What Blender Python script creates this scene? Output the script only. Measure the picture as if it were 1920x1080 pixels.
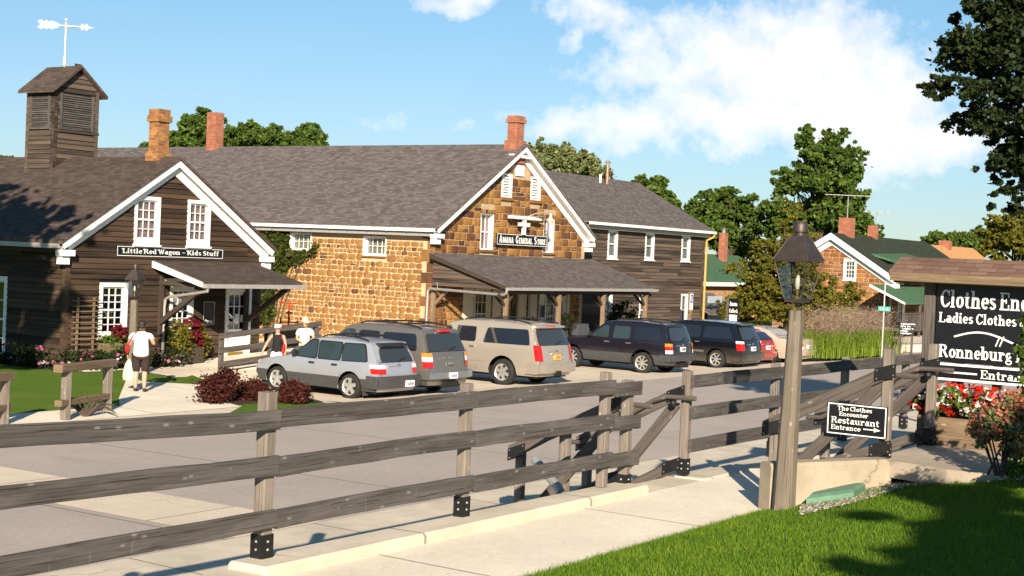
import bpy, bmesh, math, random
import numpy as np
from mathutils import Vector, Matrix
for o in list(bpy.data.objects): bpy.data.objects.remove(o)
SC = bpy.context.scene; COL = SC.collection
R = math.radians
random.seed(7)
# ------------------------------------------------------------------ camera, sky, sun
# world axes: X runs along the street (to the right and away), Y across it (to the left and away), Z up; z=0 is the parking strip
TH = 0.97106; FPX = 2745.3; PITCH = -0.02231; ROLL = 0.0434; EYE = 3.85
F0 = Vector((math.sin(TH), math.cos(TH), 0)); R0 = Vector((math.cos(TH), -math.sin(TH), 0)); UP = Vector((0, 0, 1))
FW = F0*math.cos(PITCH) + UP*math.sin(PITCH); UU = UP*math.cos(PITCH) - F0*math.sin(PITCH)
RT = R0*math.cos(ROLL) + UU*math.sin(ROLL); UC = UU*math.cos(ROLL) - R0*math.sin(ROLL)
cam = bpy.data.cameras.new("camera"); co = bpy.data.objects.new("camera", cam); COL.objects.link(co)
cam.sensor_width = 36; cam.lens = 36*FPX/1920; cam.clip_start = 0.1; cam.clip_end = 4000
M = Matrix.Identity(4)
for i in range(3): M[i][0] = RT[i]; M[i][1] = UC[i]; M[i][2] = -FW[i]
M[2][3] = EYE; co.matrix_world = M; SC.camera = co
def ray(px, py):
    return (FW*FPX + RT*(px-960) + UC*(540-py)).normalized()
def at(px, py, X=None, Y=None, Z=None, d=None):
    r = ray(px, py)
    if X is not None: t = X/r.x
    elif Y is not None: t = Y/r.y
    elif Z is not None: t = (Z-EYE)/r.z
    else: t = d/r.dot(F0)
    return Vector((0, 0, EYE)) + r*t
SUN_EL = R(22.5)
ldir = (F0 - R0*0.035).normalized()              # light travels away from the camera, a little to the right
ld = Vector((ldir.x*math.cos(SUN_EL), ldir.y*math.cos(SUN_EL), -math.sin(SUN_EL)))
sl = bpy.data.lights.new("sun", 'SUN'); sl.energy = 4.2; sl.angle = R(0.5); sl.color = (1.0, 0.86, 0.68)
so = bpy.data.objects.new("sun", sl); COL.objects.link(so); so.rotation_euler = ld.to_track_quat('-Z', 'Y').to_euler(); so.location = (0, 0, 60)
SC.view_settings.view_transform = 'Standard'; SC.view_settings.look = 'None'
SC.view_settings.exposure = 1.2; SC.view_settings.gamma = 1.0
class NT:
    def __init__(s, tree): s.t = tree; s.n = tree.nodes; s.l = tree.links
    def add(s, typ, inp=None, **kw):
        nd = s.n.new(typ)
        for k, v in kw.items(): setattr(nd, k, v)
        for k, v in (inp or {}).items():
            sk = nd.inputs[k]
            if isinstance(v, bpy.types.NodeSocket): s.l.new(v, sk)
            else:
                if hasattr(sk.default_value, '__len__') and len(sk.default_value) == 4 and len(v) == 3: v = (*v, 1)
                sk.default_value = v
        return nd
    def math(s, op, a, b=0.0, c=0.0, clamp=False):
        nd = s.add('ShaderNodeMath', {0: a, 1: b, 2: c}, operation=op); nd.use_clamp = clamp; return nd.outputs[0]
    def vec(s, op, a, b=(0, 0, 0)):
        nd = s.add('ShaderNodeVectorMath', {0: a, 1: b}, operation=op)
        return nd.outputs['Value'] if op in ('LENGTH', 'DOT_PRODUCT') else nd.outputs[0]
    def mix(s, f, a, b, blend='MIX'):
        nd = s.add('ShaderNodeMix', data_type='RGBA', blend_type=blend)
        for k, v in ((0, f), (6, a), (7, b)):
            sk = nd.inputs[k]
            if isinstance(v, bpy.types.NodeSocket): s.l.new(v, sk)
            else: sk.default_value = (*v, 1) if hasattr(v, '__len__') and len(v) == 3 else v
        return nd.outputs[2]
    def ramp(s, f, stops, interp='LINEAR'):
        nd = s.add('ShaderNodeValToRGB', {0: f}); cr = nd.color_ramp; cr.interpolation = interp
        while len(cr.elements) < len(stops): cr.elements.new(0.5)
        for e, (p, c) in zip(cr.elements, stops):
            e.position = p; e.color = (*c, 1) if hasattr(c, '__len__') else (c, c, c, 1)
        return nd.outputs[0]
    def noise(s, vec, scale, detail=3, rough=0.55, out=0):
        return s.add('ShaderNodeTexNoise', {'Vector': vec, 'Scale': scale, 'Detail': detail, 'Roughness': rough}).outputs[out]
# sky: Nishita with a bank of cumulus placed by azimuth and elevation
w = bpy.data.worlds.new("World"); SC.world = w; w.use_nodes = True; w.node_tree.nodes.clear(); g = NT(w.node_tree)
sky = g.add('ShaderNodeTexSky', sky_type='NISHITA', sun_disc=False, sun_elevation=SUN_EL, sun_rotation=math.atan2(-ldir.x, -ldir.y), air_density=1.0, dust_density=0.0, ozone_density=1.0)
tc = g.add('ShaderNodeTexCoord'); sep = g.add('ShaderNodeSeparateXYZ', {0: tc.outputs['Generated']})
az = g.math('ARCTAN2', sep.outputs[0], sep.outputs[1]); el = g.math('ARCSINE', sep.outputs[2])
ae = g.add('ShaderNodeCombineXYZ', {0: az, 1: el}).outputs[0]
warp = g.add('ShaderNodeTexNoise', {'Vector': ae, 'Scale': 14.0, 'Detail': 5.0, 'Roughness': 0.6}).outputs[1]
wv = g.vec('MULTIPLY', g.vec('SUBTRACT', warp, (0.5, 0.5, 0.5)), (0.075, 0.05, 0))
aw = g.vec('ADD', ae, wv)
best = None
for (px, py, sx, sy, amp) in [(1480, 120, 190, 95, 1.0), (1600, 190, 150, 110, 1.05), (1330, 95, 85, 70, .8), (1690, 250, 150, 55, .9), (1450, 225, 260, 60, .85), (1230, 150, 110, 60, .62),
        (1190, 250, 150, 36, .62), (1130, 30, 90, 34, .7), (1195, 70, 50, 50, .6), (1300, 200, 120, 60, .7), (1780, 270, 150, 36, .7), (845, 6, 60, 16, .58), (770, 228, 80, 14, .26), (1075, 240, 90, 22, .55), (1075, 85, 26, 22, .45),
        (250, -260, 500, 110, .6), (1500, -420, 600, 160, .7), (-900, 100, 400, 120, .8), (3000, 60, 500, 140, .9)]:
    c = ray(px, py); a0 = math.atan2(c.x, c.y); e0 = math.asin(c.z)
    v = g.vec('MULTIPLY', g.vec('SUBTRACT', aw, (a0, e0, 0)), (FPX/sx/1.25, FPX/sy/1.25, 0))
    m = g.math('MULTIPLY', g.math('SUBTRACT', 1.35, g.vec('LENGTH', v)), amp)
    best = m if best is None else g.math('MAXIMUM', best, m)
fb = g.noise(ae, 38.0, 7, 0.62)
msk = g.math('ADD', best, g.math('MULTIPLY', g.math('SUBTRACT', fb, 0.55), 1.7))
msk = g.ramp(msk, [(0.08, 0.0), (0.42, 0.5), (0.95, 0.97)])
shade = g.noise(aw, 22.0, 4, 0.5)
ccol = g.mix(g.ramp(shade, [(0.35, 0.0), (0.62, 1.0)]), (9.0, 8.9, 9.6), (10.3, 10.0, 10.0))
skyc = g.mix(1.0, sky.outputs[0], g.ramp(el, [(0.0, (0.45, 0.58, 0.84)), (0.1, (0.6, 0.75, 0.94)), (0.24, (0.66, 0.92, 1.02))]), 'MULTIPLY')
bg = g.add('ShaderNodeBackground', {0: g.mix(msk, skyc, ccol), 1: 0.05})
out = g.add('ShaderNodeOutputWorld', {0: bg.outputs[0]})
# ------------------------------------------------------------------ builders
def cross(a, b): return a.cross(b)
class MB:
    def __init__(s): s.v = []; s.f = []; s.m = []; s.uv = []; s.sm = []
    def add(s, vs, fs, m=0, uvs=None, smooth=False):
        b = len(s.v); s.v += [Vector(p) for p in vs]
        for i, f in enumerate(fs):
            s.f.append([b+k for k in f]); s.m.append(m); s.uv.append(uvs[i] if uvs else None); s.sm.append(smooth)
        return s
    def box(s, x0, y0, z0, x1, y1, z1, m=0):
        P = [(x0,y0,z0),(x1,y0,z0),(x1,y1,z0),(x0,y1,z0),(x0,y0,z1),(x1,y0,z1),(x1,y1,z1),(x0,y1,z1)]
        return s.add(P, [(0,3,2,1),(4,5,6,7),(0,1,5,4),(1,2,6,5),(2,3,7,6),(3,0,4,7)], m)
    def beam(s, p, q, w, h, up=UP, m=0, bev=0.0):
        p = Vector(p); q = Vector(q); d = (q-p); L = d.length; d = d/L; up = Vector(up)
        sd = d.cross(up)
        if sd.length < 1e-5: sd = d.cross(Vector((0, 1, 0)))
        sd.normalize(); u = sd.cross(d).normalized(); off = random.uniform(0, 50); ov = random.uniform(0, 50)
        if bev:
            c = bev; prof = [(-w/2+c,-h/2),(w/2-c,-h/2),(w/2,-h/2+c),(w/2,h/2-c),(w/2-c,h/2),(-w/2+c,h/2),(-w/2,h/2-c),(-w/2,-h/2+c)]
        else: prof = [(-w/2,-h/2),(w/2,-h/2),(w/2,h/2),(-w/2,h/2)]
        n = len(prof); P = [p+sd*a+u*b for a, b in prof]+[q+sd*a+u*b for a, b in prof]
        F = []; U = []; acc = 0
        for i in range(n):
            j = (i+1) % n; e = math.dist(prof[i], prof[j])
            F.append((i, n+i, n+j, j)); U.append([(off,ov+acc),(off+L,ov+acc),(off+L,ov+acc+e),(off,ov+acc+e)]); acc += e
        F.append(tuple(range(n))); U.append([(off+a*.3, ov+b) for a, b in prof])
        F.append(tuple(n+i for i in range(n-1,-1,-1))); U.append([(off+prof[i][0]*.3, ov+prof[i][1]) for i in range(n-1,-1,-1)])
        return s.add(P, F, m, U)
    def plank(s, p, q, w, h, up=UP, jit=.005, N=7):
        """a long board, slightly bowed and wavy along its edges"""
        p = Vector(p); q = Vector(q); d = (q-p); L = d.length; d /= L; sd = d.cross(Vector(up)).normalized(); u = sd.cross(d).normalized(); off = random.uniform(0, 50); ov = random.uniform(0, 50); bow = random.uniform(-.008, .008); c = .006; rings = []
        prof = [(-w/2+c,-h/2),(w/2-c,-h/2),(w/2,-h/2+c),(w/2,h/2-c),(w/2-c,h/2),(-w/2+c,h/2),(-w/2,h/2-c),(-w/2,-h/2+c)]
        for k in range(N+1):
            t = k/N; a, b = random.uniform(-jit, jit), random.uniform(-jit, jit); o = p+d*(L*t)+u*bow*4*t*(1-t)
            rings.append([o+sd*x+u*(z+(a if z < 0 else b)) for x, z in prof])
        n = len(prof); V = [x for r in rings for x in r]; F = []; U = []; acc = [0]
        for i in range(n): acc.append(acc[-1]+math.dist(prof[i], prof[(i+1)%n]))
        for k in range(N):
            for i in range(n): j = (i+1)%n; F.append((k*n+i,(k+1)*n+i,(k+1)*n+j,k*n+j)); U.append([(off+L*k/N,ov+acc[i]),(off+L*(k+1)/N,ov+acc[i]),(off+L*(k+1)/N,ov+acc[i+1]),(off+L*k/N,ov+acc[i+1])])
        F += [tuple(range(n)), tuple(N*n+i for i in range(n-1,-1,-1))]; U += [[(off+a*.3,ov+b) for a, b in prof], [(off+prof[i][0]*.3,ov+prof[i][1]) for i in range(n-1,-1,-1)]]
        return s.add(V, F, 0, U)
    def tube(s, pts, r, n=8, m=0, cap=True):
        pts = [Vector(p) for p in pts]; k = len(pts); rs = r if hasattr(r, '__len__') else [r]*k
        rings = []; prev = None
        for i in range(k):
            t = (pts[min(i+1,k-1)]-pts[max(i-1,0)]).normalized()
            if prev is None:
                a = t.orthogonal().normalized()
            else: a = (prev - t*prev.dot(t)).normalized()
            prev = a; b = t.cross(a)
            rings.append([pts[i]+(a*math.cos(2*math.pi*j/n)+b*math.sin(2*math.pi*j/n))*rs[i] for j in range(n)])
        V = [p for rg in rings for p in rg]; F = []; U = []; L = 0
        for i in range(k-1):
            L2 = L+(pts[i+1]-pts[i]).length
            for j in range(n):
                F.append((i*n+j, i*n+(j+1)%n, (i+1)*n+(j+1)%n, (i+1)*n+j))
                c = 6.28*rs[i]/n; U.append([(L,j*c),(L,(j+1)*c),(L2,(j+1)*c),(L2,j*c)])
            L = L2
        s.add(V, F, m, U, smooth=True)
        if cap:
            s.add(rings[0], [tuple(range(n-1,-1,-1))], m); s.add(rings[-1], [tuple(range(n))], m)
        return s
    def lathe(s, prof, c=(0,0,0), n=16, m=0, axis='Z', smooth=True):
        V = []
        for r, z in prof:
            for j in range(n):
                a = 2*math.pi*j/n
                if axis == 'Z': V.append((c[0]+r*math.cos(a), c[1]+r*math.sin(a), c[2]+z))
                elif axis == 'Y': V.append((c[0]+r*math.cos(a), c[1]+z, c[2]-r*math.sin(a)))
                else: V.append((c[0]+z, c[1]+r*math.cos(a), c[2]+r*math.sin(a)))
        F = [(i*n+j, i*n+(j+1)%n, (i+1)*n+(j+1)%n, (i+1)*n+j) for i in range(len(prof)-1) for j in range(n)]
        return s.add(V, F, m, None, smooth)
    def prism(s, poly, ext, m=0):
        P = [Vector(p) for p in poly]; e = Vector(ext); n = len(P)
        F = [tuple(range(n-1,-1,-1)), tuple(n+i for i in range(n))]+[(i,(i+1)%n,n+(i+1)%n,n+i) for i in range(n)]
        return s.add(P+[p+e for p in P], F, m)
    def blob(s, c, r, n=10, m=0):
        c = Vector(c); r = r if hasattr(r, '__len__') else (r, r, r)
        h = n//2; V = [(c.x,c.y,c.z-r[2])]
        for i in range(1, h):
            a = -math.pi/2+math.pi*i/h
            for j in range(n): V.append((c.x+r[0]*math.cos(a)*math.cos(2*math.pi*j/n), c.y+r[1]*math.cos(a)*math.sin(2*math.pi*j/n), c.z+r[2]*math.sin(a)))
        V.append((c.x,c.y,c.z+r[2])); F = []
        for j in range(n): F.append((0, 1+(j+1)%n, 1+j)); F.append((len(V)-1, 1+(h-2)*n+j, 1+(h-2)*n+(j+1)%n))
        for i in range(h-2):
            for j in range(n): F.append((1+i*n+j, 1+i*n+(j+1)%n, 1+(i+1)*n+(j+1)%n, 1+(i+1)*n+j))
        return s.add(V, F, m, None, True)
    def wbox(s, Fr, s0, s1, n0, n1, z0, z1, m=0):
        o, S, N = Fr
        P = [o+S*a+N*b+UP*c for c in (z0, z1) for a, b in ((s0,n1),(s1,n1),(s1,n0),(s0,n0))]
        L = s1-s0; H = z1-z0; off = random.uniform(0, 30); f = [(0,3,2,1),(4,5,6,7),(0,1,5,4),(1,2,6,5),(2,3,7,6),(3,0,4,7)]
        # u along the longer side so that grain follows the piece
        if L >= H: q = [[(off,0),(off,.1),(off+L,.1),(off+L,0)]]*2+[[(off,off),(off+L,off),(off+L,off+H),(off,off+H)]]*4
        else: q = [[(off,0),(off,.1),(off+.1,.1),(off+.1,0)]]*2+[[(off,off),(off,off+L),(off+H,off+L),(off+H,off)]]*4
        return s.add(P, f, m, q)
    def build(s, name, mats, parent=None, local=False, sharp=35, flip=None):
        me = bpy.data.meshes.new(name); o = bpy.data.objects.new(name, me); COL.objects.link(o)
        base = Vector((0,0,0))
        if parent is not None:
            o.parent = parent
            if not local:
                p = parent
                while p is not None: base += Vector(p.location); p = p.parent
        elif not local and s.v:
            a = np.array([tuple(v) for v in s.v]); base = Vector((float(a[:,0].mean()), float(a[:,1].mean()), float(a[:,2].min()))); o.location = base
        me.from_pydata([tuple(v-base) for v in s.v], [], s.f)
        uvl = me.uv_layers.new(name="UVMap"); buf = np.zeros(len(me.loops)*2, np.float32); k = 0
        for f, uv in zip(s.f, s.uv):
            if uv is None:
                a, b, c = s.v[f[0]], s.v[f[1]], s.v[f[2]]; nrm = (b-a).cross(c-a)
                if nrm.length < 1e-12: nrm = Vector((0,0,1))
                nrm.normalize(); t = UP.cross(nrm)
                if t.length < 0.05: uv = [(s.v[i].x, s.v[i].y) for i in f]
                else:
                    t.normalize(); vv = nrm.cross(t); uv = [(s.v[i].dot(t), s.v[i].dot(vv)) for i in f]
            for q in uv: buf[k] = q[0]; buf[k+1] = q[1]; k += 2
        uvl.data.foreach_set("uv", buf)
        mats = mats if isinstance(mats, (list, tuple)) else [mats]
        for mm in mats: me.materials.append(mm)
        me.polygons.foreach_set("material_index", np.array(s.m, np.int32))
        me.polygons.foreach_set("use_smooth", np.array(s.sm, bool))
        if any(s.sm): me.set_sharp_from_angle(angle=R(sharp))
        me.update(); return o
def tag(o, label=None, cat=None, group=None, kind=None):
    if label: o['label'] = label
    if cat: o['category'] = cat
    if group: o['group'] = group
    if kind: o['kind'] = kind
    return o
def thing(name, label, cat, loc=(0,0,0), rz=0, group=None):
    o = bpy.data.objects.new(name, None); COL.objects.link(o); o.location = loc; o.rotation_euler = (0,0,rz); o.empty_display_size = .3
    return tag(o, label, cat, group)
def dup(root, loc, rz=None, label=None):
    def cp(o, par):
        c = o.copy(); COL.objects.link(c); c.parent = par
        for ch in list(o.children):
            cp(ch, c)
        return c
    r = cp(root, None); r.location = loc
    if rz is not None: r.rotation_euler = (0,0,rz)
    if label: r['label'] = label
    return r
# ------------------------------------------------------------------ materials
def mat(name, fn):
    m = bpy.data.materials.new(name); m.use_nodes = True; m.node_tree.nodes.clear(); g = NT(m.node_tree)
    sh = fn(g); o = g.add('ShaderNodeOutputMaterial', {0: sh}); return m
def pbr(g, col, rough=0.8, metal=0.0, spec=0.3, bump=None, bd=0.01, **kw):
    d = {'Base Color': col, 'Roughness': rough, 'Metallic': metal, 'Specular IOR Level': spec}; d.update(kw)
    if bump is not None:
        d['Normal'] = g.add('ShaderNodeBump', {'Height': bump, 'Strength': 1.0, 'Distance': bd}).outputs[0]
    return g.add('ShaderNodeBsdfPrincipled', d).outputs[0]
def uvn(g): return g.add('ShaderNodeUVMap').outputs[0]
def pos(g): return g.add('ShaderNodeNewGeometry').outputs['Position']
def rnd(g): return g.add('ShaderNodeNewGeometry').outputs['Random Per Island']
def plain(name, col, rough=0.6, metal=0.0, spec=0.4, var=0.12, scale=9.0, **kw):
    def fn(g):
        n = g.noise(g.add('ShaderNodeTexCoord').outputs['Object'], scale, 4)
        c = g.mix(1.0, col, g.ramp(n, [(0.3, 1-var), (0.7, 1+var)]), 'MULTIPLY')
        return pbr(g, c, rough, metal, spec, **kw)
    return mat(name, fn)
def wood(name, dark, light, vs=45.0, us=1.3, knots=True, rough=0.85, bd=0.004, rv=0.16):
    def fn(g):
        uv = uvn(g); r = rnd(g)
        v = g.vec('MULTIPLY', uv, (us, vs, 1)); n1 = g.noise(v, 1.0, 5, 0.65)
        n2 = g.noise(g.vec('MULTIPLY', uv, (us*.6, vs*.14, 1)), 1.0, 3)
        f = g.math('ADD', g.math('MULTIPLY', n1, 0.55), g.math('MULTIPLY', n2, 0.45))
        f = g.math('ADD', f, g.math('MULTIPLY', g.math('SUBTRACT', r, 0.5), rv))
        c = g.ramp(f, [(0.32, dark), (0.68, light)])
        if knots:
            vo = g.add('ShaderNodeTexVoronoi', {'Vector': g.vec('MULTIPLY', uv, (4.2, 9.5, 1)), 'Scale': 1.0, 'Randomness': 1.0})
            k = g.ramp(vo.outputs['Distance'], [(0.05, 1.0), (0.17, 0.0)]); k2 = g.ramp(vo.outputs['Distance'], [(0.015, 1.0), (0.05, 0.0)])
            c = g.mix(g.math('MULTIPLY', k, 0.7), c, tuple(min(1, x*2.4) for x in light)); c = g.mix(g.math('MULTIPLY', k2, 0.6), c, tuple(x*.55 for x in dark))
            sc = g.ramp(g.noise(g.vec('MULTIPLY', uv, (11.0, 2.2, 1)), 1.0, 2), [(0.7, 0.0), (0.78, 1.0)])
            c = g.mix(g.math('MULTIPLY', sc, 0.5), c, tuple(min(1, x*2.0) for x in light))
            ck = g.ramp(g.noise(g.vec('MULTIPLY', uv, (.9, 70, 1)), 1.0, 3, .6), [(0.6, 0.0), (0.67, 1.0)])
            c = g.mix(g.math('MULTIPLY', ck, 0.7), c, tuple(x*.3 for x in dark)); n1 = g.math('SUBTRACT', n1, ck)
            pale = g.ramp(g.noise(g.vec('MULTIPLY', uv, (1.1, 5, 1)), 1.0, 4, .6), [(0.52, 0.0), (0.75, 1.0)])
            c = g.mix(g.math('MULTIPLY', pale, 0.5), c, tuple(min(1, x*1.45) for x in light))
        return pbr(g, c, rough, 0, 0.25, n1, bd)
    return mat(name, fn)
def shingles(name, c1, c2, w=0.24, h=0.125, stain=0.25):
    def fn(g):
        uv = uvn(g)
        b = g.add('ShaderNodeTexBrick', {'Vector': uv, 'Color1': (0.2,)*3, 'Color2': (0.9,)*3, 'Mortar': (0.0,)*3, 'Scale': 1.0, 'Mortar Size': 0.006, 'Mortar Smooth': 0.3, 'Bias': 0.0, 'Brick Width': w, 'Row Height': h}, offset=0.37, offset_frequency=2)
        n = g.noise(uv, 2.3, 5, 0.6); n2 = g.noise(g.vec('MULTIPLY', uv, (1, 3.5, 1)), 9.0, 3)
        f = g.math('ADD', g.math('MULTIPLY', g.add('ShaderNodeSeparateColor', {0: b.outputs[0]}).outputs[0], 0.55), g.math('MULTIPLY', n2, 0.5))
        c = g.mix(g.ramp(f, [(0.2, 0.0), (0.85, 1.0)]), c1, c2)
        c = g.mix(g.math('MULTIPLY', g.ramp(n, [(0.42, 0.0), (0.7, 1.0)]), stain), c, tuple(x*.6 for x in c1))
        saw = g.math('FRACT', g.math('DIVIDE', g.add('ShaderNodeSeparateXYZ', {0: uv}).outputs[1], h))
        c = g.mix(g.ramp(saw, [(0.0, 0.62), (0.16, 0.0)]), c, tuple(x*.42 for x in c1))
        return pbr(g, c, 0.92, 0, 0.2, g.math('SUBTRACT', g.math('MULTIPLY', n2, 0.25), saw), 0.018)
    return mat(name, fn)
def concrete(name, base, scale=1.0, joint=None, var=0.14):
    def fn(g):
        p = pos(g); n = g.noise(p, 0.7*scale, 6, 0.6); n2 = g.noise(p, 24*scale, 4, 0.6); n3 = g.noise(p, 140.0, 2)
        c = g.mix(1.0, base, g.ramp(n, [(0.28, 1-var), (0.7, 1+var*.6)]), 'MULTIPLY')
        c = g.mix(1.0, c, g.ramp(n2, [(0.3, 0.9), (0.7, 1.06)]), 'MULTIPLY')
        st = g.ramp(g.noise(g.vec('MULTIPLY', p, (1.0, 2.2, 1)), 1.9, 7, 0.7), [(0.58, 0.0), (0.72, 1.0)])
        c = g.mix(g.math('MULTIPLY', st, 0.18), c, tuple(x*.45 for x in base))
        h = g.math('MULTIPLY', n3, 0.4)
        wq = g.vec('ADD', p, g.vec('MULTIPLY', g.add('ShaderNodeTexNoise', {'Vector': p, 'Scale': 0.9, 'Detail': 5.0}).outputs[1], (1.6, 1.6, 0)))
        ck = g.add('ShaderNodeTexVoronoi', {'Vector': g.vec('MULTIPLY', wq, (.23, .31, 0)), 'Scale': 1.0}, feature='DISTANCE_TO_EDGE').outputs[0]
        ck = g.math('MULTIPLY', g.ramp(ck, [(0.0015, 1.0), (0.004, 0.0)]), g.ramp(g.noise(p, 0.35, 2), [(0.5, 0.0), (0.6, 1.0)]))
        c = g.mix(g.math('MULTIPLY', ck, 0.6), c, tuple(x*.3 for x in base))
        oil = g.ramp(g.noise(g.vec('MULTIPLY', p, (1.0, .45, 1)), .75, 5, .6), [(0.6, 0.0), (0.78, 1.0)])
        c = g.mix(g.math('MULTIPLY', oil, 0.2), c, tuple(x*.45 for x in base))
        if joint:
            xyz = g.add('ShaderNodeSeparateXYZ', {0: p}); J = None
            for ax, stp, off in joint:
                fr = g.math('FRACT', g.math('DIVIDE', g.math('ADD', xyz.outputs[ax], off), stp))
                e = g.math('MULTIPLY', g.math('MINIMUM', fr, g.math('SUBTRACT', 1.0, fr)), stp)
                j = g.ramp(e, [(0.012, 1.0), (0.022, 0.0)]); J = j if J is None else g.math('MAXIMUM', J, j)
            c = g.mix(g.math('MULTIPLY', J, 0.72), c, tuple(x*.3 for x in base)); h = g.math('SUBTRACT', h, g.math('MULTIPLY', J, 1.5))
        return pbr(g, c, 0.9, 0, 0.25, h, 0.004)
    return mat(name, fn)
def foliage(name, stops, trans=0.3, rough=0.65):
    def fn(g):
        r = rnd(g); n = g.noise(pos(g), 0.9, 4, .65)
        f = g.math('ADD', g.math('MULTIPLY', r, 0.5), g.math('MULTIPLY', n, 0.52))
        c = g.ramp(f, stops)
        a = pbr(g, c, rough, 0, 0.25)
        t = g.add('ShaderNodeBsdfTranslucent', {0: g.mix(1.0, c, (1.0, 1.05, 0.55), 'MULTIPLY')}).outputs[0]
        return g.add('ShaderNodeMixShader', {0: trans, 1: a, 2: t}).outputs[0]
    return mat(name, fn)
def glass(name, tint=(0.78,0.82,0.84), refl=0.1, lwf=0.6):
    def fn(g):
        lw = g.add('ShaderNodeLayerWeight', {0: 0.35}); f = g.math('ADD', g.math('MULTIPLY', lw.outputs[0], lwf), refl, clamp=True)
        a = g.add('ShaderNodeBsdfTransparent', {0: tint}).outputs[0]; b = g.add('ShaderNodeBsdfGlossy', {0: (0.9,0.95,1), 1: 0.03}).outputs[0]
        return g.add('ShaderNodeMixShader', {0: f, 1: a, 2: b}).outputs[0]
    return mat(name, fn)
def carpaint(name, col, metal=0.5, rough=0.32, coat=0.6):
    def fn(g):
        p = g.add('ShaderNodeTexCoord').outputs['Object']; n = g.noise(p, 3.0, 4); n2 = g.noise(p, 900.0, 1)
        z = g.add('ShaderNodeSeparateXYZ', {0: p}).outputs[2]
        dust = g.math('MULTIPLY', g.ramp(z, [(0.25, 1.0), (0.85, 0.0)]), g.math('MULTIPLY', n, 0.5))
        c = g.mix(dust, col, (0.26,0.22,0.17)); c = g.mix(1.0, c, g.ramp(n2, [(0.3, 0.92), (0.7, 1.08)]), 'MULTIPLY')
        return pbr(g, c, g.math('ADD', rough, g.math('MULTIPLY', dust, 0.5)), metal, 0.5, None, 0, **{'Coat Weight': coat, 'Coat Roughness': 0.06})
    return mat(name, fn)
MT = {}
MT['fence'] = wood('weathered_fence_wood', (0.055,0.046,0.041), (0.13,0.111,0.096))
MT['rail'] = wood('grey_rail_wood', (0.028,0.0258,0.0242), (0.118,0.107,0.098))
MT['post'] = wood('post_wood', (0.12,0.1,0.083), (0.235,0.2,0.168), vs=30)
MT['lamppost'] = wood('lamp_post_wood', (0.1,0.083,0.062), (0.2,0.168,0.13), vs=26, us=.8)
MT['porchpost'] = wood('porch_post_wood', (0.13,0.085,0.052), (0.27,0.19,0.12), vs=30)
MT['beamdark'] = wood('dark_timber', (0.03,0.022,0.017), (0.075,0.056,0.042), knots=False)
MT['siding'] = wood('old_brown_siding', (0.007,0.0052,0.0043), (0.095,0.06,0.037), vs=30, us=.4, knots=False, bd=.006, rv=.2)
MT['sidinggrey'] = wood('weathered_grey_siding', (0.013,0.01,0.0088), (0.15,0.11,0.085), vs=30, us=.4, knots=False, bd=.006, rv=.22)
MT['planter'] = wood('planter_wood', (0.12,0.082,0.048), (0.22,0.16,0.1), vs=24)
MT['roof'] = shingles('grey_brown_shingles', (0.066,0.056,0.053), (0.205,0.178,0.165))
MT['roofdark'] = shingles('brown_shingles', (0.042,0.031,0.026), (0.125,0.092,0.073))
MT['roofgreen'] = shingles('green_shingles', (0.05,0.12,0.06), (0.085,0.17,0.09), stain=.1)
MT['roofdkgreen'] = shingles('dark_green_shingles', (0.02,0.028,0.018), (0.05,0.06,0.038), stain=.2)
MT['rooforange'] = shingles('orange_shingles', (0.4,0.2,0.09), (0.55,0.3,0.14), stain=.1)
MT['roofsign'] = shingles('sign_roof_shingles', (0.085,0.05,0.038), (0.2,0.125,0.095), w=.24, h=.13, stain=.1)
MT['white'] = plain('white_paint', (0.78,0.77,0.74), 0.5, var=.05)
MT['cream'] = plain('cream_paint', (0.62,0.56,0.42), 0.6, var=.06)
MT['gutter'] = plain('grey_metal_gutter', (0.4,0.38,0.36), 0.45, 0.3, var=.12)
MT['galv'] = plain('galvanised_pipe', (0.42,0.41,0.39), 0.5, 0.6)
MT['yellowpipe'] = plain('yellow_downpipe', (0.55,0.33,0.09), 0.5)
MT['black'] = plain('black_paint', (0.006,0.0065,0.008), 0.38, spec=.45, var=.2)
MT['iron'] = plain('black_iron', (0.012,0.012,0.013), 0.55, 0.2, var=.3)
MT['bronze'] = plain('aged_bronze', (0.075,0.06,0.053), 0.5, 0.6, var=.2)
MT['letter'] = plain('white_lettering', (0.85,0.85,0.83), 0.5, var=.03)
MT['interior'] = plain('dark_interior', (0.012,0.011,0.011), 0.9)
MT['curtain'] = plain('pale_curtain', (0.62,0.36,0.33), 0.9, var=.3, scale=14)
MT['netcurtain'] = plain('net_curtain', (0.38,0.38,0.36), 0.9, var=.35, scale=11)
MT['blind'] = plain('cream_blind', (0.62,0.55,0.42), 0.8, var=.08)
MT['glass'] = glass('window_glass'); MT['lampglass'] = glass('lantern_glass', (0.78,0.8,0.78), 0.03, 0.2)
MT['bulb'] = plain('clear_bulb', (0.7,0.68,0.6), 0.1, spec=.6)
MT['brass'] = plain('brass', (0.55,0.38,0.1), 0.35, 0.9)
MT['bark'] = wood('bark', (0.035,0.026,0.019), (0.11,0.085,0.065), vs=14, us=2.5, knots=False, bd=.02)
def brickfn(c1, c2, mo, w=.21, h=.075):
    def fn(g):
        uv = uvn(g)
        b = g.add('ShaderNodeTexBrick', {'Vector': uv, 'Color1': c1, 'Color2': c2, 'Mortar': mo, 'Scale': 1.0, 'Mortar Size': 0.007, 'Mortar Smooth': 0.1, 'Bias': 0.0, 'Brick Width': w, 'Row Height': h})
        n = g.noise(uv, 3.0, 4); c = g.mix(1.0, b.outputs[0], g.ramp(n, [(0.3, 0.72), (0.7, 1.15)]), 'MULTIPLY')
        return pbr(g, c, 0.9, 0, 0.2, g.math('SUBTRACT', 1.0, b.outputs['Fac']), 0.006)
    return fn
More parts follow.
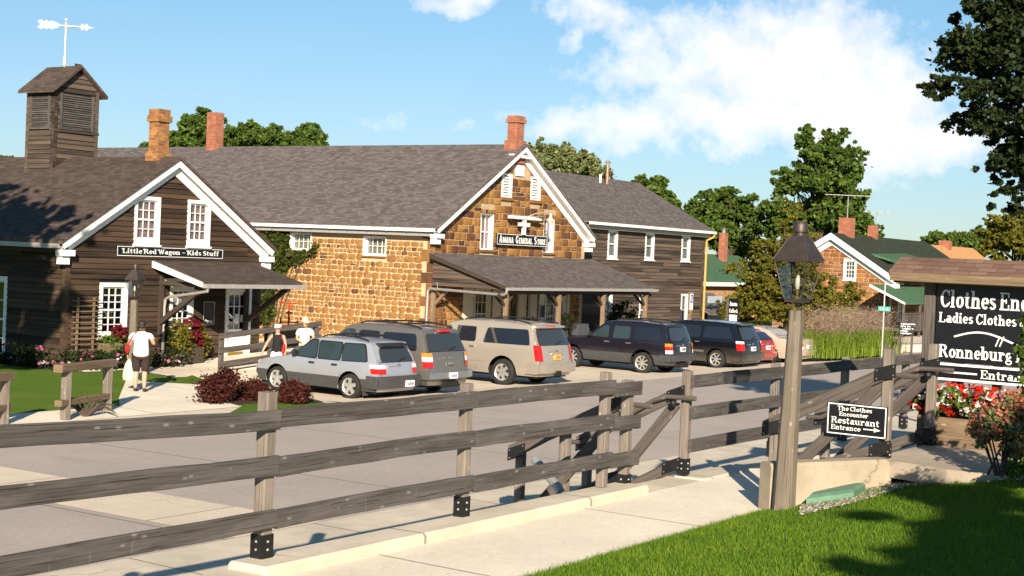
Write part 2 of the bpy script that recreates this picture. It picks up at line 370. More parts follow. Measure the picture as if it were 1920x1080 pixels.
MT['brick'] = mat('red_brick', brickfn((0.3,0.085,0.045), (0.4,0.13,0.07), (0.36,0.27,0.2)))
MT['brickold'] = mat('old_orange_brick', brickfn((0.2,0.075,0.03), (0.42,0.19,0.06), (0.27,0.2,0.13)))
MT['brickorange'] = mat('orange_brick', brickfn((0.44,0.2,0.1), (0.5,0.25,0.13), (0.45,0.33,0.22)))
def stonefn(stops):
    def fn(g):
        r = rnd(g); p = pos(g); n = g.noise(p, 5.0, 5, 0.65); n2 = g.noise(p, 30.0, 3)
        c = g.ramp(r, stops); c = g.mix(1.0, c, g.ramp(n, [(0.25, 0.68), (0.75, 1.22)]), 'MULTIPLY')
        return pbr(g, c, 0.92, 0, 0.15, g.math('ADD', n, g.math('MULTIPLY', n2, 0.3)), 0.012)
    return fn
MT['stone'] = mat('ochre_fieldstone', stonefn([(0.0,(0.11,0.056,0.032)),(0.06,(0.16,0.08,0.037)),(0.11,(0.26,0.13,0.04)),(0.6,(0.31,0.16,0.05)),(0.85,(0.28,0.155,0.052)),(1.0,(0.21,0.1,0.04))]))
MT['quoin'] = mat('brown_quoin_stone', stonefn([(0.0,(0.1,0.05,0.03)),(0.4,(0.19,0.09,0.036)),(1.0,(0.25,0.13,0.045))]))
MT['ashlar'] = mat('brown_ashlar', stonefn([(0.0,(0.085,0.042,0.027)),(0.3,(0.13,0.062,0.032)),(0.5,(0.22,0.105,0.038)),(0.8,(0.3,0.15,0.046)),(1.0,(0.34,0.185,0.06))]))
MT['farstone'] = mat('red_brown_stone', stonefn([(0.0,(0.17,0.07,0.032)),(0.5,(0.26,0.11,0.045)),(1.0,(0.34,0.155,0.06))]))
MT['mortar'] = plain('lime_mortar', (0.52,0.39,0.24), 0.95, var=.12, scale=4)
MT['mortardark'] = plain('aged_mortar', (0.44,0.32,0.2), 0.95, var=.15, scale=4)
MT['walk'] = concrete('sidewalk_concrete', (0.78,0.7,0.565), joint=[(0, 3.6, .4)])
MT['curb'] = concrete('curb_concrete', (0.6,0.525,0.41), scale=2, joint=[(0, 3.05, 1.1)], var=.2)
MT['lot'] = concrete('parking_concrete', (0.68,0.58,0.455), joint=[(0, 3.9, .4), (1, 3.1, .9)])
MT['road'] = concrete('grey_road_concrete', (0.41,0.355,0.31), scale=.7, joint=[(0, 4.6, 1.2)], var=.1)
MT['roadlight'] = concrete('pale_road_slab', (0.66,0.56,0.43), scale=.9, joint=[(1, 3.6, .2)])
MT['slabconc'] = concrete('dusty_slab_concrete', (0.42,0.35,0.27), scale=1.5, var=.2)
MT['wallconc'] = concrete('stained_wall_concrete', (0.36,0.305,0.225), scale=2.4, var=.3)
def grassfn(c1, c2, c3):
    def fn(g):
        p = pos(g); n = g.noise(p, 0.8, 4); n2 = g.noise(p, 35.0, 4, .7)
        c = g.mix(g.ramp(n2, [(0.3,0.0),(0.7,1.0)]), c1, c2); c = g.mix(g.math('MULTIPLY', g.ramp(n, [(0.45,0.0),(0.7,1.0)]), .5), c, c3)
        return pbr(g, c, 0.95, 0, 0.1, n2, 0.03)
    return fn
MT['lawn'] = mat('lawn_soil_green', grassfn((0.05,0.1,0.008), (0.1,0.19,0.014), (0.11,0.18,0.018)))
MT['lawnfar'] = mat('mown_grass', grassfn((0.06,0.125,0.013), (0.12,0.2,0.024), (0.16,0.19,0.035)))
MT['soil'] = mat('mulch_soil', grassfn((0.05,0.034,0.022), (0.1,0.075,0.05), (0.08,0.06,0.04)))
MT['gravelbed'] = mat('gravel_bed', grassfn((0.12,0.1,0.085), (0.3,0.26,0.22), (0.22,0.19,0.16)))
MT['leaf'] = foliage('green_leaves', [(0.1,(0.022,0.045,0.008)),(0.45,(0.065,0.115,0.016)),(0.85,(0.16,0.22,0.04))])
MT['leafdark'] = foliage('shade_dark_maple_leaves', [(0.1,(0.006,0.014,0.004)),(0.5,(0.013,0.029,0.006)),(0.88,(0.045,0.05,0.01))], .15)  # dark leaf colours carry the shade that other trees cast on the maple
MT['leafpale'] = foliage('pale_leaves', [(0.1,(0.085,0.115,0.04)),(0.5,(0.17,0.205,0.075)),(0.85,(0.32,0.33,0.14))])
MT['leafyellow'] = foliage('yellow_green_leaves', [(0.1,(0.05,0.06,0.007)),(0.45,(0.12,0.125,0.014)),(0.85,(0.25,0.19,0.025))])
MT['leafbarberry'] = foliage('barberry_leaves', [(0.1,(0.028,0.007,0.007)),(0.5,(0.075,0.018,0.014)),(0.9,(0.13,0.045,0.022))])
MT['ivy'] = foliage('ivy_leaves', [(0.1,(0.018,0.04,0.008)),(0.5,(0.045,0.06,0.012)),(0.9,(0.13,0.15,0.02))])
MT['blade'] = foliage('grass_blades', [(0.1,(0.036,0.09,0.004)),(0.45,(0.09,0.19,0.008)),(0.8,(0.2,0.27,0.022))], .3)
MT['reed'] = foliage('reed_blades', [(0.1,(0.07,0.13,0.012)),(0.5,(0.16,0.24,0.02)),(0.9,(0.3,0.38,0.05))], .3)
MT['plume'] = foliage('pinkish_plumes', [(0.1,(0.24,0.16,0.12)),(0.5,(0.38,0.27,0.2)),(0.9,(0.5,0.39,0.3))], .35)
def petal(name, c): return foliage(name, [(0.1, tuple(x*.7 for x in c)), (0.9, c)], .25)
MT['fwhite'] = petal('white_petals', (0.82,0.8,0.76)); MT['fred'] = petal('red_petals', (0.62,0.02,0.012)); MT['fpink'] = petal('pink_petals', (0.6,0.14,0.3)); MT['fsalmon'] = petal('salmon_petals', (0.62,0.2,0.13)); MT['fmaroon'] = petal('maroon_leaves', (0.16,0.012,0.02))
# ------------------------------------------------------------------ serif lettering, drawn stroke by stroke
class Pen:
    def __init__(s, bold=.2, thin=.085): s.q = []; s.B = bold; s.T = thin
    def poly(s, p): s.q.append(p)
    def rect(s, x0, y0, x1, y1): s.q.append([(x0,y0),(x1,y0),(x1,y1),(x0,y1)])
    def stem(s, x, y0, y1, bot=True, top='b', w=None):
        w = w or s.B; s.rect(x, y0, x+w, y1); t = .075; e = .1
        if bot: s.rect(x-e, y0, x+w+e, y0+t)
        if top == 'b': s.rect(x-e, y1-t, x+w+e, y1)
        elif top == 'l': s.rect(x-e, y1-t, x+w*.6, y1)
    def arc(s, cx, cy, rx, ry, a0, a1, n=18, b=None, t=None):
        b = b or s.B; t = t or s.T
        for i in range(n):
            p = []
            for k, inner in ((i,0),(i+1,0),(i+1,1),(i,1)):
                a = R(a0+(a1-a0)*k/n); c, d = math.cos(a), math.sin(a)
                p.append((cx+(rx-inner*b)*c, cy+(ry-inner*t)*d))
            s.q.append(p)
    def line(s, x0, y0, x1, y1, w):
        L = math.hypot(x1-x0, y1-y0); nx, ny = -(y1-y0)/L*w/2, (x1-x0)/L*w/2
        s.q.append([(x0+nx,y0+ny),(x0-nx,y0-ny),(x1-nx,y1-ny),(x1+nx,y1+ny)])
def glyph(ch, B, T):
    p = Pen(B, T); X = .68; low = ch.islower(); w = .6
    def bowl(x=0, wd=.62): p.arc(x+wd/2, X/2, wd/2, X/2+.01, 0, 360, 26); return wd
    if ch == ' ': return p.q, .28
    if ch in 'acdeosgqbpg':
        if ch == 'o': w = bowl(0, .64)
        elif ch in 'ce':
            p.arc(.31, X/2, .31, X/2+.01, 50 if ch == 'c' else 0, 318, 24); w = .6
            if ch == 'e': p.rect(.06, X/2-.04, .61, X/2+.045)
            else: p.arc(.47, .5, .085, .085, 0, 360, 10, .084, .084)
        elif ch in 'dqb':
            bowl(0 if ch != 'b' else .1, .6)
            if ch == 'd': p.stem(.42, 0, 1.02, True, 'l'); w = .72
            elif ch == 'q': p.stem(.42, -.28, X, True, ''); w = .72
            else: p.stem(.03, 0, 1.02, False, 'l'); w = .72
        elif ch == 'p': bowl(.1, .6); p.stem(.03, -.28, X, True, 'l'); w = .72
        elif ch == 'g': p.arc(.29, .44, .28, .25, 0, 360, 20); p.arc(.31, -.06, .31, .2, 0, 360, 20, B*.6, T); p.line(.1, .2, .2, .1, .12); p.rect(.5, .58, .68, .67); w = .66
        elif ch == 'a': p.arc(.24, .22, .24, .23, 0, 360, 20, B*.9); p.stem(.4, 0, .5, False, ''); p.arc(.32, .46, .28, .23, 0, 150, 14, B, T); p.rect(.5, 0, .7, .075); w = .68
        elif ch == 's': p.arc(.27, .49, .25, .19, 25, 250, 16, B*.8); p.arc(.27, .19, .27, .2, -155, 85, 16, B*.8); p.line(.12, .43, .43, .26, .16); w = .54
    elif ch in 'hnmur':
        if ch in 'hn': p.stem(.05, 0, 1.02 if ch == 'h' else X, True, 'l'); p.arc(.4, .4, .28, .28, 0, 150, 14, B, T+.02); p.stem(.48, 0, .42, True, ''); w = .8
        elif ch == 'm': 
            p.stem(.05, 0, X, True, 'l')
            for k in (0, .43): p.arc(.38+k, .4, .27, .28, 0, 150, 12, B, T+.02); p.stem(.45+k, 0, .42, True, '')
            w = 1.2
        elif ch == 'r': p.stem(.05, 0, X, True, 'l'); p.arc(.37, .43, .2, .25, 40, 165, 10, T+.06, T+.04); p.arc(.47, .55, .095, .095, 0, 360, 10, .094, .094); w = .58
        elif ch == 'u': p.stem(.05, .2, X, False, 'l'); p.arc(.33, .25, .28, .26, 180, 330, 14, B, T+.02); p.stem(.48, 0, X, True, 'l'); w = .8
    elif ch == 'i': p.stem(.05, 0, X, True, 'l'); p.arc(.05+B/2, .9, .12, .12, 0, 360, 12, .119, .119); w = .38
    elif ch == 'l': p.stem(.05, 0, 1.02, True, 'l'); w = .38
    elif ch == 't': p.stem(.1, .15, .9, False, ''); p.rect(-.03, X-.08, .43, X); p.arc(.33, .2, .23, .21, 180, 300, 10, B, T+.02); w = .5
    elif ch == 'f': p.stem(.1, 0, .78, True, ''); p.rect(-.03, X-.08, .42, X); p.arc(.34, .8, .24, .23, 40, 180, 12, B, T+.03); w = .5
    elif ch in 'CGO':
        if ch == 'O': p.arc(.42, .5, .42, .515, 0, 360, 28); w = .88
        else:
            p.arc(.42, .5, .42, .515, 42, 318, 24); p.rect(.68, .68, .77, 1.0); w = .82
            if ch == 'G': p.rect(.6, 0.05, .8, .45); p.rect(.5, .4, .88, .475); w = .9
            else: p.line(.71, .17, .8, .3, .09)
    elif ch in 'EFL':
        p.stem(.06, 0, 1, True, 'b'); p.rect(.2, 0, .76, .08) if ch != 'F' else None
        if ch != 'F': p.rect(.67, 0, .76, .3)
        if ch != 'L': p.rect(.2, .92, .74, 1); p.rect(.65, .7, .74, 1); p.rect(.2, .48, .5, .56); p.rect(.46, .38, .54, .66)
        w = .8
    elif ch in 'RPBD':
        p.stem(.06, 0, 1, True, 'b')
        if ch == 'D': p.arc(.36, .5, .48, .5, -90, 90, 20); p.rect(.1, 0, .37, .08); p.rect(.1, .92, .37, 1); w = .9
        else:
            p.arc(.42, .75, .32, .25, -90, 90, 14); p.rect(.1, .92, .43, 1); p.rect(.1, .5, .43, .58); w = .78
            if ch == 'R': p.line(.45, .52, .78, .04, B*.95); p.rect(.66, 0, .92, .075); w = .92
            if ch == 'B': p.arc(.42, .27, .36, .27, -90, 90, 14); p.rect(.1, 0, .43, .08)
    elif ch in 'TI':
        if ch == 'T': p.stem(.32, 0, 1, True, ''); p.rect(0, .92, .84, 1); p.rect(0, .7, .085, 1); p.rect(.755, .7, .84, 1); w = .86
        else: p.stem(.08, 0, 1); w = .4
    elif ch == 'A': p.line(.1, .02, .44, 1, T+.03); p.line(.44, 1, .74, .02, B); p.rect(.18, .28, .62, .36); p.rect(-.02, 0, .24, .075); p.rect(.56, 0, .94, .075); w = .92
    elif ch == 'M': p.stem(.08, 0, 1, True, 'l', T+.05); p.stem(.86, 0, 1); p.line(.16, .98, .5, .1, B*.9); p.line(.5, .1, .9, .98, T+.02); w = 1.16
    elif ch == 'N': p.stem(.08, 0, 1, True, 'l', T+.05); p.stem(.72, 0, 1, False, 'b', T+.05); p.line(.1, .98, .78, .03, B); w = .95
    elif ch == 'W':
        for k in (0, .42): p.line(.1+k, .98, .36+k, .02, B*.9); p.line(.36+k, .02, .58+k, .98, T+.02)
        p.rect(-.02, .925, .28, 1); p.rect(.86, .925, 1.14, 1); w = 1.14
    elif ch == 'K': p.stem(.06, 0, 1); p.line(.2, .42, .72, .97, T+.03); p.line(.36, .56, .78, .03, B); p.rect(.56, .925, .84, 1); p.rect(.64, 0, .94, .075); w = .92
    elif ch == 'S': p.arc(.34, .73, .31, .27, 25, 250, 18, B*.9); p.arc(.34, .27, .34, .28, -155, 85, 18, B*.9); p.line(.16, .66, .54, .37, .2); w = .7
    elif ch == '-': p.rect(.05, .38, .6, .47); w = .7
    elif ch == '&': p.arc(.36, .75, .22, .24, 0, 360, 16, B*.7); p.arc(.33, .26, .32, .27, 60, 400, 18, B*.8); p.line(.3, .6, .82, .03, B*.8); w = .88
    elif ch == '.': p.rect(.05, 0, .25, .2); w = .32
    elif ch == '5': p.rect(.1, .92, .56, 1); p.rect(.1, .5, .2, 1); p.arc(.3, .32, .3, .3, -150, 130, 16, B*.8); w = .64
    return p.q, w+.08
def lettering(mb, lines, Fr, n0, m=0, bold=.2, thin=.085, swash='', th=.004):
    """lines: (text, s_start, z_base, cap_height, total_width or None)"""
    o, S, N = Fr; k = 0
    for text, s0, z0, h, width in lines:
        gl = []; x = 0
        for ch in text:
            if ch.isupper() and False: pass
            q, wd = glyph(ch, bold, thin); gl.append((x, q, ch)); x += wd
        sx = h if width is None else width/x
        for x0, q, ch in gl:
            if ch in swash and ch != ' ':
                q = list(q); pp = Pen(.1, .1); pp.arc(-.02, .86, .17, .14, 60, 330, 12, .075, .075); q += pp.q
            for poly in q:
                e = th+.00022*(k % 12); k += 1; a = 0
                for i in range(len(poly)):
                    (xa, ya), (xb, yb) = poly[i], poly[(i+1) % len(poly)]; a += xa*yb-xb*ya
                if a < 0: poly = poly[::-1]
                nn = len(poly); P = [o+S*(s0+(x0+px)*sx)+UP*(z0+py*h)+N*n0 for px, py in poly]; P += [p+N*e for p in P]
                mb.add(P, [tuple(nn+i for i in range(nn))]+[(i,(i+1)%nn,nn+(i+1)%nn,nn+i) for i in range(nn)], m)
# ------------------------------------------------------------------ wall helpers
def FY(x, y): return (Vector((x, y, 0)), Vector((1,0,0)), Vector((0,-1,0)))          # wall facing the street, s runs along X
def FX(x, y): return (Vector((x, y, 0)), Vector((0,-1,0)), Vector((-1,0,0)))         # wall facing -X, s runs along -Y
def spans(s0, s1, za, zb, ops):
    out = [(s0, s1)]
    for a, b, c, d in ops:
        if d <= za+.02 or c >= zb-.02: continue
        nw = []
        for p, q in out:
            if b <= p or a >= q: nw.append((p, q)); continue
            if a > p: nw.append((p, a))
            if b < q: nw.append((b, q))
        out = nw
    return [(p, q) for p, q in out if q-p > .02]
def gable(s0, s1, ze, zp):
    c = (s0+s1)/2
    return lambda s: ze+(zp-ze)*(1-abs(s-c)/((s1-s0)/2))
def grange(s0, s1, ztop, z, N=200):
    ss = [s0+(s1-s0)*i/N for i in range(N+1)]; ok = [s for s in ss if ztop(s) >= z]
    return (ok[0], ok[-1]) if ok else None
def panel(mb, Fr, s0, s1, z0, ztop, ops, n=0.0, m=0, brk=()):
    o, S, N = Fr; ss = sorted(set([s0, s1]+[v for a in ops for v in a[:2]]+list(brk))); zmax = max(ztop(s) for s in ss)
    zs = sorted(set([z0]+[v for a in ops for v in a[2:]]+[zmax]))
    for i in range(len(ss)-1):
        for j in range(len(zs)-1):
            a, b, c, d = ss[i], ss[i+1], zs[j], zs[j+1]; ms, mz = (a+b)/2, (c+d)/2
            if any(p < ms < q and r < mz < t for p, q, r, t in ops): continue
            ta, tb = min(d, ztop(a)), min(d, ztop(b))
            if ta <= c and tb <= c: continue
            if ta < c or tb < c or (min(ta, tb) < d and (ztop(a) > d) != (ztop(b) > d)):
                K = 14
                for k in range(K):
                    p, q = a+(b-a)*k/K, a+(b-a)*(k+1)/K; tp, tq = max(c, min(d, ztop(p))), max(c, min(d, ztop(q)))
                    if tp > c or tq > c: mb.add([o+S*p+N*n+UP*c, o+S*q+N*n+UP*c, o+S*q+N*n+UP*tq, o+S*p+N*n+UP*tp], [(0,1,2,3)], m)
            else: mb.add([o+S*a+N*n+UP*c, o+S*b+N*n+UP*c, o+S*b+N*n+UP*tb, o+S*a+N*n+UP*ta], [(0,1,2,3)], m)
def siding(mb, Fr, s0, s1, z0, ztop, ops, h=.145, m=0):
    o, S, N = Fr; zmax = max(ztop(s0+(s1-s0)*i/40) for i in range(41)); z = z0
    while z < zmax-.03:
        hh = h*random.uniform(.9, 1.1); r0 = grange(s0, s1, ztop, z+.001); r1 = grange(s0, s1, ztop, z+hh) or r0
        if r0 is None: break
        for p, q in spans(r0[0], r0[1], z, z+hh, ops):
            c = p
            while c < q-.02:
                e = min(q, c+random.uniform(1.4, 4.4))
                if q-e < .5: e = q
                ca, ea = max(c, r1[0]), min(e, r1[1])
                if ea > ca:
                    nb = .042+random.uniform(-.006, .01); nt = .007; off = random.uniform(0, 90); ov = random.uniform(0, 90); g = .0015
                    P = [o+S*(c+g)+N*nb+UP*z, o+S*(e-g)+N*nb+UP*(z+random.uniform(-.004,.004)), o+S*(ea-g)+N*nt+UP*(z+hh+.02), o+S*(ca+g)+N*nt+UP*(z+hh+.02), o+S*(c+g)+UP*z, o+S*(e-g)+UP*z]
                    mb.add(P, [(0,1,2,3),(4,5,1,0)], m, [[(off,ov),(off+e-c,ov),(off+e-c,ov+hh),(off,ov+hh)],[(off,ov),(off+e-c,ov),(off+e-c,ov+.03),(off,ov+.03)]])
                c = e
        z += hh
def stones(mb, Fr, s0, s1, z0, ztop, ops, hr=(.15,.31), wr=(.8,2.0), gap=.022, rnd_=.3, jit=.02, m=0, dep=.035):
    o, S, N = Fr; zmax = max(ztop(s0+(s1-s0)*i/40) for i in range(41)); z = z0
    def stone(a, b, c, d):
        if b-a < .03 or d-c < .03: return
        k = min(b-a, d-c)*rnd_; J = lambda: random.uniform(-jit, jit)
        P2 = [(a+k,c),( (a+b)/2, c),(b-k,c),(b-k*.29,c+k*.29),(b,c+k),(b,d-k),(b-k*.29,d-k*.29),(b-k,d),((a+b)/2,d),(a+k,d),(a+k*.29,d-k*.29),(a,d-k),(a,c+k),(a+k*.29,c+k*.29)]
        P2 = [(x+J()*.6, y+J()*.6) for x, y in P2]; cx, cy = (a+b)/2, (c+d)/2; dn = dep*random.uniform(.6, 1.25); n = len(P2)
        t1, t2 = random.uniform(-.012,.012), random.uniform(-.012,.012)
        V = [o+S*x+UP*y for x, y in P2]
        for sc, dd in ((.94, .75), (.78, 1.0)):
            f = 1-(1-sc)*.12/max(.12, min(b-a, d-c))
            V += [o+S*(cx+(x-cx)*f)+UP*(cy+(y-cy)*f)+N*(dn*dd+t1*(x-cx)/(b-a)+t2*(y-cy)/(d-c)) for x, y in P2]
        F = [tuple(2*n+i for i in range(n))]
        for r in range(2): F += [(r*n+i, r*n+(i+1)%n, (r+1)*n+(i+1)%n, (r+1)*n+i) for i in range(n)]
        mb.add(V, F, m, None, True)
    while z < zmax-.08:
        h = random.uniform(*hr)
        r = grange(s0, s1, ztop, z+h)
        if r is None: break
        for p, q in spans(r[0], r[1], z, z+h, ops):
            x = p
            while x < q-.05:
                wd = h*random.uniform(*wr)
                if q-x-wd < .16: wd = q-x
                u = random.random(); a, b, c, d = x+gap/2, x+wd-gap/2, z+gap/2, z+h-gap/2
                if rnd_ > .2: c += random.uniform(-.012,.014); d += random.uniform(-.014,.012)
                if u < .17 and h > .2:
                    mz = c+(d-c)*random.uniform(.35,.65); stone(a,b,c,mz-gap/2)
                    if wd > .3 and random.random() < .5: mx = a+(b-a)*random.uniform(.35,.65); stone(a,mx-gap/2,mz+gap/2,d); stone(mx+gap/2,b,mz+gap/2,d)
                    else: stone(a,b,mz+gap/2,d)
                else: stone(a,b,c,d)
                x += wd
        z += h
def window(par, Fr, s0, s1, z0, z1, nx=3, nz=2, cas=.1, depth=.03, cmat='curtain', hung=True, sill=True, out=.05, bottom=None, frame='white', sillm='white', reveal=.0, drape=True):
    """a sash window let into an opening; s0..z1 is the outside of its casing"""
    f = MB(); a, b, c, d = s0+cas, s1-cas, z0+(bottom or cas), z1-cas; o, S, N = Fr
    if cas > .02:
        f.wbox(Fr, s0, a, -.02, out, z0, z1); f.wbox(Fr, b, s1, -.02, out, z0, z1); f.wbox(Fr, a, b, -.02, out, d, z1); f.wbox(Fr, a, b, -.02, out-.003, z0, c)
    g = -depth
    if depth > .06:
        for q in ((a, a+.012, c, d), (b-.012, b, c, d), (a+.012, b-.012, d-.012, d), (a+.012, b-.012, c, c+.012)): f.wbox(Fr, q[0], q[1], g-.05, 0.0, q[2], q[3])
        a += .012; b -= .012; c += .012; d -= .012
    st = .045
    for q in ((a, a+st, c, d), (b-st, b, c, d), (a+st, b-st, d-st, d), (a+st, b-st, c, c+st)): f.wbox(Fr, q[0], q[1], g-.03, g+.022, q[2], q[3])
    rows = [(c+st, d-st)]
    if hung:
        mz = (c+d)/2; f.wbox(Fr, a+st, b-st, g-.03, g+.03, mz-.025, mz+.025); rows = [(c+st, mz-.025), (mz+.025, d-st)]
    mt = .022
    for za, zb in rows:
        for i in range(1, nx): x = a+st+(b-a-2*st)*i/nx; f.wbox(Fr, x-mt/2, x+mt/2, g-.02, g+.016, za, zb)
        for j in range(1, nz): zz = za+(zb-za)*j/nz; f.wbox(Fr, a+st, b-st, g-.021, g+.0135, zz-mt/2, zz+mt/2)
    fo = f.build('window', MT[frame], par)
    q = lambda n, e=0: [o+S*(a+e)+N*n+UP*(c+e), o+S*(b-e)+N*n+UP*(c+e), o+S*(b-e)+N*n+UP*(d-e), o+S*(a+e)+N*n+UP*(d-e)]
    p = MB(); p.add(q(g-.004, .02), [(0,1,2,3)]); p.build('pane', MT['glass'], fo)
    if cmat:
        cm = MB(); K = 22; cur = cmat
        for i in range(K):
            x0, x1 = a+(b-a)*i/K, a+(b-a)*(i+1)/K; w0 = g-.07+.022*math.sin(i*2.1) if drape else g-.07; w1 = g-.07+.022*math.sin((i+1)*2.1) if drape else g-.07
            cm.add([o+S*x0+N*w0+UP*c, o+S*x1+N*w1+UP*c, o+S*x1+N*w1+UP*d, o+S*x0+N*w0+UP*d], [(0,1,2,3)])
        cm.build('curtain' if drape else 'blind', MT[cur], fo)
    else:
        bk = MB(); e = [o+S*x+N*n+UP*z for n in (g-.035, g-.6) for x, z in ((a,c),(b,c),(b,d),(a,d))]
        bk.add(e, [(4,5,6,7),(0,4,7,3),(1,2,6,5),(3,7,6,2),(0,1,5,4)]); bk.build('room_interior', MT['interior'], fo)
    if sill:
        sm = MB(); sm.wbox(Fr, s0-.03, s1+.03, -.02, out+.05, z0-.06, z0-.002); sm.build('sill', MT[sillm], fo)
    return fo
def rake_trim(mb, x0, x1, ze, zp, y, wall, th=.16, fr=.2, m=0):
    """white barge boards, soffit and frieze of a street-facing gable; x0,x1 eave tips, y front plane, wall the wall plane"""
    xc = (x0+x1)/2; L = math.hypot(xc-x0, zp-ze)
    for sg, xe in ((1, x0), (-1, x1)):
        v = lambda x, z, yy: Vector((x, yy, z))
        dx, dz = (xc-xe), (zp-ze); nz = Vector((-dz*sg, 0, dx*sg)).normalized()*-1    # pointing down from the slope
        for (ya, yb, t0, t1) in ((y, y+.04, 0.0, th), (wall-.05, wall-.012, th*.75, th+fr)):
            A = v(xe, ze, ya)+nz*t0; B = v(xc, zp, ya)+nz*t0; sl = Vector((0,0,-1))
            Bv = v(xc, zp-t0*L/abs(dx), ya); Bw = v(xc, zp-t1*L/abs(dx), ya); A0 = v(xe, ze, ya)+nz*t0; A1 = v(xe, ze, ya)+nz*t1
            P = [A0, Bv, Bw, A1]
            if sg < 0: P = P[::-1]
            mb.prism([p+Vector((0, yb-ya, 0)) for p in P][::-1], (0, -(yb-ya), 0), m)
        A0 = v(xe, ze, y+.04)+nz*th*.7; B0 = v(xc, zp-th*.7*L/abs(dx), y+.04); off = Vector((0, wall-.05-y-.04, 0))
        mb.add([A0, B0, B0+off, A0+off], [(0,1,2,3) if sg < 0 else (3,2,1,0)], m)
        # eave return
        xr = xe+sg*.42; zz = ze-th-.02
        mb.box(min(xe,xr), y-.012, zz-.14, max(xe,xr), wall+.04, zz+.02, m); mb.box(min(xe+sg*.05,xr-sg*.1), y+.08, zz-.36, max(xe+sg*.05,xr-sg*.1), wall+.05, zz-.14, m)
def roof_slab(mb, x0, xr, ze, zr, y0, y1, t=.07, m=0):
    """one plane of a roof whose ridge runs along Y: eave at x0, ridge at xr"""
    P = [(x0,y0,ze),(xr,y0,zr),(xr,y1,zr),(x0,y1,ze)]
    P = [Vector(p) for p in P]
    if (xr-x0) < 0: P = P[::-1]
    mb.prism([p+Vector((0,0,-t)) for p in P][::-1], (0,0,t), m) if False else mb.prism([p for p in P][::-1], (0,0,-t), m)
# ------------------------------------------------------------------ the ground
def sheet(name, xs, ys, zf, m, kind='structure', smooth=True):
    mb = MB(); nx, ny = len(xs), len(ys)
    V = [(x, y, zf(x, y)) for y in ys for x in xs]
    F = [(j*nx+i, j*nx+i+1, (j+1)*nx+i+1, (j+1)*nx+i) for j in range(ny-1) for i in range(nx-1)]
    mb.add(V, F, 0, [[(V[k][0], V[k][1]) for k in f] for f in F], smooth)
    return tag(mb.build(name, m, sharp=60), kind=kind)
def lin(a, b, n): return [a+(b-a)*i/n for i in range(n+1)]
def roadz(y):
    if y < 12.6: return .29
    if y < 21.9: return .29-.09*(y-12.6)/9.3
    if y < 24.5: return .2-.2*(y-21.9)/2.6
    return 0.0
def yardz(x, y):                       # lawn and yard on the left, sloping up to the brown house
    k = max(0, min(1, (27.3-x)/1.0), min(1, (36-x)/4)*min(1, (y-28.2)/.7)) if y > 28.2 and x < 36 else max(0, min(1, (27.3-x)/1.0)); a = .2+max(0, y-23.5)*.025
    return max(0.0, roadz(y))*(1-k)+k*max(roadz(y), min(a, .42))
sheet('ground', lin(-900, 1500, 24), [-900,-300,-60,-20,60,140,400,900,2500], lambda x, y: -.12 if y > 8 else -.4, MT['lawnfar'])
road = sheet('road', lin(-60, 160, 55), lin(12.6, 21.9, 6), lambda x, y: roadz(y), MT['road'])
sheet('gutter_band', lin(-60, 160, 55), [8.8, 9.05, 12.6], lambda x, y: roadz(max(y, 9.05)), MT['curb'])
sheet('crossing_slab', [12.75, 14.3], lin(12.6, 21.9, 8), lambda x, y: roadz(y)+.005, MT['roadlight'])
sheet('parking_strip', lin(26.2, 112, 40), lin(21.9, 31, 8), lambda x, y: roadz(y), MT['lot'])
sheet('side_street', [62, 70, 78], lin(21.9, 140, 20), lambda x, y: roadz(y)+.006+(0 if y < 40 else .0), MT['road'])
sheet('verge_band', lin(-60, 26.2, 30), [21.9, 22.6, 23.35], lambda x, y: roadz(21.9), MT['lot'])
sheet('yard', lin(-40, 26.3, 42)+[27.3], [23.35, 25, 27, 28.89, 31, 33, 36, 40, 46, 60], lambda x, y: yardz(x, y)-.012, MT['lawnfar'])
sheet('apron', lin(26.4, 56, 30), [28.2, 28.9, 29.5, 30.4, 31.4, 33.4, 45], lambda x, y: yardz(x, y)+.004, MT['lot'])
def poly_sheet(name, pts, m, th=0.0, kind='structure'):
    mb = MB(); P = [Vector(p) for p in pts]
    if th: mb.prism(P[::-1], (0,0,-th))
    else: mb.add(P, [tuple(range(len(P)))])
    return tag(mb.build(name, m), kind=kind)
yz = lambda x, y, e=.004: Vector((x, y, yardz(x, y)+e))
def strip(name, left, right, m, e=.006, n=16):
    mb = MB()
    for k in range(len(left)-1):
        for i in range(n):
            q = []
            for f, (A, B) in ((i/n,(left,right)),((i+1)/n,(left,right))):
                for T in (A, B): q.append((T[k][0]+(T[k+1][0]-T[k][0])*f, T[k][1]+(T[k+1][1]-T[k][1])*f))
            a, b, d, c = [yz(x, y, e) for x, y in q]; mb.add([a, b, c, d], [(0,1,2,3)])
    return tag(mb.build(name, m), kind='structure')
strip('footpath', [(20.2,23.35),(22.2,25.75),(24.6,28.3),(27.2,30.5),(28.0,31.2)], [(24.0,23.35),(24.2,24.6),(26.4,26.6),(30.5,28.9),(33.5,30.6)], MT['walk'])
strip('pavement', [(-40,24.55),(18.9,24.75),(21.5,24.75)], [(-40,23.36),(18.9,23.36),(21.5,23.36)], MT['walk'], e=.003)
strip('front_walk', [(24.9,31.0),(27.5,31.0)], [(24.9,30.2),(26.8,30.2)], MT['walk'], e=.009)
strip('mulch_bed', [(23.7,23.5),(24.0,24.5),(25.6,26.0)], [(25.9,22.9),(26.4,23.9),(26.9,25.0)], MT['soil'], e=.016)
strip('grass_verge', [(18.5,22.05),(22.2,22.35),(24.0,23.6)], [(19.5,21.92),(23.6,21.92),(26.4,22.5)], MT['lawnfar'], e=.02)
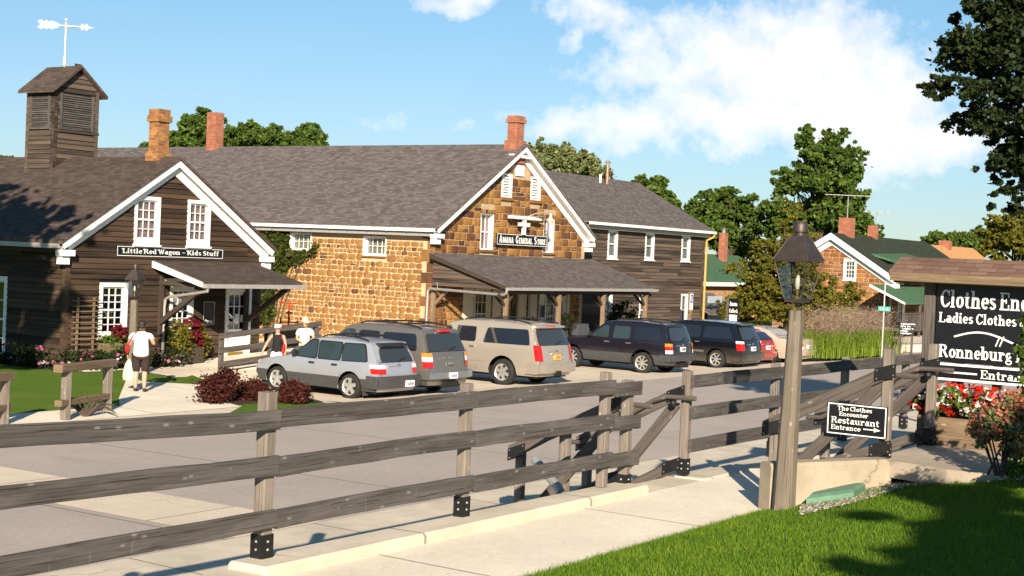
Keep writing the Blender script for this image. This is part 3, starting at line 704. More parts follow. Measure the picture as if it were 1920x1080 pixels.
# near side: sidewalk, kerb that carries the fence, lawn bank
SWZ = 1.06
sheet('sidewalk', lin(-40, 70, 55), [6.6, 8.5], lambda x, y: SWZ, MT['walk'])
mb = MB()
for a, b, h in ((-40, 8.95, .03), (8.95, 15.46, .1), (16.95, 60, .025)):
    K = max(1, int((b-a)/1.5))
    for k in range(K):
        x0, x1 = a+(b-a)*k/K, a+(b-a)*(k+1)/K; c = .03
        prof = [(8.46, .2), (8.46, SWZ+h-c), (8.46+c, SWZ+h), (8.89, SWZ+h-.01), (8.92, SWZ+h-.04), (8.92, .2)]
        P = [(x0, y, z) for y, z in prof]+[(x1, y, z) for y, z in prof]; n = 6
        mb.add(P, [(i, (i+1)%n, n+(i+1)%n, n+i) for i in range(n)]+([tuple(range(n-1,-1,-1))] if k == 0 else [])+([tuple(range(n,2*n))] if k == K-1 else []))
tag(mb.build('kerb', MT['curb']), kind='structure')
mb = MB()
for k in range(4):
    y0 = 8.46+k*.5; z = SWZ-.002-k*.16
    mb.box(15.46, y0, .3, 16.95, y0+.5, z)
tag(mb.build('street_steps', MT['curb']), kind='structure')
def lawnz(x, y):
    t = max(0, 6.85-y); z = SWZ+.025+.18*t-.0025*t*t
    k = max(0, min(1, (x-14.6)/2.4)); s = .14*k*min(1, t/.5)
    return z+s
LX = lin(-30, 34, 64); LY = lin(-24, 6.84, 50)
sheet('lawn', LX, LY, lawnz, MT['lawn'])
def on_lawn(px, py, e=0.0):
    z = 1.4
    for _ in range(12): p = at(px, py, Z=z); z = lawnz(p.x, min(6.84, p.y))+e
    return at(px, py, Z=z)
# grass blades over the part of the lawn near the camera
def scatter_mesh(name, V, F, mats, parent=None, mi=None, loc=None):
    """V (n,3) float array in world space, F (m,k) int array"""
    me = bpy.data.meshes.new(name); o = bpy.data.objects.new(name, me); COL.objects.link(o)
    base = np.zeros(3)
    if parent is not None:
        o.parent = parent; p = parent
        while p is not None: base += np.array(p.location); p = p.parent
    else:
        base = np.array([V[:,0].mean(), V[:,1].mean(), V[:,2].min()]) if loc is None else np.array(loc); o.location = base
    V = (V-base).astype(np.float32); n, k = F.shape
    me.vertices.add(len(V)); me.vertices.foreach_set('co', V.ravel()); me.loops.add(n*k); me.loops.foreach_set('vertex_index', F.ravel().astype(np.int32))
    me.polygons.add(n); me.polygons.foreach_set('loop_start', np.arange(0, n*k, k, dtype=np.int32))
    for m in (mats if isinstance(mats, (list, tuple)) else [mats]): me.materials.append(m)
    if mi is not None: me.polygons.foreach_set('material_index', mi.astype(np.int32))
    me.update(calc_edges=True); me.validate(); return o
def blades(P, h, w, lean, rng, tip=None):
    n = len(P); a = rng.uniform(0, 2*np.pi, n); d = np.stack([np.cos(a), np.sin(a), np.zeros(n)], 1); b = rng.uniform(0, 2*np.pi, n); l = np.stack([np.cos(b), np.sin(b), np.zeros(n)], 1)*(lean*rng.uniform(.3, 1.3, n))[:, None]
    hh = h*rng.uniform(.6, 1.3, n); up = np.array([0, 0, 1.])
    p0 = P-d*w/2; p1 = P+d*w/2; m = P+l*.35+up*(hh*.6)[:, None]; t = P+l+up*hh[:, None]
    V = np.stack([p0, p1, m+d*w*.35, t, m-d*w*.35], 1).reshape(-1, 3)
    F = np.arange(n)[:, None]*5+np.array([[0, 1, 2, 4]]); F2 = np.arange(n)[:, None]*5+np.array([[4, 2, 3, 3]])
    F2 = np.arange(n)[:, None]*5+np.array([[2, 3, 4]])
    return V, F, F2
rng = np.random.default_rng(3)
N = 150000
XY = np.stack([rng.uniform(7.2, 18.6, N), rng.uniform(.2, 6.86, N)], 1)
cx = (XY[:,0]*R0.x+XY[:,1]*R0.y)/(XY[:,0]*F0.x+XY[:,1]*F0.y); dd = XY[:,0]*F0.x+XY[:,1]*F0.y
edge_ok = ~((XY[:,0] > 14.9) & (XY[:,1] > 6.75-.62*(XY[:,0]-14.9)-.06*np.sin(XY[:,0]*5)))
keep = (cx > -.05) & (cx < .42) & (dd > 7.2) & (dd < 18) & edge_ok & (rng.uniform(0, 1, N) < np.clip(14/dd, 0, 1))
XY = XY[keep]; Z = np.array([lawnz(x, y) for x, y in XY])
V, F, F2 = blades(np.column_stack([XY, Z-.005]), .045, .0055, .03, rng)
E_ = 9000; ex = rng.uniform(9.5, 15.3, E_); ey = 6.84+rng.normal(size=E_)*.045-.03; V3, F3, F4 = blades(np.column_stack([ex, ey, np.full(E_, SWZ+.005)]), .06, .006, .05, rng)
tri = np.concatenate([F[:, [0,1,2]], F[:, [0,2,3]], F2, np.concatenate([F3[:, [0,1,2]], F3[:, [0,2,3]], F4])+len(V)]); V = np.concatenate([V, V3])
tag(scatter_mesh('grass', V, tri, MT['blade']), kind='stuff')
# gravel strip between the lawn and the upper walk
GX = [1500,1600,1700,1810,1900,1990]; GB = [966,943,912,902,900,905]; GT = [948,925,880,880,884,880]
G1_ = [on_lawn(x, y, .012) for x, y in zip(GX, GB)]; G2_ = [on_lawn(x, y, .012) for x, y in zip(GX, GT)]
mb = MB()
for i in range(5): mb.add([G1_[i], G1_[i+1], G2_[i+1], G2_[i]], [(0,1,2,3)])
tag(mb.build('gravel_bed', MT['gravelbed']), kind='structure')
gp = []
for i in range(2200):
    t = rng.uniform(0, 4.2); k = int(t); f = t-k; gp.append(G1_[k].lerp(G1_[k+1], f).lerp(G2_[k].lerp(G2_[k+1], f), rng.uniform(0,1)))
mb = MB()
for p in gp:
    r = random.uniform(.012, .03); mb.blob(p+Vector((0,0,.004)), (r, r*random.uniform(.6,1.2), r*.7), 5)
def pebfn(g):
    return pbr(g, g.ramp(rnd(g), [(0.0,(0.1,0.08,0.065)),(0.5,(0.3,0.26,0.21)),(1.0,(0.6,0.56,0.5))]), .8)
MT['pebble'] = mat('river_pebbles', pebfn); tag(mb.build('gravel', MT['pebble'], sharp=80), kind='stuff')
SLZ = 1.65
pl_ = [at(x, y, Z=SLZ) for x, y in ((1662,862),(1700,868),(1775,880),(1850,889))]
poly_sheet('upper_walk', [(16.7,6.15,SLZ)]+[tuple(p) for p in pl_]+[(16.9,2.5,SLZ),(20.6,2.5,SLZ),(20.6,6.15,SLZ)], MT['slabconc'], .2)
mb = MB()
for k in range(3): mb.box(16.82, 6.15+k*.36, .9, 18.75, 6.51+k*.36, SLZ-.15-k*.15)
tag(mb.build('entrance_steps', MT['curb']), kind='structure')
# low retaining wall beside the lamp
A = Vector((15.47,6.96,0)); B = Vector((16.72,6.0,0)); d = (B-A).normalized(); nn = Vector((-d.y, d.x, 0)); mb = MB(); K = 8
prof = [(-.13,.95),(-.13,1.57),(-.1,1.61),(.1,1.61),(.13,1.57),(.13,.95)]
rings = [[A+(B-A)*k/K+nn*a+UP*(z+(.05*(k/K) if z > 1.3 else 0)) for a, z in prof] for k in range(K+1)]; n = 6
mb.add([p for r in rings for p in r], [(k*n+i, (k+1)*n+i, (k+1)*n+(i+1)%n, k*n+(i+1)%n) for k in range(K) for i in range(n)]+[tuple(range(n)), tuple(K*n+i for i in range(n-1,-1,-1))])
tag(mb.build('retaining_wall', MT['wallconc']), 'low stained concrete retaining wall behind the foreground lamp post', 'wall')
# ------------------------------------------------------------------ brown clapboard house, left
H = thing('clapboard_house', 'dark brown clapboard house with white gable trim and a louvred roof cupola', 'house', (25.1,31.35,.3))
LFX0, LFX1, LZE, LZP, LY0 = 24.75, 32.63, 3.70, 6.17, 31.1
gy = gable(LFX0, LFX1, LZE-.1, LZP-.1); Ff = FY(0, 31.35); Fs = FX(25.1, 0)
front_ops = [(26.2,27.17,1.16,2.64),(28.7,29.6,1.14,2.56),(30.87,31.93,.38,2.51),(27.31,28.23,3.71,5.04),(29.25,30.14,3.72,5.04)]
mb = MB(); panel(mb, Ff, 25.12, 32.35, .2, gy, front_ops, -.02, 1, (28.69,)); siding(mb, Ff, 25.2, 32.3, .3, lambda s: gy(s)-.12, front_ops)
side_ops = [(-34.85,-33.72,.34,2.68)]
panel(mb, Fs, -48, -31.37, .2, lambda s: 3.6, side_ops, -.02, 1); siding(mb, Fs, -48, -31.45, .3, lambda s: 3.6, side_ops)
for x, y in ((25.07, 31.32), (32.2, 31.32)): mb.box(x, y, .25, x+.14, y+.14, 3.66, 0)
mb.box(32.3, 31.5, .2, 32.36, 48, 3.7, 1); mb.box(25.1, 47.9, .2, 32.36, 48, 3.7, 1)
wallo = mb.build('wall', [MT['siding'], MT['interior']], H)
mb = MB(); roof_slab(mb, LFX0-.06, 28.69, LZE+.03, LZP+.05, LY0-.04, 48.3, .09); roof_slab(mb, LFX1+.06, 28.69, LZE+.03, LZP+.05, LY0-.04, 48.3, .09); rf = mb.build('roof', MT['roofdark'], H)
mb = MB(); rake_trim(mb, LFX0, LFX1, LZE-.05, LZP-.06, LY0, 31.32); mb.build('gable_trim', MT['white'], H)
mb = MB(); mb.box(24.64, 31.2, 3.52, 24.76, 48, 3.64); mb.box(24.9, 31.25, 3.4, 25.06, 48, 3.6, 1); mb.build('gutter', [MT['gutter'], MT['beamdark']], H)
window(H, Ff, 26.2, 27.17, 1.16, 2.64, 3, 3, .11, .03, None, True, True)
window(H, Ff, 28.7, 29.6, 1.14, 2.56, 3, 3, .11, .03, None, True, True)
for a, b, c, d in front_ops[3:]: window(H, Ff, a, b, c, d, 3, 2, .1, .03, 'curtain', True, True, bottom=.15)
def door(par, Fr, s0, s1, z0, z1, glass=True, leaf='white', frame='white', kick=True, split=.45, nx=3, nz=3, ops=None):
    f = MB(); t = .1; f.wbox(Fr, s0, s0+t, -.05, .06, z0, z1); f.wbox(Fr, s1-t, s1, -.05, .06, z0, z1); f.wbox(Fr, s0+t, s1-t, -.05, .06, z1-t, z1); f.build('door_frame', MT[frame], par)
    a, b = s0+t, s1-t; zs = z0+(z1-t-z0)*split; L = MB(); e = .1
    L.wbox(Fr, a, b, -.06, -.012, z0, zs); L.wbox(Fr, a, a+e, -.06, -.012, zs, z1-t); L.wbox(Fr, b-e, b, -.06, -.012, zs, z1-t); L.wbox(Fr, a+e, b-e, -.06, -.012, z1-t-e, z1-t)
    for x0, x1 in ((a+.1,(a+b)/2-.04),((a+b)/2+.04,b-.1)): L.wbox(Fr, x0, x1, -.012, -.004, z0+.25, zs-.1)
    for i in range(1, nx): x = a+e+(b-a-2*e)*i/nx; L.wbox(Fr, x-.014, x+.014, -.055, -.015, zs, z1-t-e)
    for i in range(1, nz): z = zs+(z1-t-e-zs)*i/nz; L.wbox(Fr, a+e, b-e, -.054, -.016, z-.014, z+.014)
    lo = L.build('door', MT[leaf], par); o, S, N = Fr
    p = MB(); p.add([o+S*x+N*-.03+UP*z for x, z in ((a+e,zs),(b-e,zs),(b-e,z1-t-e),(a+e,z1-t-e))], [(0,1,2,3)]); p.build('pane', MT['glass'], lo)
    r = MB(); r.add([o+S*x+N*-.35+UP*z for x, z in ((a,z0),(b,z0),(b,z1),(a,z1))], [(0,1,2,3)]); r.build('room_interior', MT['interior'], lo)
    k = MB(); k.blob(o+S*(a+.06)+N*.03+UP*(z0+1.0), .03, 8); k.build('handle', MT['brass'], lo)
    if kick: q = MB(); q.wbox(Fr, a+.12, b-.12, -.008, .002, z0+.06, z0+.24); q.build('kick_plate', MT['brass'], lo)
    return lo
dl = door(H, Ff, 30.87, 31.93, .38, 2.51)
nt = MB(); nt.wbox(Ff, 31.35, 31.5, -.028, -.022, 1.5, 1.75); nt.wbox(Ff, 31.58, 31.7, -.028, -.022, 1.5, 1.72); nt.build('notice', MT['letter'], dl)
window(H, Fs, -34.85, -33.72, .34, 2.68, 2, 2, .12, .03, None, True, False)
# entrance canopy
mb = MB(); P = [(28.05,29.3,2.78),(31.95,29.3,2.78),(31.95,31.33,3.3),(28.05,31.33,3.3)]; mb.prism([Vector(p) for p in P][::-1], (0,0,-.07)); cn = mb.build('canopy', MT['roofdark'], H)
mb = MB(); mb.prism([Vector(p) for p in ((28.03,29.3,2.62),(28.03,29.3,2.75),(28.03,31.3,3.26),(28.03,31.3,3.08))], (-.05,0,0)); mb.box(28.3, 31.25, 2.62, 29.4, 31.31, 2.78); mb.build('canopy_trim', MT['white'], cn)
mb = MB(); mb.box(28.0, 29.16, 2.6, 32.0, 29.29, 2.71); mb.build('canopy_gutter', MT['gutter'], cn)
mb = MB()
for x in (28.35, 31.7): mb = MB(); mb.beam((x,31.25,1.55), (x,29.6,2.62), .11, .14); mb.beam((x,31.29,1.2),(x,31.29,2.9),.12,.12,(0,1,0)); mb.beam((x,29.4,2.66),(x,31.3,2.66),.1,.12); mb.build('canopy_bracket', MT['beamdark'], cn)
mb = MB(); mb.tube([(28.1,29.2,2.66),(28.12,29.22,2.52),(28.3,29.9,2.42),(28.42,31.0,2.28),(28.44,31.2,2.2),(28.44,31.24,2.0),(28.44,31.24,.45),(28.44,31.0,.34)], .045, 8); mb.build('downpipe', MT['gutter'], H)
# roof chimney and cupola
mb = MB(); mb.box(28.52,31.85,5.5,28.93,32.23,7.2); mb.box(28.47,31.79,7.2,28.98,32.28,7.38); mb.box(28.51,31.83,7.38,28.94,32.25,7.56); mb.box(28.47,31.78,5.6,28.98,32.3,6.34); mb.build('chimney', MT['brickold'], rf)
CU = MB(); cx0, cx1, cy0, cy1 = 28.08, 29.66, 35.85, 37.1; zb, zt = 5.15, 8.25
FcF = FY(0, cy0); FcS = FX(cx0, 0); cg = gable(cx0-.1, cx1+.1, zt, zt+.72)
CU.box(cx0+.02, cy0+.02, zb, cx1-.02, cy1-.02, zt)
lo_f = [(cx0+.16, cx1-.16, 7.0, 8.1)]; lo_s = [(-cy1+.16, -cy0-.16, 7.0, 8.1)]
siding(CU, FcF, cx0+.1, cx1-.1, zb, cg, lo_f, .14); siding(CU, FcS, -cy1+.1, -cy0-.1, zb, lambda s: zt, lo_s, .14)
panel(CU, FcF, cx0, cx1, zt-.05, cg, [], -.005)
for x in (cx0-.03, cx1-.1): CU.box(x, cy0-.03, zb, x+.13, cy0+.1, zt)
CU.box(cx0-.03, cy1-.1, zb, cx0+.1, cy1+.03, zt); CU.box(cx0-.05, cy0-.05, 6.94, cx1+.05, cy0-.031, 7.02)
cu = CU.build('cupola', [MT['sidinggrey']], H)
for Fr, (a, b, c, d) in ((FcF, lo_f[0]), (FcS, lo_s[0])):
    l = MB(); l.wbox(Fr, a, b, .002, .008, c, d, 1)
    l.wbox(Fr, a, a+.09, .01, .05, c, d); l.wbox(Fr, b-.09, b, .01, .05, c, d); l.wbox(Fr, a+.09, b-.09, .01, .05, c, c+.05)
    for k in range(16):
        z = c+.06+(d-c-.08)*k/16; o, S, N = Fr; q = [o+S*(a+.09)+N*.045+UP*z, o+S*(b-.09)+N*.045+UP*z, o+S*(b-.09)+N*.012+UP*(z+.055), o+S*(a+.09)+N*.012+UP*(z+.055)]; l.add(q, [(0,1,2,3)])
    l.build('louvre', [MT['rail'], MT['interior']], cu)
xc = (cx0+cx1)/2; mb = MB(); roof_slab(mb, cx0-.22, xc, zt-.1, zt+.72, cy0-.2, cy1+.2, .09); roof_slab(mb, cx1+.22, xc, zt-.1, zt+.72, cy0-.2, cy1+.2, .09); mb.build('cupola_roof', MT['roofdark'], cu)
# weather vane: an arrow on a rod
rp = Vector((xc, (cy0+cy1)/2, zt+.7)); mb = MB(); mb.tube([rp, rp+UP*1.35], .028, 8); mb.blob(rp+UP*1.42, .05, 8); mb.tube([rp+UP*.05, rp+UP*.3], .055, 8)
ad = (R0*.97+F0*.2).normalized(); cc = rp+UP*1.24; mb.tube([cc-ad*.62, cc+ad*.6], .026, 6)
tipp = [(.42,0.0),(.46,.1),(.56,.05),(.6,.12),(.66,.03),(.82,0),(.66,-.03),(.6,-.12),(.56,-.05),(.46,-.1)]; tl = [(-.2,.05),(-.42,.13),(-.5,.08),(-.56,.14),(-.64,.08),(-.7,.14),(-.82,.1),(-.74,0),(-.82,-.1),(-.7,-.14),(-.64,-.08),(-.56,-.14),(-.5,-.08),(-.42,-.13),(-.2,-.05)]
nv = ad.cross(UP).normalized()
for pl in (tipp, tl): mb.prism([cc+ad*a+UP*b-nv*.015 for a, b in pl], nv*.03)
mb.build('weather_vane', MT['cream'], cu)
# ------------------------------------------------------------------ stone general store
S_ = thing('stone_store', 'long ochre stone store with a white trimmed gable and plank porch', 'building', (43.05,32.95,.0))
X0, X1, ZE, ZP, Y0 = 42.73, 53.89, 4.74, 8.24, 32.62
gs = gable(X0, X1, ZE-.06, ZP-.06); Fg = FY(0, 32.95); Fw = FX(43.05, 0)
gops = [(45.85,46.75,4.0,5.43),(50.28,51.12,4.0,5.43),(47.15,47.85,6.12,7.06),(49.2,49.9,6.12,7.06),(45.6,46.7,.5,2.55),(47.6,49.2,.25,2.6),(50.6,51.5,.3,2.5)]
sops = [(-40.2,-39.06,3.68,4.4),(-36.4,-35.28,3.6,4.36)]
mb = MB(); panel(mb, Fg, 43.05, 53.57, 0, lambda s: gs(s)-.1, gops, 0, 3, (48.31,)); panel(mb, Fw, -62, -32.95, 0, lambda s: 4.62, sops, 0, 2)
zt_ = lambda s: gs(s)-.18
# arches of upright stones above the openings are laid first, the rest of the wall around them
stones(mb, Fg, 43.42, 53.3, .05, zt_, [(a, b, c-.12, d+.16) for a, b, c, d in gops]+[(47.9,49.3,7.1,7.5)], (.2,.32), (.85,2.1), .026, .12, .01, 1, .03)
for a, b, c, d in gops[:4]:
    n = 6 if c < 6 else 4
    for k in range(n):
        s = a-.08+(b-a+.16)*k/n; w_ = (b-a+.16)/n; o, S, N = Fg; t = .025*random.random()
        mb.add([o+S*(s+.01)+UP*(d+.02)+N*.03, o+S*(s+w_-.01)+UP*(d+.02)+N*.03, o+S*(s+w_-.005)+UP*(d+.15)+N*.03, o+S*(s+.005)+UP*(d+.15)+N*.03], [(0,1,2,3)], 1)
stones(mb, Fw, -62, -33.5, .05, lambda s: 4.42, [(a-.02, b+.02, c-.17, d+.13) for a, b, c, d in sops], (.14,.29), (.8,2.0), .028, .34, .022, 0, .03)
z = .05; k = 0
while z < 4.45:                                   # dressed quoins where the two walls meet
    h = random.uniform(.34,.5); L1, L2 = (.62,.36) if k % 2 else (.36,.62); h = min(h, 4.5-z)
    mb.wbox(Fg, 43.02, 43.05+L1-.02, 0, .036, z+.012, z+h-.012, 4); mb.wbox(Fw, -32.95-L2+.02, -32.92, 0, .034, z+.014, z+h-.014, 4); z += h; k += 1
mb.box(53.5,33,0,53.57,62,4.7,3); mb.box(43.05,61.9,0,53.57,62,4.7,2)
mb.build('wall', [MT['stone'], MT['ashlar'], MT['mortar'], MT['mortardark'], MT['quoin']], S_)
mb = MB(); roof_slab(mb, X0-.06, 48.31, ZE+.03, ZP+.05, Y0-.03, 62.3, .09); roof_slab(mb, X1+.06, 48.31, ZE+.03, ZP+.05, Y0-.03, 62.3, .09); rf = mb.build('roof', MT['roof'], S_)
mb = MB(); rake_trim(mb, X0, X1, ZE-.05, ZP-.06, Y0, 32.93, .17, .2)
mb.box(48.02,32.84,7.0,48.6,32.93,7.42) if False else None
mb.wbox(Fg, 48.05, 48.62, .02, .06, 7.02, 7.45); mb.box(47.5, 32.66, 7.72, 49.12, 32.9, 7.84); mb.build('gable_trim', MT['white'], S_)
mb = MB(); mb.box(42.56, 32.7, 4.58, 42.68, 62, 4.7); mb.box(42.7, 32.95, 4.42, 43.02, 62, 4.56, 1)
for k in range(28): mb.blob((42.55, 33+k*.95, 4.59), .03, 6)
mb.build('gutter', [MT['white'], MT['gutter']], S_)
mb = MB(); mb.box(47.98,32.9,7.7,48.5,33.35,9.12); mb.box(47.92,32.84,9.12,48.56,33.41,9.28); mb.box(47.96,32.88,9.28,48.52,33.37,9.4); mb.box(47.9,32.82,7.5,48.58,33.43,8.42); mb.build('chimney', MT['brick'], rf)
mb = MB(); mb.box(48.0,49.75,7.7,48.5,50.35,9.86); mb.build('chimney', MT['brick'], rf)
for a, b, c, d in gops[:2]: window(S_, Fg, a, b, c, d, 3, 1, .02, .2, 'curtain', True, True, .05, None, 'white', 'ashlar')
for i, (a, b, c, d) in enumerate(gops[2:4]):
    l = MB(); l.wbox(Fg, a, a+.08, -.1, .04, c, d); l.wbox(Fg, b-.16, b, -.1, .04, c, d); l.wbox(Fg, a+.08, b-.16, -.1, .04, d-.08, d); l.wbox(Fg, a+.08, b-.16, -.1, .04, c, c+.07)
    o, S, N = Fg
    for k in range(7):
        z = c+.1+(d-c-.2)*k/7; l.add([o+S*(a+.08)+N*.03+UP*z, o+S*(b-.16)+N*.03+UP*z, o+S*(b-.16)+N*-.06+UP*(z+.1), o+S*(a+.08)+N*-.06+UP*(z+.1)], [(0,1,2,3)])
    lo = l.build('louvred_vent', MT['white'], S_); q = MB(); q.wbox(Fg, a-.1, b+.1, 0, .1, c-.12, c-.005); q.build('sill', MT['ashlar'], lo)
for a, b, c, d in sops: window(S_, Fw, a, b, c, d, 4, 2, .035, .16, 'blind', False, True, .04, None, 'white', 'ashlar', drape=False)
for a, b, c, d in sops:
    pass
# ground floor behind the porch: cream shutters, window, timber door, white panelled door
def shutter(par, Fr, s0, s1, z0, z1, name='shutter'):
    m = MB(); m.wbox(Fr, s0, s1, .04, .075, z0, z1)
    for k in range(2): m.wbox(Fr, s0+.05, s1-.05, .075, .082, z0+.1+k*(z1-z0)/2, z0+(k+1)*(z1-z0)/2-.1)
    m.build(name, MT['cream'], par)
window(S_, Fg, 45.6, 46.7, .5, 2.55, 3, 2, .09, .08, None, True, True, frame='cream')
for a, b in ((44.85,45.52),(46.82,47.4),(49.35,49.95),(51.9,52.45)): shutter(S_, Fg, a, b, .25, 2.6)
dr = door(S_, Fg, 47.6, 48.75, .25, 2.5, leaf='porchpost', frame='cream', kick=False, split=.4); m = MB(); m.wbox(Fg, 48.75, 49.2, -.05, .05, .25, 2.6); m.build('door_panel', MT['cream'], dr)
window(S_, Fg, 50.6, 51.5, .3, 2.5, 3, 2, .09, .06, None, True, False, frame='white')
m = MB(); m.wbox(Fg, 50.12, 50.5, .04, .07, .3, 2.5); m.build('shutter', MT['white'], S_)
# porch
mb = MB(); P = [(42.72,29.45,2.76),(53.6,29.45,2.76),(54.3,32.93,3.82),(42.72,32.93,3.82)]; mb.prism([Vector(p) for p in P][::-1], (0,0,-.08)); pr_ = mb.build('porch_roof', MT['roof'], S_)
mb = MB(); mb.box(42.7, 29.42, 2.6, 53.6, 29.5, 2.69); mb.prism([Vector(p) for p in ((42.7,29.42,2.62),(42.7,29.42,2.74),(42.7,32.9,3.8),(42.7,32.9,3.62))], (-.05,0,0)); mb.box(42.8,29.52,2.46,53.3,29.68,2.6); mb.build('porch_fascia', MT['beamdark'], pr_)
mb = MB(); Fq = FX(42.86, 0); siding(mb, Fq, -32.85, -29.7, 2.62, lambda s: 2.6+(-s-29.45)*.3, [], .15); mb.build('porch_gable', MT['sidinggrey'], pr_)
mb = MB(); mb.box(42.65, 29.3, 2.6, 53.65, 29.42, 2.7); mb.build('porch_gutter', MT['gutter'], pr_)
for x in (42.95, 46.45, 49.7, 53.1):
    m = MB(); m.beam((x,29.6,.1),(x,29.6,2.47),.15,.15,(0,1,0),0,.012); po_ = m.build('porch_post', MT['porchpost'], S_)
    for q in (-.45, .45): m = MB(); m.beam((x,29.62,1.98),(x+q,29.62,2.47),.07,.07,(0,1,0)); m.build('brace', MT['beamdark'], po_)
    m = MB(); m.beam((x,29.68,1.98),(x,30.2,2.5),.08,.08,(1,0,0)); m.build('brace', MT['beamdark'], po_)
m = MB(); m.beam((42.95,32.85,.1),(42.95,32.85,2.5),.14,.14,(0,1,0)); m.beam((42.95,32.8,1.9),(42.95,32.2,2.5),.1,.1,(1,0,0)); m.build('porch_post', MT['porchpost'], S_)
m = MB(); m.box(42.8,29.2,.0,54,32.95,.14); m.build('porch_floor', MT['wallconc'], S_)
m = MB(); m.tube([(42.6,29.35,2.62),(42.6,29.35,2.5),(42.62,29.5,2.44),(42.72,32.9,2.5),(42.72,32.95,2.4),(42.78,33.0,.1)], .05, 8); m.tube([(42.72,32.5,2.5),(42.72,32.55,2.75)], .015, 6); m.build('downpipe', MT['galv'], S_)
# brown two-storey wing on the right
W_ = thing('clapboard_wing', 'weathered grey brown clapboard annex with narrow white windows right of the gabled stone front', 'building', (53.6,33.4,0))
Fv = FY(0, 33.4); wops = [(56.2,57.05,3.9,5.2),(59.6,60.45,3.92,5.2),(63.2,64.08,3.93,5.2),(63.4,64.1,.75,2.33),(59.3,60.05,.75,2.37),(56.0,56.8,.75,2.37)]
mb = MB(); panel(mb, Fv, 53.58, 65.6, 0, lambda s: 5.3, wops, -.02, 1); siding(mb, Fv, 53.6, 65.5, .1, lambda s: 5.3, wops, .15)
mb.box(65.42,33.34,.05,65.62,33.5,5.3,0); mb.box(65.5,33.4,0,65.6,41.5,5.3,1); mb.add([(65.58,33.4,5.25),(65.58,41.6,5.25),(65.58,37.5,7.6)], [(0,1,2)], 1); mb.build('wall', [MT['sidinggrey'], MT['interior']], W_)
mb = MB()
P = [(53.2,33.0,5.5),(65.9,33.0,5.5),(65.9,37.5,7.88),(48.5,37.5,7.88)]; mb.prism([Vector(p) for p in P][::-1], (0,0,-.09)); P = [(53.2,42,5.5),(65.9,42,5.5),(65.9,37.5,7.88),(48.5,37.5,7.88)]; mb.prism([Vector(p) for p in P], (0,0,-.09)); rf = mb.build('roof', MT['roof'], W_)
mb = MB(); mb.box(54.0,33.12,5.16,65.75,33.36,5.34); mb.build('frieze', MT['gutter'], W_)
mb = MB(); mb.box(53.95,32.88,5.34,65.95,33.0,5.46); mb.build('gutter', MT['white'], W_)
mb = MB(); mb.tube([(65.85,32.95,5.36),(65.85,32.97,5.2),(65.72,33.3,5.02),(65.7,33.3,4.9),(65.7,33.3,.1)], .055, 8); mb.build('downpipe', MT['yellowpipe'], W_)
mb = MB(); p = at(1138,348,Y=36.9); p.z = 7.5; mb.tube([p, p+UP*1.0], .09, 10); mb.lathe([(.13,0),(.13,.1),(0,.14)], p+UP*1.05, 10); mb.build('flue_pipe', plain('rusty_flue', (.35,.2,.13), .5, .6, var=.4), rf)
mb = MB(); p = at(1125,350,Y=36.9); p.z = 7.55; mb.tube([p, p+UP*.42], .06, 10); mb.build('vent_pipe', MT['white'], rf)
for i, (a, b, c, d) in enumerate(wops): window(W_, Fv, a, b, c, d, 1, 1, .09, .03, 'netcurtain', True, True)
# small entrance lean-to at the end of the wing
L_ = thing('entrance_shed', 'low brown shed with a shingled lean-to roof at the annex corner', 'shed', (68,38,0))
a = at(1318,560,Y=36.0); b = at(1366,560,Y=36.0); zb = at(1340,588,Y=35.0).z
mb = MB(); mb.prism([Vector(p) for p in ((a.x-1,35.0,zb),(b.x+.3,35.0,zb),(b.x+.3,37.2,zb+1.0),(a.x-1,37.2,zb+1.0))][::-1], (0,0,-.1)); mb.build('roof', MT['roof'], L_)
Fl = FY(0, 36.2); mb = MB(); panel(mb, Fl, a.x-.8, b.x+.2, 0, lambda s: zb+.2, [], 0, 1); siding(mb, Fl, a.x-.8, b.x+.2, .05, lambda s: zb+.2, []); mb.beam((b.x,35.1,0),(b.x,35.1,zb-.1),.2,.2,(0,1,0)); mb.build('wall', [MT['siding'], MT['interior']], L_)
mb = MB(); mb.wbox(Fl, a.x+.9, b.x-.5, .03, .08, .05, 2.1); mb.build('door', plain('pale_blue_door', (.35,.42,.48), .5), L_)
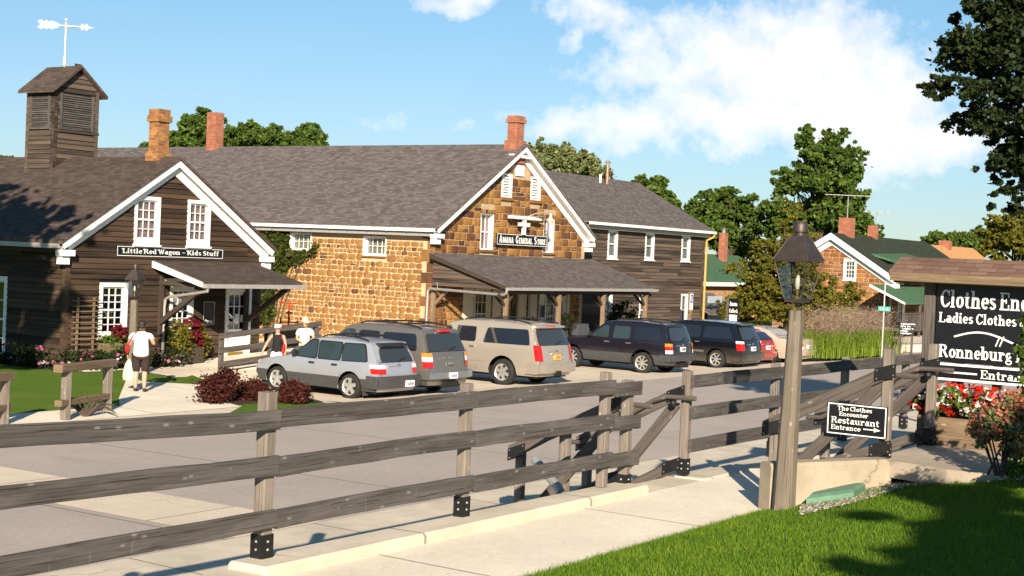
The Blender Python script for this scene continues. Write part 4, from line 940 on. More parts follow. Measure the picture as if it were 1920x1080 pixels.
# ------------------------------------------------------------------ trees and shrubs
def leaves(P, size, rng, up=.5, aspect=.62):
    n = len(P); nrm = rng.normal(size=(n, 3)); nrm[:, 2] = nrm[:, 2]+up; nrm /= np.linalg.norm(nrm, axis=1)[:, None]
    a = np.cross(nrm, rng.normal(size=(n, 3))); a /= np.linalg.norm(a, axis=1)[:, None]; b = np.cross(nrm, a)
    s = (size*rng.uniform(.6, 1.35, n))[:, None]
    V = np.stack([P-a*s, P+b*s*aspect+nrm*s*.12, P+a*s, P-b*s*aspect+nrm*s*.12], 1).reshape(-1, 3)
    return V, np.arange(n)[:, None]*4+np.array([[0, 1, 2, 3]])
def crown_points(blobs, n, rng, clump=.22, per=26, shell=.55):
    w = np.array([b[3]*b[4]*b[5] for b in blobs])**.72; w = w/w.sum(); out = []; cl = []
    for b, q in zip(blobs, w):
        m = max(3, int(n*q/per)); d = rng.normal(size=(m, 3)); d /= np.linalg.norm(d, axis=1)[:, None]
        r = shell+(1-shell)*rng.uniform(0, 1, m)**.6; r = np.where(rng.uniform(0, 1, m) < .16, r*rng.uniform(1.08, 1.32, m), r); c = np.array(b[:3])+d*r[:, None]*np.array(b[3:6]); cl.append(c)
        rad = clump*np.cbrt(b[3]*b[4]*b[5])*np.exp(rng.normal(size=m)*.42)*.85
        g = rng.normal(size=(m, per, 3))*.55*rad[:, None, None]*np.array([1, 1, .62]); out.append((c[:, None, :]+g).reshape(-1, 3))
    return np.concatenate(out), cl
def tree(name, label, cat, base, blobs, n, size, m, tr=.25, seed=1, group=None, clump=.22, per=26, limbs=True, shell=.55, up=.5):
    """blobs are (x,y,z,rx,ry,rz) in world space; limbs run from the trunk into each of them"""
    rng = np.random.default_rng(seed); base = Vector(base); t = thing(name, label, cat, base, 0, group)
    fine = []
    for b in blobs:                                   # every lobe breaks up into boughs of its own
        fine.append((b[0], b[1], b[2], b[3]*.62, b[4]*.62, b[5]*.62))
        for k in range(9):
            d = rng.normal(size=3); d /= np.linalg.norm(d); q = rng.uniform(.2, .44); e = rng.uniform(.62, 1.16); fine.append((b[0]+d[0]*b[3]*e, b[1]+d[1]*b[4]*e, b[2]+d[2]*b[5]*e, b[3]*q, b[4]*q, b[5]*q))
    P, _ = crown_points(fine, n, rng, clump*1.15, per, shell); _, cl = crown_points(blobs, 400, rng, clump, 26, shell); V, F = leaves(P, size, rng, up)
    mb = MB(); top = max(b[2] for b in blobs); main = max(blobs, key=lambda b: b[3]*b[4]*b[5]); ax = Vector((sum(b[0] for b in blobs)/len(blobs), sum(b[1] for b in blobs)/len(blobs), 0))
    hz = base.z+(top-base.z); pts = [base+Vector((0,0,-.1))]
    for k in range(1, 6):
        f = k/5; q = base.lerp(Vector((ax.x, ax.y, hz)), f); q += Vector((rng.normal()*tr*.4, rng.normal()*tr*.4, 0)); pts.append(q)
    mb.tube(pts, [tr*1.25]+[tr*(1-.85*k/5) for k in range(1, 6)], 8)
    if limbs:
        for b, c in zip(blobs, cl):
            for j in range(min(4, len(c))):
                e = Vector(c[j]); st = pts[1+int(rng.integers(0, 3))]; mid = st.lerp(e, .5)+Vector((0, 0, (e-st).length*.08)); mb.tube([st, mid, e], [tr*.42, tr*.25, tr*.06], 5)
    mb.build('trunk', MT['bark'], t)
    scatter_mesh('crown', V, F, MT[m], t); return t
def shrub(name, label, cat, base, blobs, n, size, m, seed=1, group=None, fl=None, nf=0, fs=.05, fm=None, clump=.3, stem=True):
    rng = np.random.default_rng(seed); t = thing(name, label, cat, base, 0, group); base = Vector(base)
    P, cl = crown_points(blobs, n, rng, clump, 18, .5); P = P[P[:, 2] > base.z+.01]; V, F = leaves(P, size, rng, .5)
    scatter_mesh('foliage', V, F, MT[m], t)
    if stem:
        mb = MB()
        for c in cl:
            for j in range(min(3, len(c))): e = Vector(c[j]); mb.tube([base+Vector((rng.normal()*.04, rng.normal()*.04, -.02)), base.lerp(e, .55)+Vector((0,0,.03)), e], [.012, .008, .004], 5)
        mb.build('stem', MT['bark'], t)
    for k, (mm, cnt) in enumerate(fl or []):
        PB, _ = crown_points([(b[0], b[1], b[2]+.03, b[3]*1.04, b[4]*1.04, b[5]*1.04) for b in blobs], cnt, rng, .25, 4, .93); PB = PB[PB[:, 2] > base.z+.05]
        W, G = leaves(PB, fs, rng, 1.6, .95); scatter_mesh('blossom', W, G, MT[mm], t)
    return t
def bl(px, py, d, rx, rz, ry=None):
    """a crown lobe centred where the pixel ray is d metres away; radii in pixels at that distance"""
    p = at(px, py, d=d); k = d/FPX; return (p.x, p.y, p.z, rx*k, (ry or rx)*k, rz*k)
G0 = lambda px, d, z=0.0: at(px, 600, d=d).xy.to_3d()+Vector((0,0,z))
tg = 'trees behind the roofs'
tree('leafy_tree', 'dense green tree behind the long stone store roof, beside the red brick chimney', 'tree', G0(400,112), [bl(372,262,112,42,46),bl(440,262,112,60,40),bl(490,275,112,40,36),bl(330,275,112,36,24),bl(385,240,112,36,32)], 27368, 0.216, 'leaf', .35, 11, tg)
tree('leafy_tree', 'broad green tree right of the dense one behind the stone store ridge', 'tree', G0(560,118), [bl(545,275,118,48,34),bl(590,280,118,40,26),bl(520,270,118,26,26)], 17595, 0.216, 'leaf', .35, 12, tg)
tree('leafy_tree', 'pale sunlit tree rising behind the white gable peak', 'tree', G0(1060,105), [bl(1040,300,105,42,28),bl(1080,312,105,50,28),bl(1010,290,105,24,24),bl(1120,325,105,34,14),bl(1060,290,105,26,22)], 25413, 0.156, 'leafpale', .3, 13, tg)
tree('leafy_tree', 'small dark green tree showing past the annex roof slope', 'tree', G0(1230,118), [bl(1222,356,118,30,26),bl(1245,375,118,28,26),bl(1210,345,118,16,15),bl(1255,395,118,22,22)], 14076, 0.181, 'leaf', .3, 14, tg)
tree('leafy_tree', 'wide spreading dark green tree behind the green roofed house', 'tree', G0(1360,140), [bl(1330,395,140,44,28),bl(1385,395,140,44,26),bl(1360,372,140,44,16),bl(1410,410,140,30,26),bl(1345,430,140,70,32),bl(1400,450,140,50,32),bl(1300,405,140,24,16)], 33235, 0.216, 'leaf', .4, 15, tg, clump=.26)
tree('cottonwood_tree', 'tall ragged cottonwood towering behind the red brick chimneys', 'tree', G0(1530,125), [bl(1530,290,125,40,36),bl(1510,262,125,24,24),bl(1560,268,125,30,28),bl(1545,340,125,72,40),bl(1600,325,125,32,26),bl(1490,345,125,40,24),bl(1600,290,125,18,24),bl(1460,400,125,34,18),bl(1540,400,125,70,44),bl(1610,405,125,28,36),bl(1620,425,125,28,30),bl(1470,425,125,40,30),bl(1580,380,125,44,40)], 46918, 0.216, 'leaf', .5, 16, None, clump=.3, shell=.35)
tree('pear_tree', 'conical yellow green tree behind the foreground lantern and black minivan', 'tree', G0(1475,72), [bl(1480,420,72,26,42),bl(1474,475,72,54,46),bl(1460,525,72,80,50),bl(1510,535,72,62,48),bl(1425,555,72,68,50),bl(1525,575,72,46,40),bl(1470,580,72,90,40),bl(1385,575,72,44,38),bl(1440,480,72,34,36),bl(1505,470,72,36,40)], 46918, 0.0864, 'leafyellow', .2, 17, None, clump=.2, shell=.6)
tree('young_tree', 'slender young tree against the reddish stone cottage wall', 'tree', G0(1590,78), [bl(1590,565,78,34,30),bl(1565,580,78,26,30),bl(1610,550,78,18,18)], 6254, 0.0691, 'leafyellow', .08, 18, None, clump=.28, shell=.2)
tg2 = 'yellowing trees beyond the white gabled house'
tree('autumn_tree', 'grey green tree behind the white gabled house with tan roof', 'tree', G0(1800,190), [bl(1790,455,190,46,26),bl(1830,450,190,34,22),bl(1760,465,190,24,16)], 14858, 0.268, 'leaf', .4, 19, tg2)
tree('autumn_tree', 'large yellow green tree rising over the sign roof', 'tree', G0(1890,170), [bl(1890,440,170,52,38),bl(1930,430,170,50,42),bl(1860,462,170,36,28),bl(1960,470,170,60,40)], 23458, 0.238, 'leafyellow', .4, 20, tg2)
tree('autumn_tree', 'tiny far tree between the tan roof and the dark green cottage roof', 'tree', G0(1712,210), [bl(1712,472,210,18,11)], 2735, 0.259, 'leafyellow', .3, 21, tg2)
tree('leafy_tree', 'tree top peeping over the brown house roof at the far left edge', 'tree', G0(5,120), [bl(5,300,120,16,8),bl(-20,302,120,30,10)], 3519, 0.216, 'leafyellow', .3, 22, tg)
tree('leafy_tree', 'green treetop between the old brick chimney and the brown house ridge', 'tree', G0(272,112), [bl(276,275,112,13,9)], 2346, 0.173, 'leaf', .25, 26, tg)
# the big maple whose branches enter the picture from the right
mt = at(2120, 600, d=26); mt.z = 1.3
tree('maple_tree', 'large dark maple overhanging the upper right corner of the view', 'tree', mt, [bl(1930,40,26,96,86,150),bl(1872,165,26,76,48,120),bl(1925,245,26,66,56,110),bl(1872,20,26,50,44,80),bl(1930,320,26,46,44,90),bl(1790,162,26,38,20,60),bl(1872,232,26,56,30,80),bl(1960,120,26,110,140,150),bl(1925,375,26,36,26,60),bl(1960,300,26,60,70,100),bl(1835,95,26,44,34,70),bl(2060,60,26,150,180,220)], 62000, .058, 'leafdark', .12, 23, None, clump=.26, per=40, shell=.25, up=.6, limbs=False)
# two more maples stand on the bank behind and beside the viewer; they throw the shade on the lawn and on the brown house
def shadetree(label, c, r, seed, n=2600, sz=.34):
    c = Vector(c); base = Vector((c.x, c.y, lawnz(min(33,c.x), min(6.4,max(-24,c.y))) if c.y < 6.3 else roadz(c.y) if c.y < 23 else .2))
    rr = random.Random(seed); B = []
    for k in range(7): B.append((c.x+rr.uniform(-.55,.55)*r[0], c.y+rr.uniform(-.55,.55)*r[0], c.z+rr.uniform(-.5,.5)*r[1], r[0]*.55, r[0]*.55, r[1]*.5))
    return tree('shade_tree', label, 'tree', base, B, n, sz, 'leafdark', .3, seed, 'maples beside the street outside the view', clump=.3)
# ------------------------------------------------------------------ barberry bushes, flower beds, ivy, reeds
gb = 'barberry bushes by the footpath'
for lab, px, py, W_, H_, lob in (('large double lobed dark red barberry bush, first beside the footpath', 410, 757, .36, .36, ((-.14,-.1,.3,.34,.3),(.1,.16,.46,.33,.32))), ('dark red barberry bush between two others, greenish at its foot', 474, 752, .36, .3, ((0,0,.24,.34,.26),(.18,-.1,.2,.26,.22),(-.2,.05,.2,.24,.2))), ('low round dark red barberry bush in front of the silver wagon door', 549, 757, .3, .26, ((0,0,.26,.33,.26),(.1,-.12,.22,.26,.2)))):
    p = at(px, py, Z=.2)
    shrub('barberry_bush', lab, 'bush', (p.x, p.y, .18), [(p.x+R0.x*u+F0.x*v, p.y+R0.y*u+F0.y*v, .2+z, r, r, h) for u, v, z, r, h in lob], 4600, .036, 'leafbarberry', int(px), gb)
def flowerbed(name, pts, n, h, fl, seed, sz=.05, fs=.04, wd=.45):
    """flowering bedding plants along a line of points"""
    rng = np.random.default_rng(seed); pts = [Vector(p) for p in pts]; L = len(pts)-1; t = rng.uniform(0, L, n); i = np.minimum(t.astype(int), L-1); f = (t-i)[:, None]
    A = np.array([tuple(p) for p in pts]); P = A[i]*(1-f)+A[i+1]*f; hh = h*(.75+.35*np.sin(t*5.1)+.2*np.sin(t*13))
    P = P+np.column_stack([rng.normal(size=n)*wd*.5, rng.normal(size=n)*wd*.5, rng.uniform(0, 1, n)**.8*hh]); V, F = leaves(P, sz, rng); mats = [MT['leafdark']]; mi = [np.zeros(len(F))]
    for k, (m, cnt) in enumerate(fl):
        j = rng.integers(0, n, cnt//5); Q = (P[j][:, None, :]+rng.normal(size=(len(j), 5, 3))*np.array([.09,.09,.05])).reshape(-1, 3); Q[:, 2] = np.maximum(Q[:, 2], A[:, 2].min()+h*.45); W, G = leaves(Q, fs, rng, 1.5, .95)
        F = np.concatenate([F, G+len(V)]); V = np.concatenate([V, W]); mats.append(MT[m]); mi.append(np.full(len(G), k+1))
    return tag(scatter_mesh(name, V, F, mats, None, np.concatenate(mi)), kind='stuff')
flowerbed('flower_bed', [(24.55,36,.3),(24.5,33,.3),(24.7,31.4,.3),(25.6,30.75,.3),(26.9,30.8,.33),(28.2,30.6,.33)], 6000, .55, [('fpink', 330), ('fwhite', 150)], 5, .055, .05)
def boxplant(name, label, c, blobs, n, m, fl, seed, box=None, bm='planter', cat='planter', sz=.045, fs=.04, group=None):
    t = thing(name, label, cat, c, 0, group); rng = np.random.default_rng(seed); B = [(c[0]+b[0], c[1]+b[1], c[2]+b[2], *b[3:]) for b in blobs]
    if box:
        m_ = MB(); x, y, z, X, Y, Z = box; th = .035
        m_.box(c[0]+x,c[1]+y,c[2]+z,c[0]+x+th,c[1]+Y,c[2]+Z); m_.box(c[0]+X-th,c[1]+y,c[2]+z,c[0]+X,c[1]+Y,c[2]+Z); m_.box(c[0]+x+th,c[1]+y,c[2]+z,c[0]+X-th,c[1]+y+th,c[2]+Z); m_.box(c[0]+x+th,c[1]+Y-th,c[2]+z,c[0]+X-th,c[1]+Y,c[2]+Z); m_.box(c[0]+x+th,c[1]+y+th,c[2]+z,c[0]+X-th,c[1]+Y-th,c[2]+Z-.05); m_.build('box', MT[bm], t)
    P, _ = crown_points(B, n, rng, .3, 14, .4); V, F = leaves(P, sz, rng); scatter_mesh('foliage', V, F, MT[m], t)
    for mm, cnt in fl:
        P, _ = crown_points([(b[0], b[1], b[2]+.05, b[3], b[4], b[5]) for b in B], cnt, rng, .22, 5, .85); W, G = leaves(P, fs, rng, 1.4, .95); scatter_mesh('blossom', W, G, MT[mm], t)
    return t
boxplant('window_box', 'window box with trailing green plants and dark red coleus under the ground floor window', (26.7,31.12,.82), [(0,0,.28,.6,.2,.14),(-.35,-.05,.05,.3,.14,.25),(.4,-.05,.08,.25,.14,.22)], 1500, 'leaf', [], 41, (-.55,-.13,0,.55,.13,.2))
shrub('coleus_plant', 'dark red coleus rising from the window box', 'plant', (26.75,31.1,1.0), [(26.75,31.1,1.3,.2,.16,.22)], 500, .05, 'fmaroon', 42)
boxplant('hanging_planter', 'trailing yellow green planter beside the doorway downpipe', (28.95,30.8,.42), [(-.35,0,.75,.34,.3,.36),(.5,-.05,.55,.2,.25,.5),(-.25,-.1,.4,.3,.25,.3)], 2400, 'leafyellow', [], 43, (-.3,-.2,0,.45,.2,.45), 'beamdark', 'planter', .045)
shrub('coleus_plant', 'tall maroon coleus in the trailing planter by the doorway', 'plant', (29.1,30.78,.85), [(29.05,30.75,1.42,.28,.22,.3),(29.2,30.7,1.05,.22,.2,.4)], 1100, .055, 'fmaroon', 44)
# ivy on the stone side wall
rng = np.random.default_rng(8); P = []
poly = [(490,440),(535,432),(545,440),(550,470),(585,470),(600,452),(592,480),(545,500),(528,525),(515,560),(520,590),(505,610),(480,600),(470,520)]
def inpoly(x, y, pl):
    c = False; j = len(pl)-1
    for i in range(len(pl)):
        if (pl[i][1] > y) != (pl[j][1] > y) and x < (pl[j][0]-pl[i][0])*(y-pl[i][1])/(pl[j][1]-pl[i][1])+pl[i][0]: c = not c
        j = i
    return c
ivq = [(a.y, a.z) for a in (at(x, y, X=43.05) for x, y in poly)]; y0, y1 = min(a for a, b in ivq), max(a for a, b in ivq); z0, z1 = min(b for a, b in ivq), max(b for a, b in ivq)
while len(P) < 3200:
    y, z = rng.uniform(y0-.1, y1+.1), rng.uniform(z0-.1, z1+.05)
    if inpoly(y+rng.normal()*.07, z+rng.normal()*.07, ivq) and not (39.1 < y < 40.15 and 3.72 < z < 4.38): P.append((43.0-abs(rng.normal())*.09-.02, y, z))
V, F = leaves(np.array(P), .085, rng, .25, .8); V[:, 0] = np.minimum(V[:, 0], 43.02)
iv = thing('ivy_creeper', 'ivy creeper climbing the ochre stone side wall around a white window', 'ivy', (42.95, 41, .2)); scatter_mesh('foliage', V, F, MT['ivy'], iv)
mb = MB()
for k in range(6): mb.tube([(42.98,41.4-.15*k,.2),(42.97,41.3-.2*k,1.6),(42.97,41.4-.35*k,2.9),(42.97,41.2-.4*k,3.9)], [.03,.022,.016,.008], 5)
mb.build('stem', MT['bark'], iv)
# ornamental grass with plumes in a walled bed
t = thing('ornamental_grass', 'tall bright green ornamental grass with pinkish plumes in a walled bed', 'grass', at(1590,680,Z=0)); rng = np.random.default_rng(9); BX = []
ca = at(1582,664,Z=.3); cb = at(1645,659,Z=.3)
n = 9000; u = rng.uniform(-.85, .95, n); P = np.array([ca.x,ca.y,.3])[None]+(np.array([cb.x-ca.x,cb.y-ca.y,0]))[None]*u[:,None]; P += rng.normal(size=(n,3))*np.array([.55,.55,0]); dn = np.array([F0.x,F0.y,0])
def reeds(P, h, w, lean, rng, K=4):
    n = len(P); a = rng.uniform(0, 2*np.pi, n); l = np.stack([np.cos(a), np.sin(a), np.zeros(n)], 1)*(lean*rng.uniform(.2,1.2,n))[:,None]; H = h*rng.uniform(.65,1.2,n); b = a+1.57; d = np.stack([np.cos(b), np.sin(b), np.zeros(n)],1); V = []; 
    for k in range(K+1):
        f = k/K; c = P+l*f**2+np.array([0,0,1.])*(H*(f-.22*f**3))[:,None]; ww = w*(1-f*.85); V += [c-d*ww, c+d*ww]
    V = np.stack(V, 1).reshape(-1,3); q = np.concatenate([np.arange(n)[:,None]*(2*K+2)+np.array([[2*k,2*k+1,2*k+3,2*k+2]]) for k in range(K)]); return V, q, P+l*.75, H
V, q, tip, H = reeds(P, 1.2, .011, .6, rng); scatter_mesh('blades', V, q, MT['reed'], t)
m = rng.uniform(0,1,n) < .16; T = P[m]+dn*.5*rng.uniform(0,1,m.sum())[:,None]; T[:,2] = 1.42+rng.uniform(-.3,.55,m.sum()); k = 22; Q = (T[:,None,:]+rng.normal(size=(len(T),k,3))*np.array([.035,.035,.09])+np.linspace(-.25,.3,k)[None,:,None]*np.array([.5,-.35,1.0])).reshape(-1,3); V, F = leaves(Q, .035, rng, .3, .2); scatter_mesh('plumes', V, F, MT['plume'], t)
# bed walls
def lowwall(label, pts, h, wd=.3, name='bed_wall'):
    mb = MB(); pts = [Vector(p) for p in pts]
    for a, b in zip(pts, pts[1:]):
        d = (b-a).normalized(); s = Vector((-d.y, d.x, 0))*wd/2; mb.prism([a-s, b-s+d*.02, b+s+d*.02, a+s], (0,0,h)); mb.prism([a-s*1.2+UP*(h-.1), b-s*1.2+d*.03+UP*(h-.1), b+s*1.2+d*.03+UP*(h-.1), a+s*1.2+UP*(h-.1)], (0,0,.12))
    return tag(mb.build(name, MT['lot']), label, 'wall')
lowwall('low pale block wall in front of the ornamental grass', [at(1505,668,Z=0), at(1552,670,Z=0), at(1590,680,Z=0), at(1615,640,Z=0)], .52)
lowwall('long pale kerb wall before the stone cottage garden', [at(1655,668,Z=0), at(1760,666,Z=0), at(1900,664,Z=0)], .5)
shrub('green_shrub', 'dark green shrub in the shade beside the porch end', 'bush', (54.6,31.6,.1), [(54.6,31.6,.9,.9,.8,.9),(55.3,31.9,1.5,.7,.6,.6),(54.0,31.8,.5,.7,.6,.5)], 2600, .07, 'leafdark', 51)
for lab, a, b in (('red geranium window box under the left lower annex window', 59.65, 33.2), ('red geranium window box under the right lower annex window', 63.75, 33.2)):
    boxplant('geranium_box', lab, (a, b, .66), [(0,0,.2,.4,.14,.14)], 300, 'leaf', [('fred', 260)], int(a), (-.42,-.12,0,.42,.1,.18), group='geranium boxes on the annex', fs=.06)
for lab, x, y, z in (('leafy potted plant hanging by the timber door under the porch', 47.2, 31.4, 1.15), ('round dark fern basket hanging under the porch beam', 48.6, 30.6, 1.3)):
    pt = boxplant('hanging_basket', lab, (x, y, z), [(0,0,0,.36,.36,.34)], 700, 'leafdark', [('fmaroon', 60)], int(x*10), None, group='hanging baskets under the porch'); mb = MB(); mb.lathe([(.04,-.3),(.2,-.2),(.24,-.02)], (x,y,z), 12); mb.tube([(x,y,z+.2),(x,y,2.9)], .012, 5); mb.build('basket', MT['iron'], pt)
# ------------------------------------------------------------------ rail fence along the kerb
def fpost(par, x, y, z, h, iron=True, w=.112):
    m = MB(); m.beam((x,y,z),(x,y,z+h),w,w,(0,1,0),0,.012); o = m.build('post', MT['post'], par)
    if iron:
        b = MB(); e = w/2+.006; b.box(x-e,y-e,z-.01,x+e,y+e,z+.2)
        for dy in (.07,.14): b.blob((x-e,y,z+dy),.014,6,1); b.blob((x,y-e,z+dy),.014,6,1)
        b.build('post_bracket', [MT['iron'], MT['galv']], o)
    return o
FYL = 8.8; fz = 1.155
t = thing('rail_fence', 'three rail weathered timber fence along the kerb, nearest left of the street steps', 'fence', (9.2,FYL,1.2))
xs = [3.4, 6.3, 9.22, 12.13, 14.92]
for i, x in enumerate(xs): fpost(t, x, FYL, SWZ+(.03 if x < 9 else .1), 1.425 if x < 10 else 1.36, x < 14, .128 if x < 10 else .112)
for i in range(4):
    for k, z in enumerate((1.2, .795, .33)):
        m = MB(); dz = random.uniform(-.012,.012)+(.07 if i < 2 and k == 0 else .03 if i < 2 and k == 1 else 0); yy = FYL-.067-.022; off = .06 if i else .0
        m.plank((xs[i]-.0+(.065 if i else -.5), yy+(.0 if i % 2 else .006), fz+z+dz), (xs[i+1]+.06, yy+(.0 if i % 2 else .006), fz+z+random.uniform(-.012,.012)), .043, .168); m.build('rail', MT['rail'], t)
fpost(t, 15.45, FYL+.0, SWZ+.0, 1.34, True, .12)
for k, z in enumerate((1.16, .75, .31)):
    m = MB(); m.plank((14.95,FYL-.086,fz+z),(15.62,FYL-.086,fz+z-.01),.043,.168); m.build('rail', MT['rail'], t)
t = thing('rail_fence', 'three rail weathered timber fence along the kerb, right of the street steps', 'fence', (16.9,FYL,1.2))
xs = [17.0, 19.75, 22.45, 25.3, 28.1]
for x in xs: fpost(t, x, FYL, SWZ+.05, 1.34)
for i in range(4):
    for k, z in enumerate((1.165, .75, .325)):
        m = MB(); yy = FYL-.067-.022+(.006 if i % 2 else 0); m.plank((xs[i]+(-.02 if i == 0 else .065), yy, fz+z), (xs[i+1]+.06, yy, fz+z+random.uniform(-.01,.01)), .043, .168); m.build('rail', MT['rail'], t)
# stair railings: posts, sloping boards, braces with iron plates
def stair_rail(label, x, ya, yb, za, zb, ha=1.36, hb=.82, pipe=True, mid=False, top='post', plates=True):
    """from the high post at ya (foot za) to the low post at yb (foot zb)"""
    t = thing('stair_railing', label, 'railing', (x, ya, za), 0, 'timber railings of the two short stairs'); sy = 1 if yb > ya else -1
    p1 = Vector((x, ya, za)); p2 = Vector((x, yb, zb))
    if top == 'post': fpost(t, x, ya, za, ha, True, .115)
    fpost(t, x, yb, zb, hb, False, .11)
    dx = -.085
    def bd(a, b, w=.045, h=.15, nm='board', off=dx): m = MB(); m.beam(Vector((x+off, a[0], a[1])), Vector((x+off, b[0], b[1])), w, h, UP, 0, .006); m.build(nm, MT['fence'], t)
    bd((ya, za+ha-.28), (yb+sy*.1, zb+hb-.14)); bd((ya, za+.14), (yb, zb+.14)); bd((ya+sy*.04, za+ha-.42), (yb-sy*.1, zb+.16), .05, .14, 'brace', -.015)
    if plates:
        for yy, zz in ((ya, za+ha-.28), (yb, zb+hb-.14), (yb-sy*.06, zb+.14), (ya+sy*.02, za+.14)):
            m = MB(); s_ = (zb-za)/(yb-ya); q = [Vector((x+dx-.026, yy+a, zz+b+a*s_*.7)) for a, b in ((-.13,-.08),(.13,-.08),(.13,.08),(-.13,.08))]; m.prism(q, (-.006,0,0))
            for a, b in ((-.1,-.05),(.1,-.05),(.1,.05),(-.1,.05)): m.blob((x+dx-.034, yy+a, zz+b+a*s_*.7), .011, 5, 1)
            m.build('iron_plate', [MT['iron'], MT['galv']], t)
    if mid: fpost(t, x+.03, (ya+yb)/2+.1, (za+zb)/2-.08, 1.06, False, .12)
    if pipe:
        h1 = za+ha-.34; h2 = zb+hb-.1; px = x+.12 if pipe != 'in' else x-.16
        m = MB(); m.tube([(px, ya-sy*.32, h1+.03), (px, ya+sy*.1, h1+.02), (px, ya+sy*.3, h1-.05), (px, yb, h2-.03), (px, yb+sy*.22, h2-.05)], .032, 8); m.build('handrail', MT['fence'], t)
        m = MB(); m.blob((px, ya, h1-.06), .05, 8); m.tube([(px, ya, h1-.05), (x, ya, h1-.08)], .015, 6); m.build('handrail_bracket', MT['iron'], t)
    return t
stair_rail('left railing of the steps that drop through the fence to the street', 15.55, 8.9, 10.38, SWZ, .29, 1.34, 1.2, True, True, None)
stair_rail('right railing of the steps that drop through the fence to the street', 17.03, 8.92, 10.28, SWZ, .29, 1.36, 1.21, 'in', False, None)
stair_rail('railing of the entrance steps that carries the small black restaurant sign', 16.8, 6.05, 7.45, SLZ-.03, SWZ, 1.32, .95, True, False)
stair_rail('railing of the entrance steps beside the big black sign post', 18.55, 6.1, 7.5, SLZ, SWZ, 1.3, .95, 'in', False)
# galvanised down drain leaning by the street steps
m = MB(); m.tube([at(1003,862,d=17.9),at(1045,912,d=17.4),at(1052,924,d=17.3)], .055, 10); tag(m.build('drain_pipe', MT['galv']), 'short galvanised pipe leaning behind the fence by the street steps', 'pipe')
# small restaurant sign
def signboard(name, label, cat, Fr, s0, s1, n0, z0, z1, lines, border=.012, bold=.2, th=.03, swash='', tilt=0, bm='black', bdr=True, parts=()):
    o, S, N = Fr; c = o+S*((s0+s1)/2)+N*n0+UP*z0; t = thing(name, label, cat, c)
    mb = MB(); mb.wbox(Fr, s0, s1, n0-th, n0, z0, z1); mb.build('board', MT[bm], t)
    if bdr:
        b = MB(); e = border; i = e*.6
        for q in ((s0+i,s1-i,z0+i,z0+i+e),(s0+i,s1-i,z1-i-e,z1-i),(s0+i,s0+i+e,z0+i+e,z1-i-e),(s1-i-e,s1-i,z0+i+e,z1-i-e)): b.wbox(Fr, q[0], q[1], n0, n0+.004, q[2], q[3])
        b.build('border', MT['letter'], t)
    l = MB(); lettering(l, lines, Fr, n0+.001, 0, bold, .1, swash); l.build('lettering', MT['letter'], t)
    return t
Fr = FX(16.66, 0); a = -6.73; b = -5.99; zc = 2.07; t = signboard('restaurant_sign', 'small black sign with white border pointing to the restaurant entrance', 'sign', Fr, a, b, .0, zc-.19, zc+.19, [('The Clothes', a+.13, zc+.103, .052, .43), ('Encounter', a+.155, zc+.038, .05, .36), ('Restaurant', a+.06, zc-.052, .074, .6), ('Entrance', a+.06, zc-.128, .056, .37)], .013, .145)
m = MB(); m.wbox(Fr, a+.46, a+.6, .001, .006, zc-.1, zc-.088); o, S, N = Fr; m.prism([o+S*(a+.59)+UP*(zc-.12)+N*.002, o+S*(a+.67)+UP*(zc-.094)+N*.002, o+S*(a+.59)+UP*(zc-.068)+N*.002], N*.004); m.build('arrow', MT['letter'], t)
# big roofed sign
XS = 19.05; KS = XS/18.15; Fr = FX(XS, 0); t = thing('roofed_sign', 'large black restaurant and clothes sign under a little shingled roof', 'sign', (XS+.1, 4.8, SLZ))
m = MB(); m.wbox(Fr, -6.25, -3.4, -.06, 0, 2.7, 3.72); m.build('board', MT['black'], t)
l = MB(); s = -6.2
lettering(l, [('Clothes Encounter', s, 3.42, .225, 1.8), ('Ladies Clothes and Gifts'[:18], s-.01, 3.22, .131, 1.3), ('Ronneburg Restaurant', s+.01, 2.765, .165, 1.98)], Fr, .001, 0, .2, .1)
K = 26; pr = None
for k in range(K+1):
    u = k/K; ss = s+.2+u*1.3; zz = 3.04+.08*math.sin(u*math.pi*1.9) - .02*u; q = Fr[0]+Fr[1]*ss+UP*zz+Fr[2]*.004
    if pr is not None: l.beam(pr, q, .008, .022, UP)
    pr = q
for e in (0, .05): l.beam(Fr[0]+Fr[1]*(s+.74+e)+UP*2.95+Fr[2]*.006, Fr[0]+Fr[1]*(s+.79+e)+UP*3.08+Fr[2]*.006, .008, .015, UP)
l.build('lettering', MT['letter'], t)
m = MB(); m.wbox(Fr, -6.25, -3.4, -.05, 0, 2.46, 2.69)
m.build('lower_board', MT['black'], t); l = MB()
for z in (2.463, 2.658): l.wbox(Fr, -6.24, -3.5, .001, .006, z, z+.03)
l.wbox(Fr, -6.24, -5.68, .001, .006, 2.56, 2.582); lettering(l, [('Entrance', -5.63, 2.52, .11, .68)], Fr, .001, 0, .18, .1); l.build('lettering', MT['letter'], t)
m = MB()
for k in range(5): m.wbox(Fr, -6.0+k*.5, -5.88+k*.5, -.11, -.06, SLZ-.0, 3.6)
m.build('slat', MT['black'], t)
m = MB(); m.beam((XS+.08,6.35,SLZ-.1),(XS+.08,6.35,3.74),.19,.15,(0,1,0),0,.01); m.build('post', MT['fence'], t)
m = MB(); m.beam((XS+.08,3.2,SLZ-.1),(XS+.08,3.2,3.74),.19,.15,(0,1,0),0,.01); m.build('post', MT['fence'], t)
m = MB(); m.prism([(XS-.34,6.8,3.86),(XS-.34,2.8,3.86),(XS+.1,2.8,4.06),(XS+.1,6.8,4.06)][::1], (0,0,-.06)); m.prism([(XS+.54,6.8,3.86),(XS+.54,2.8,3.86),(XS+.1,2.8,4.06),(XS+.1,6.8,4.06)][::-1], (0,0,-.06)); rf = m.build('roof', MT['roofsign'], t)
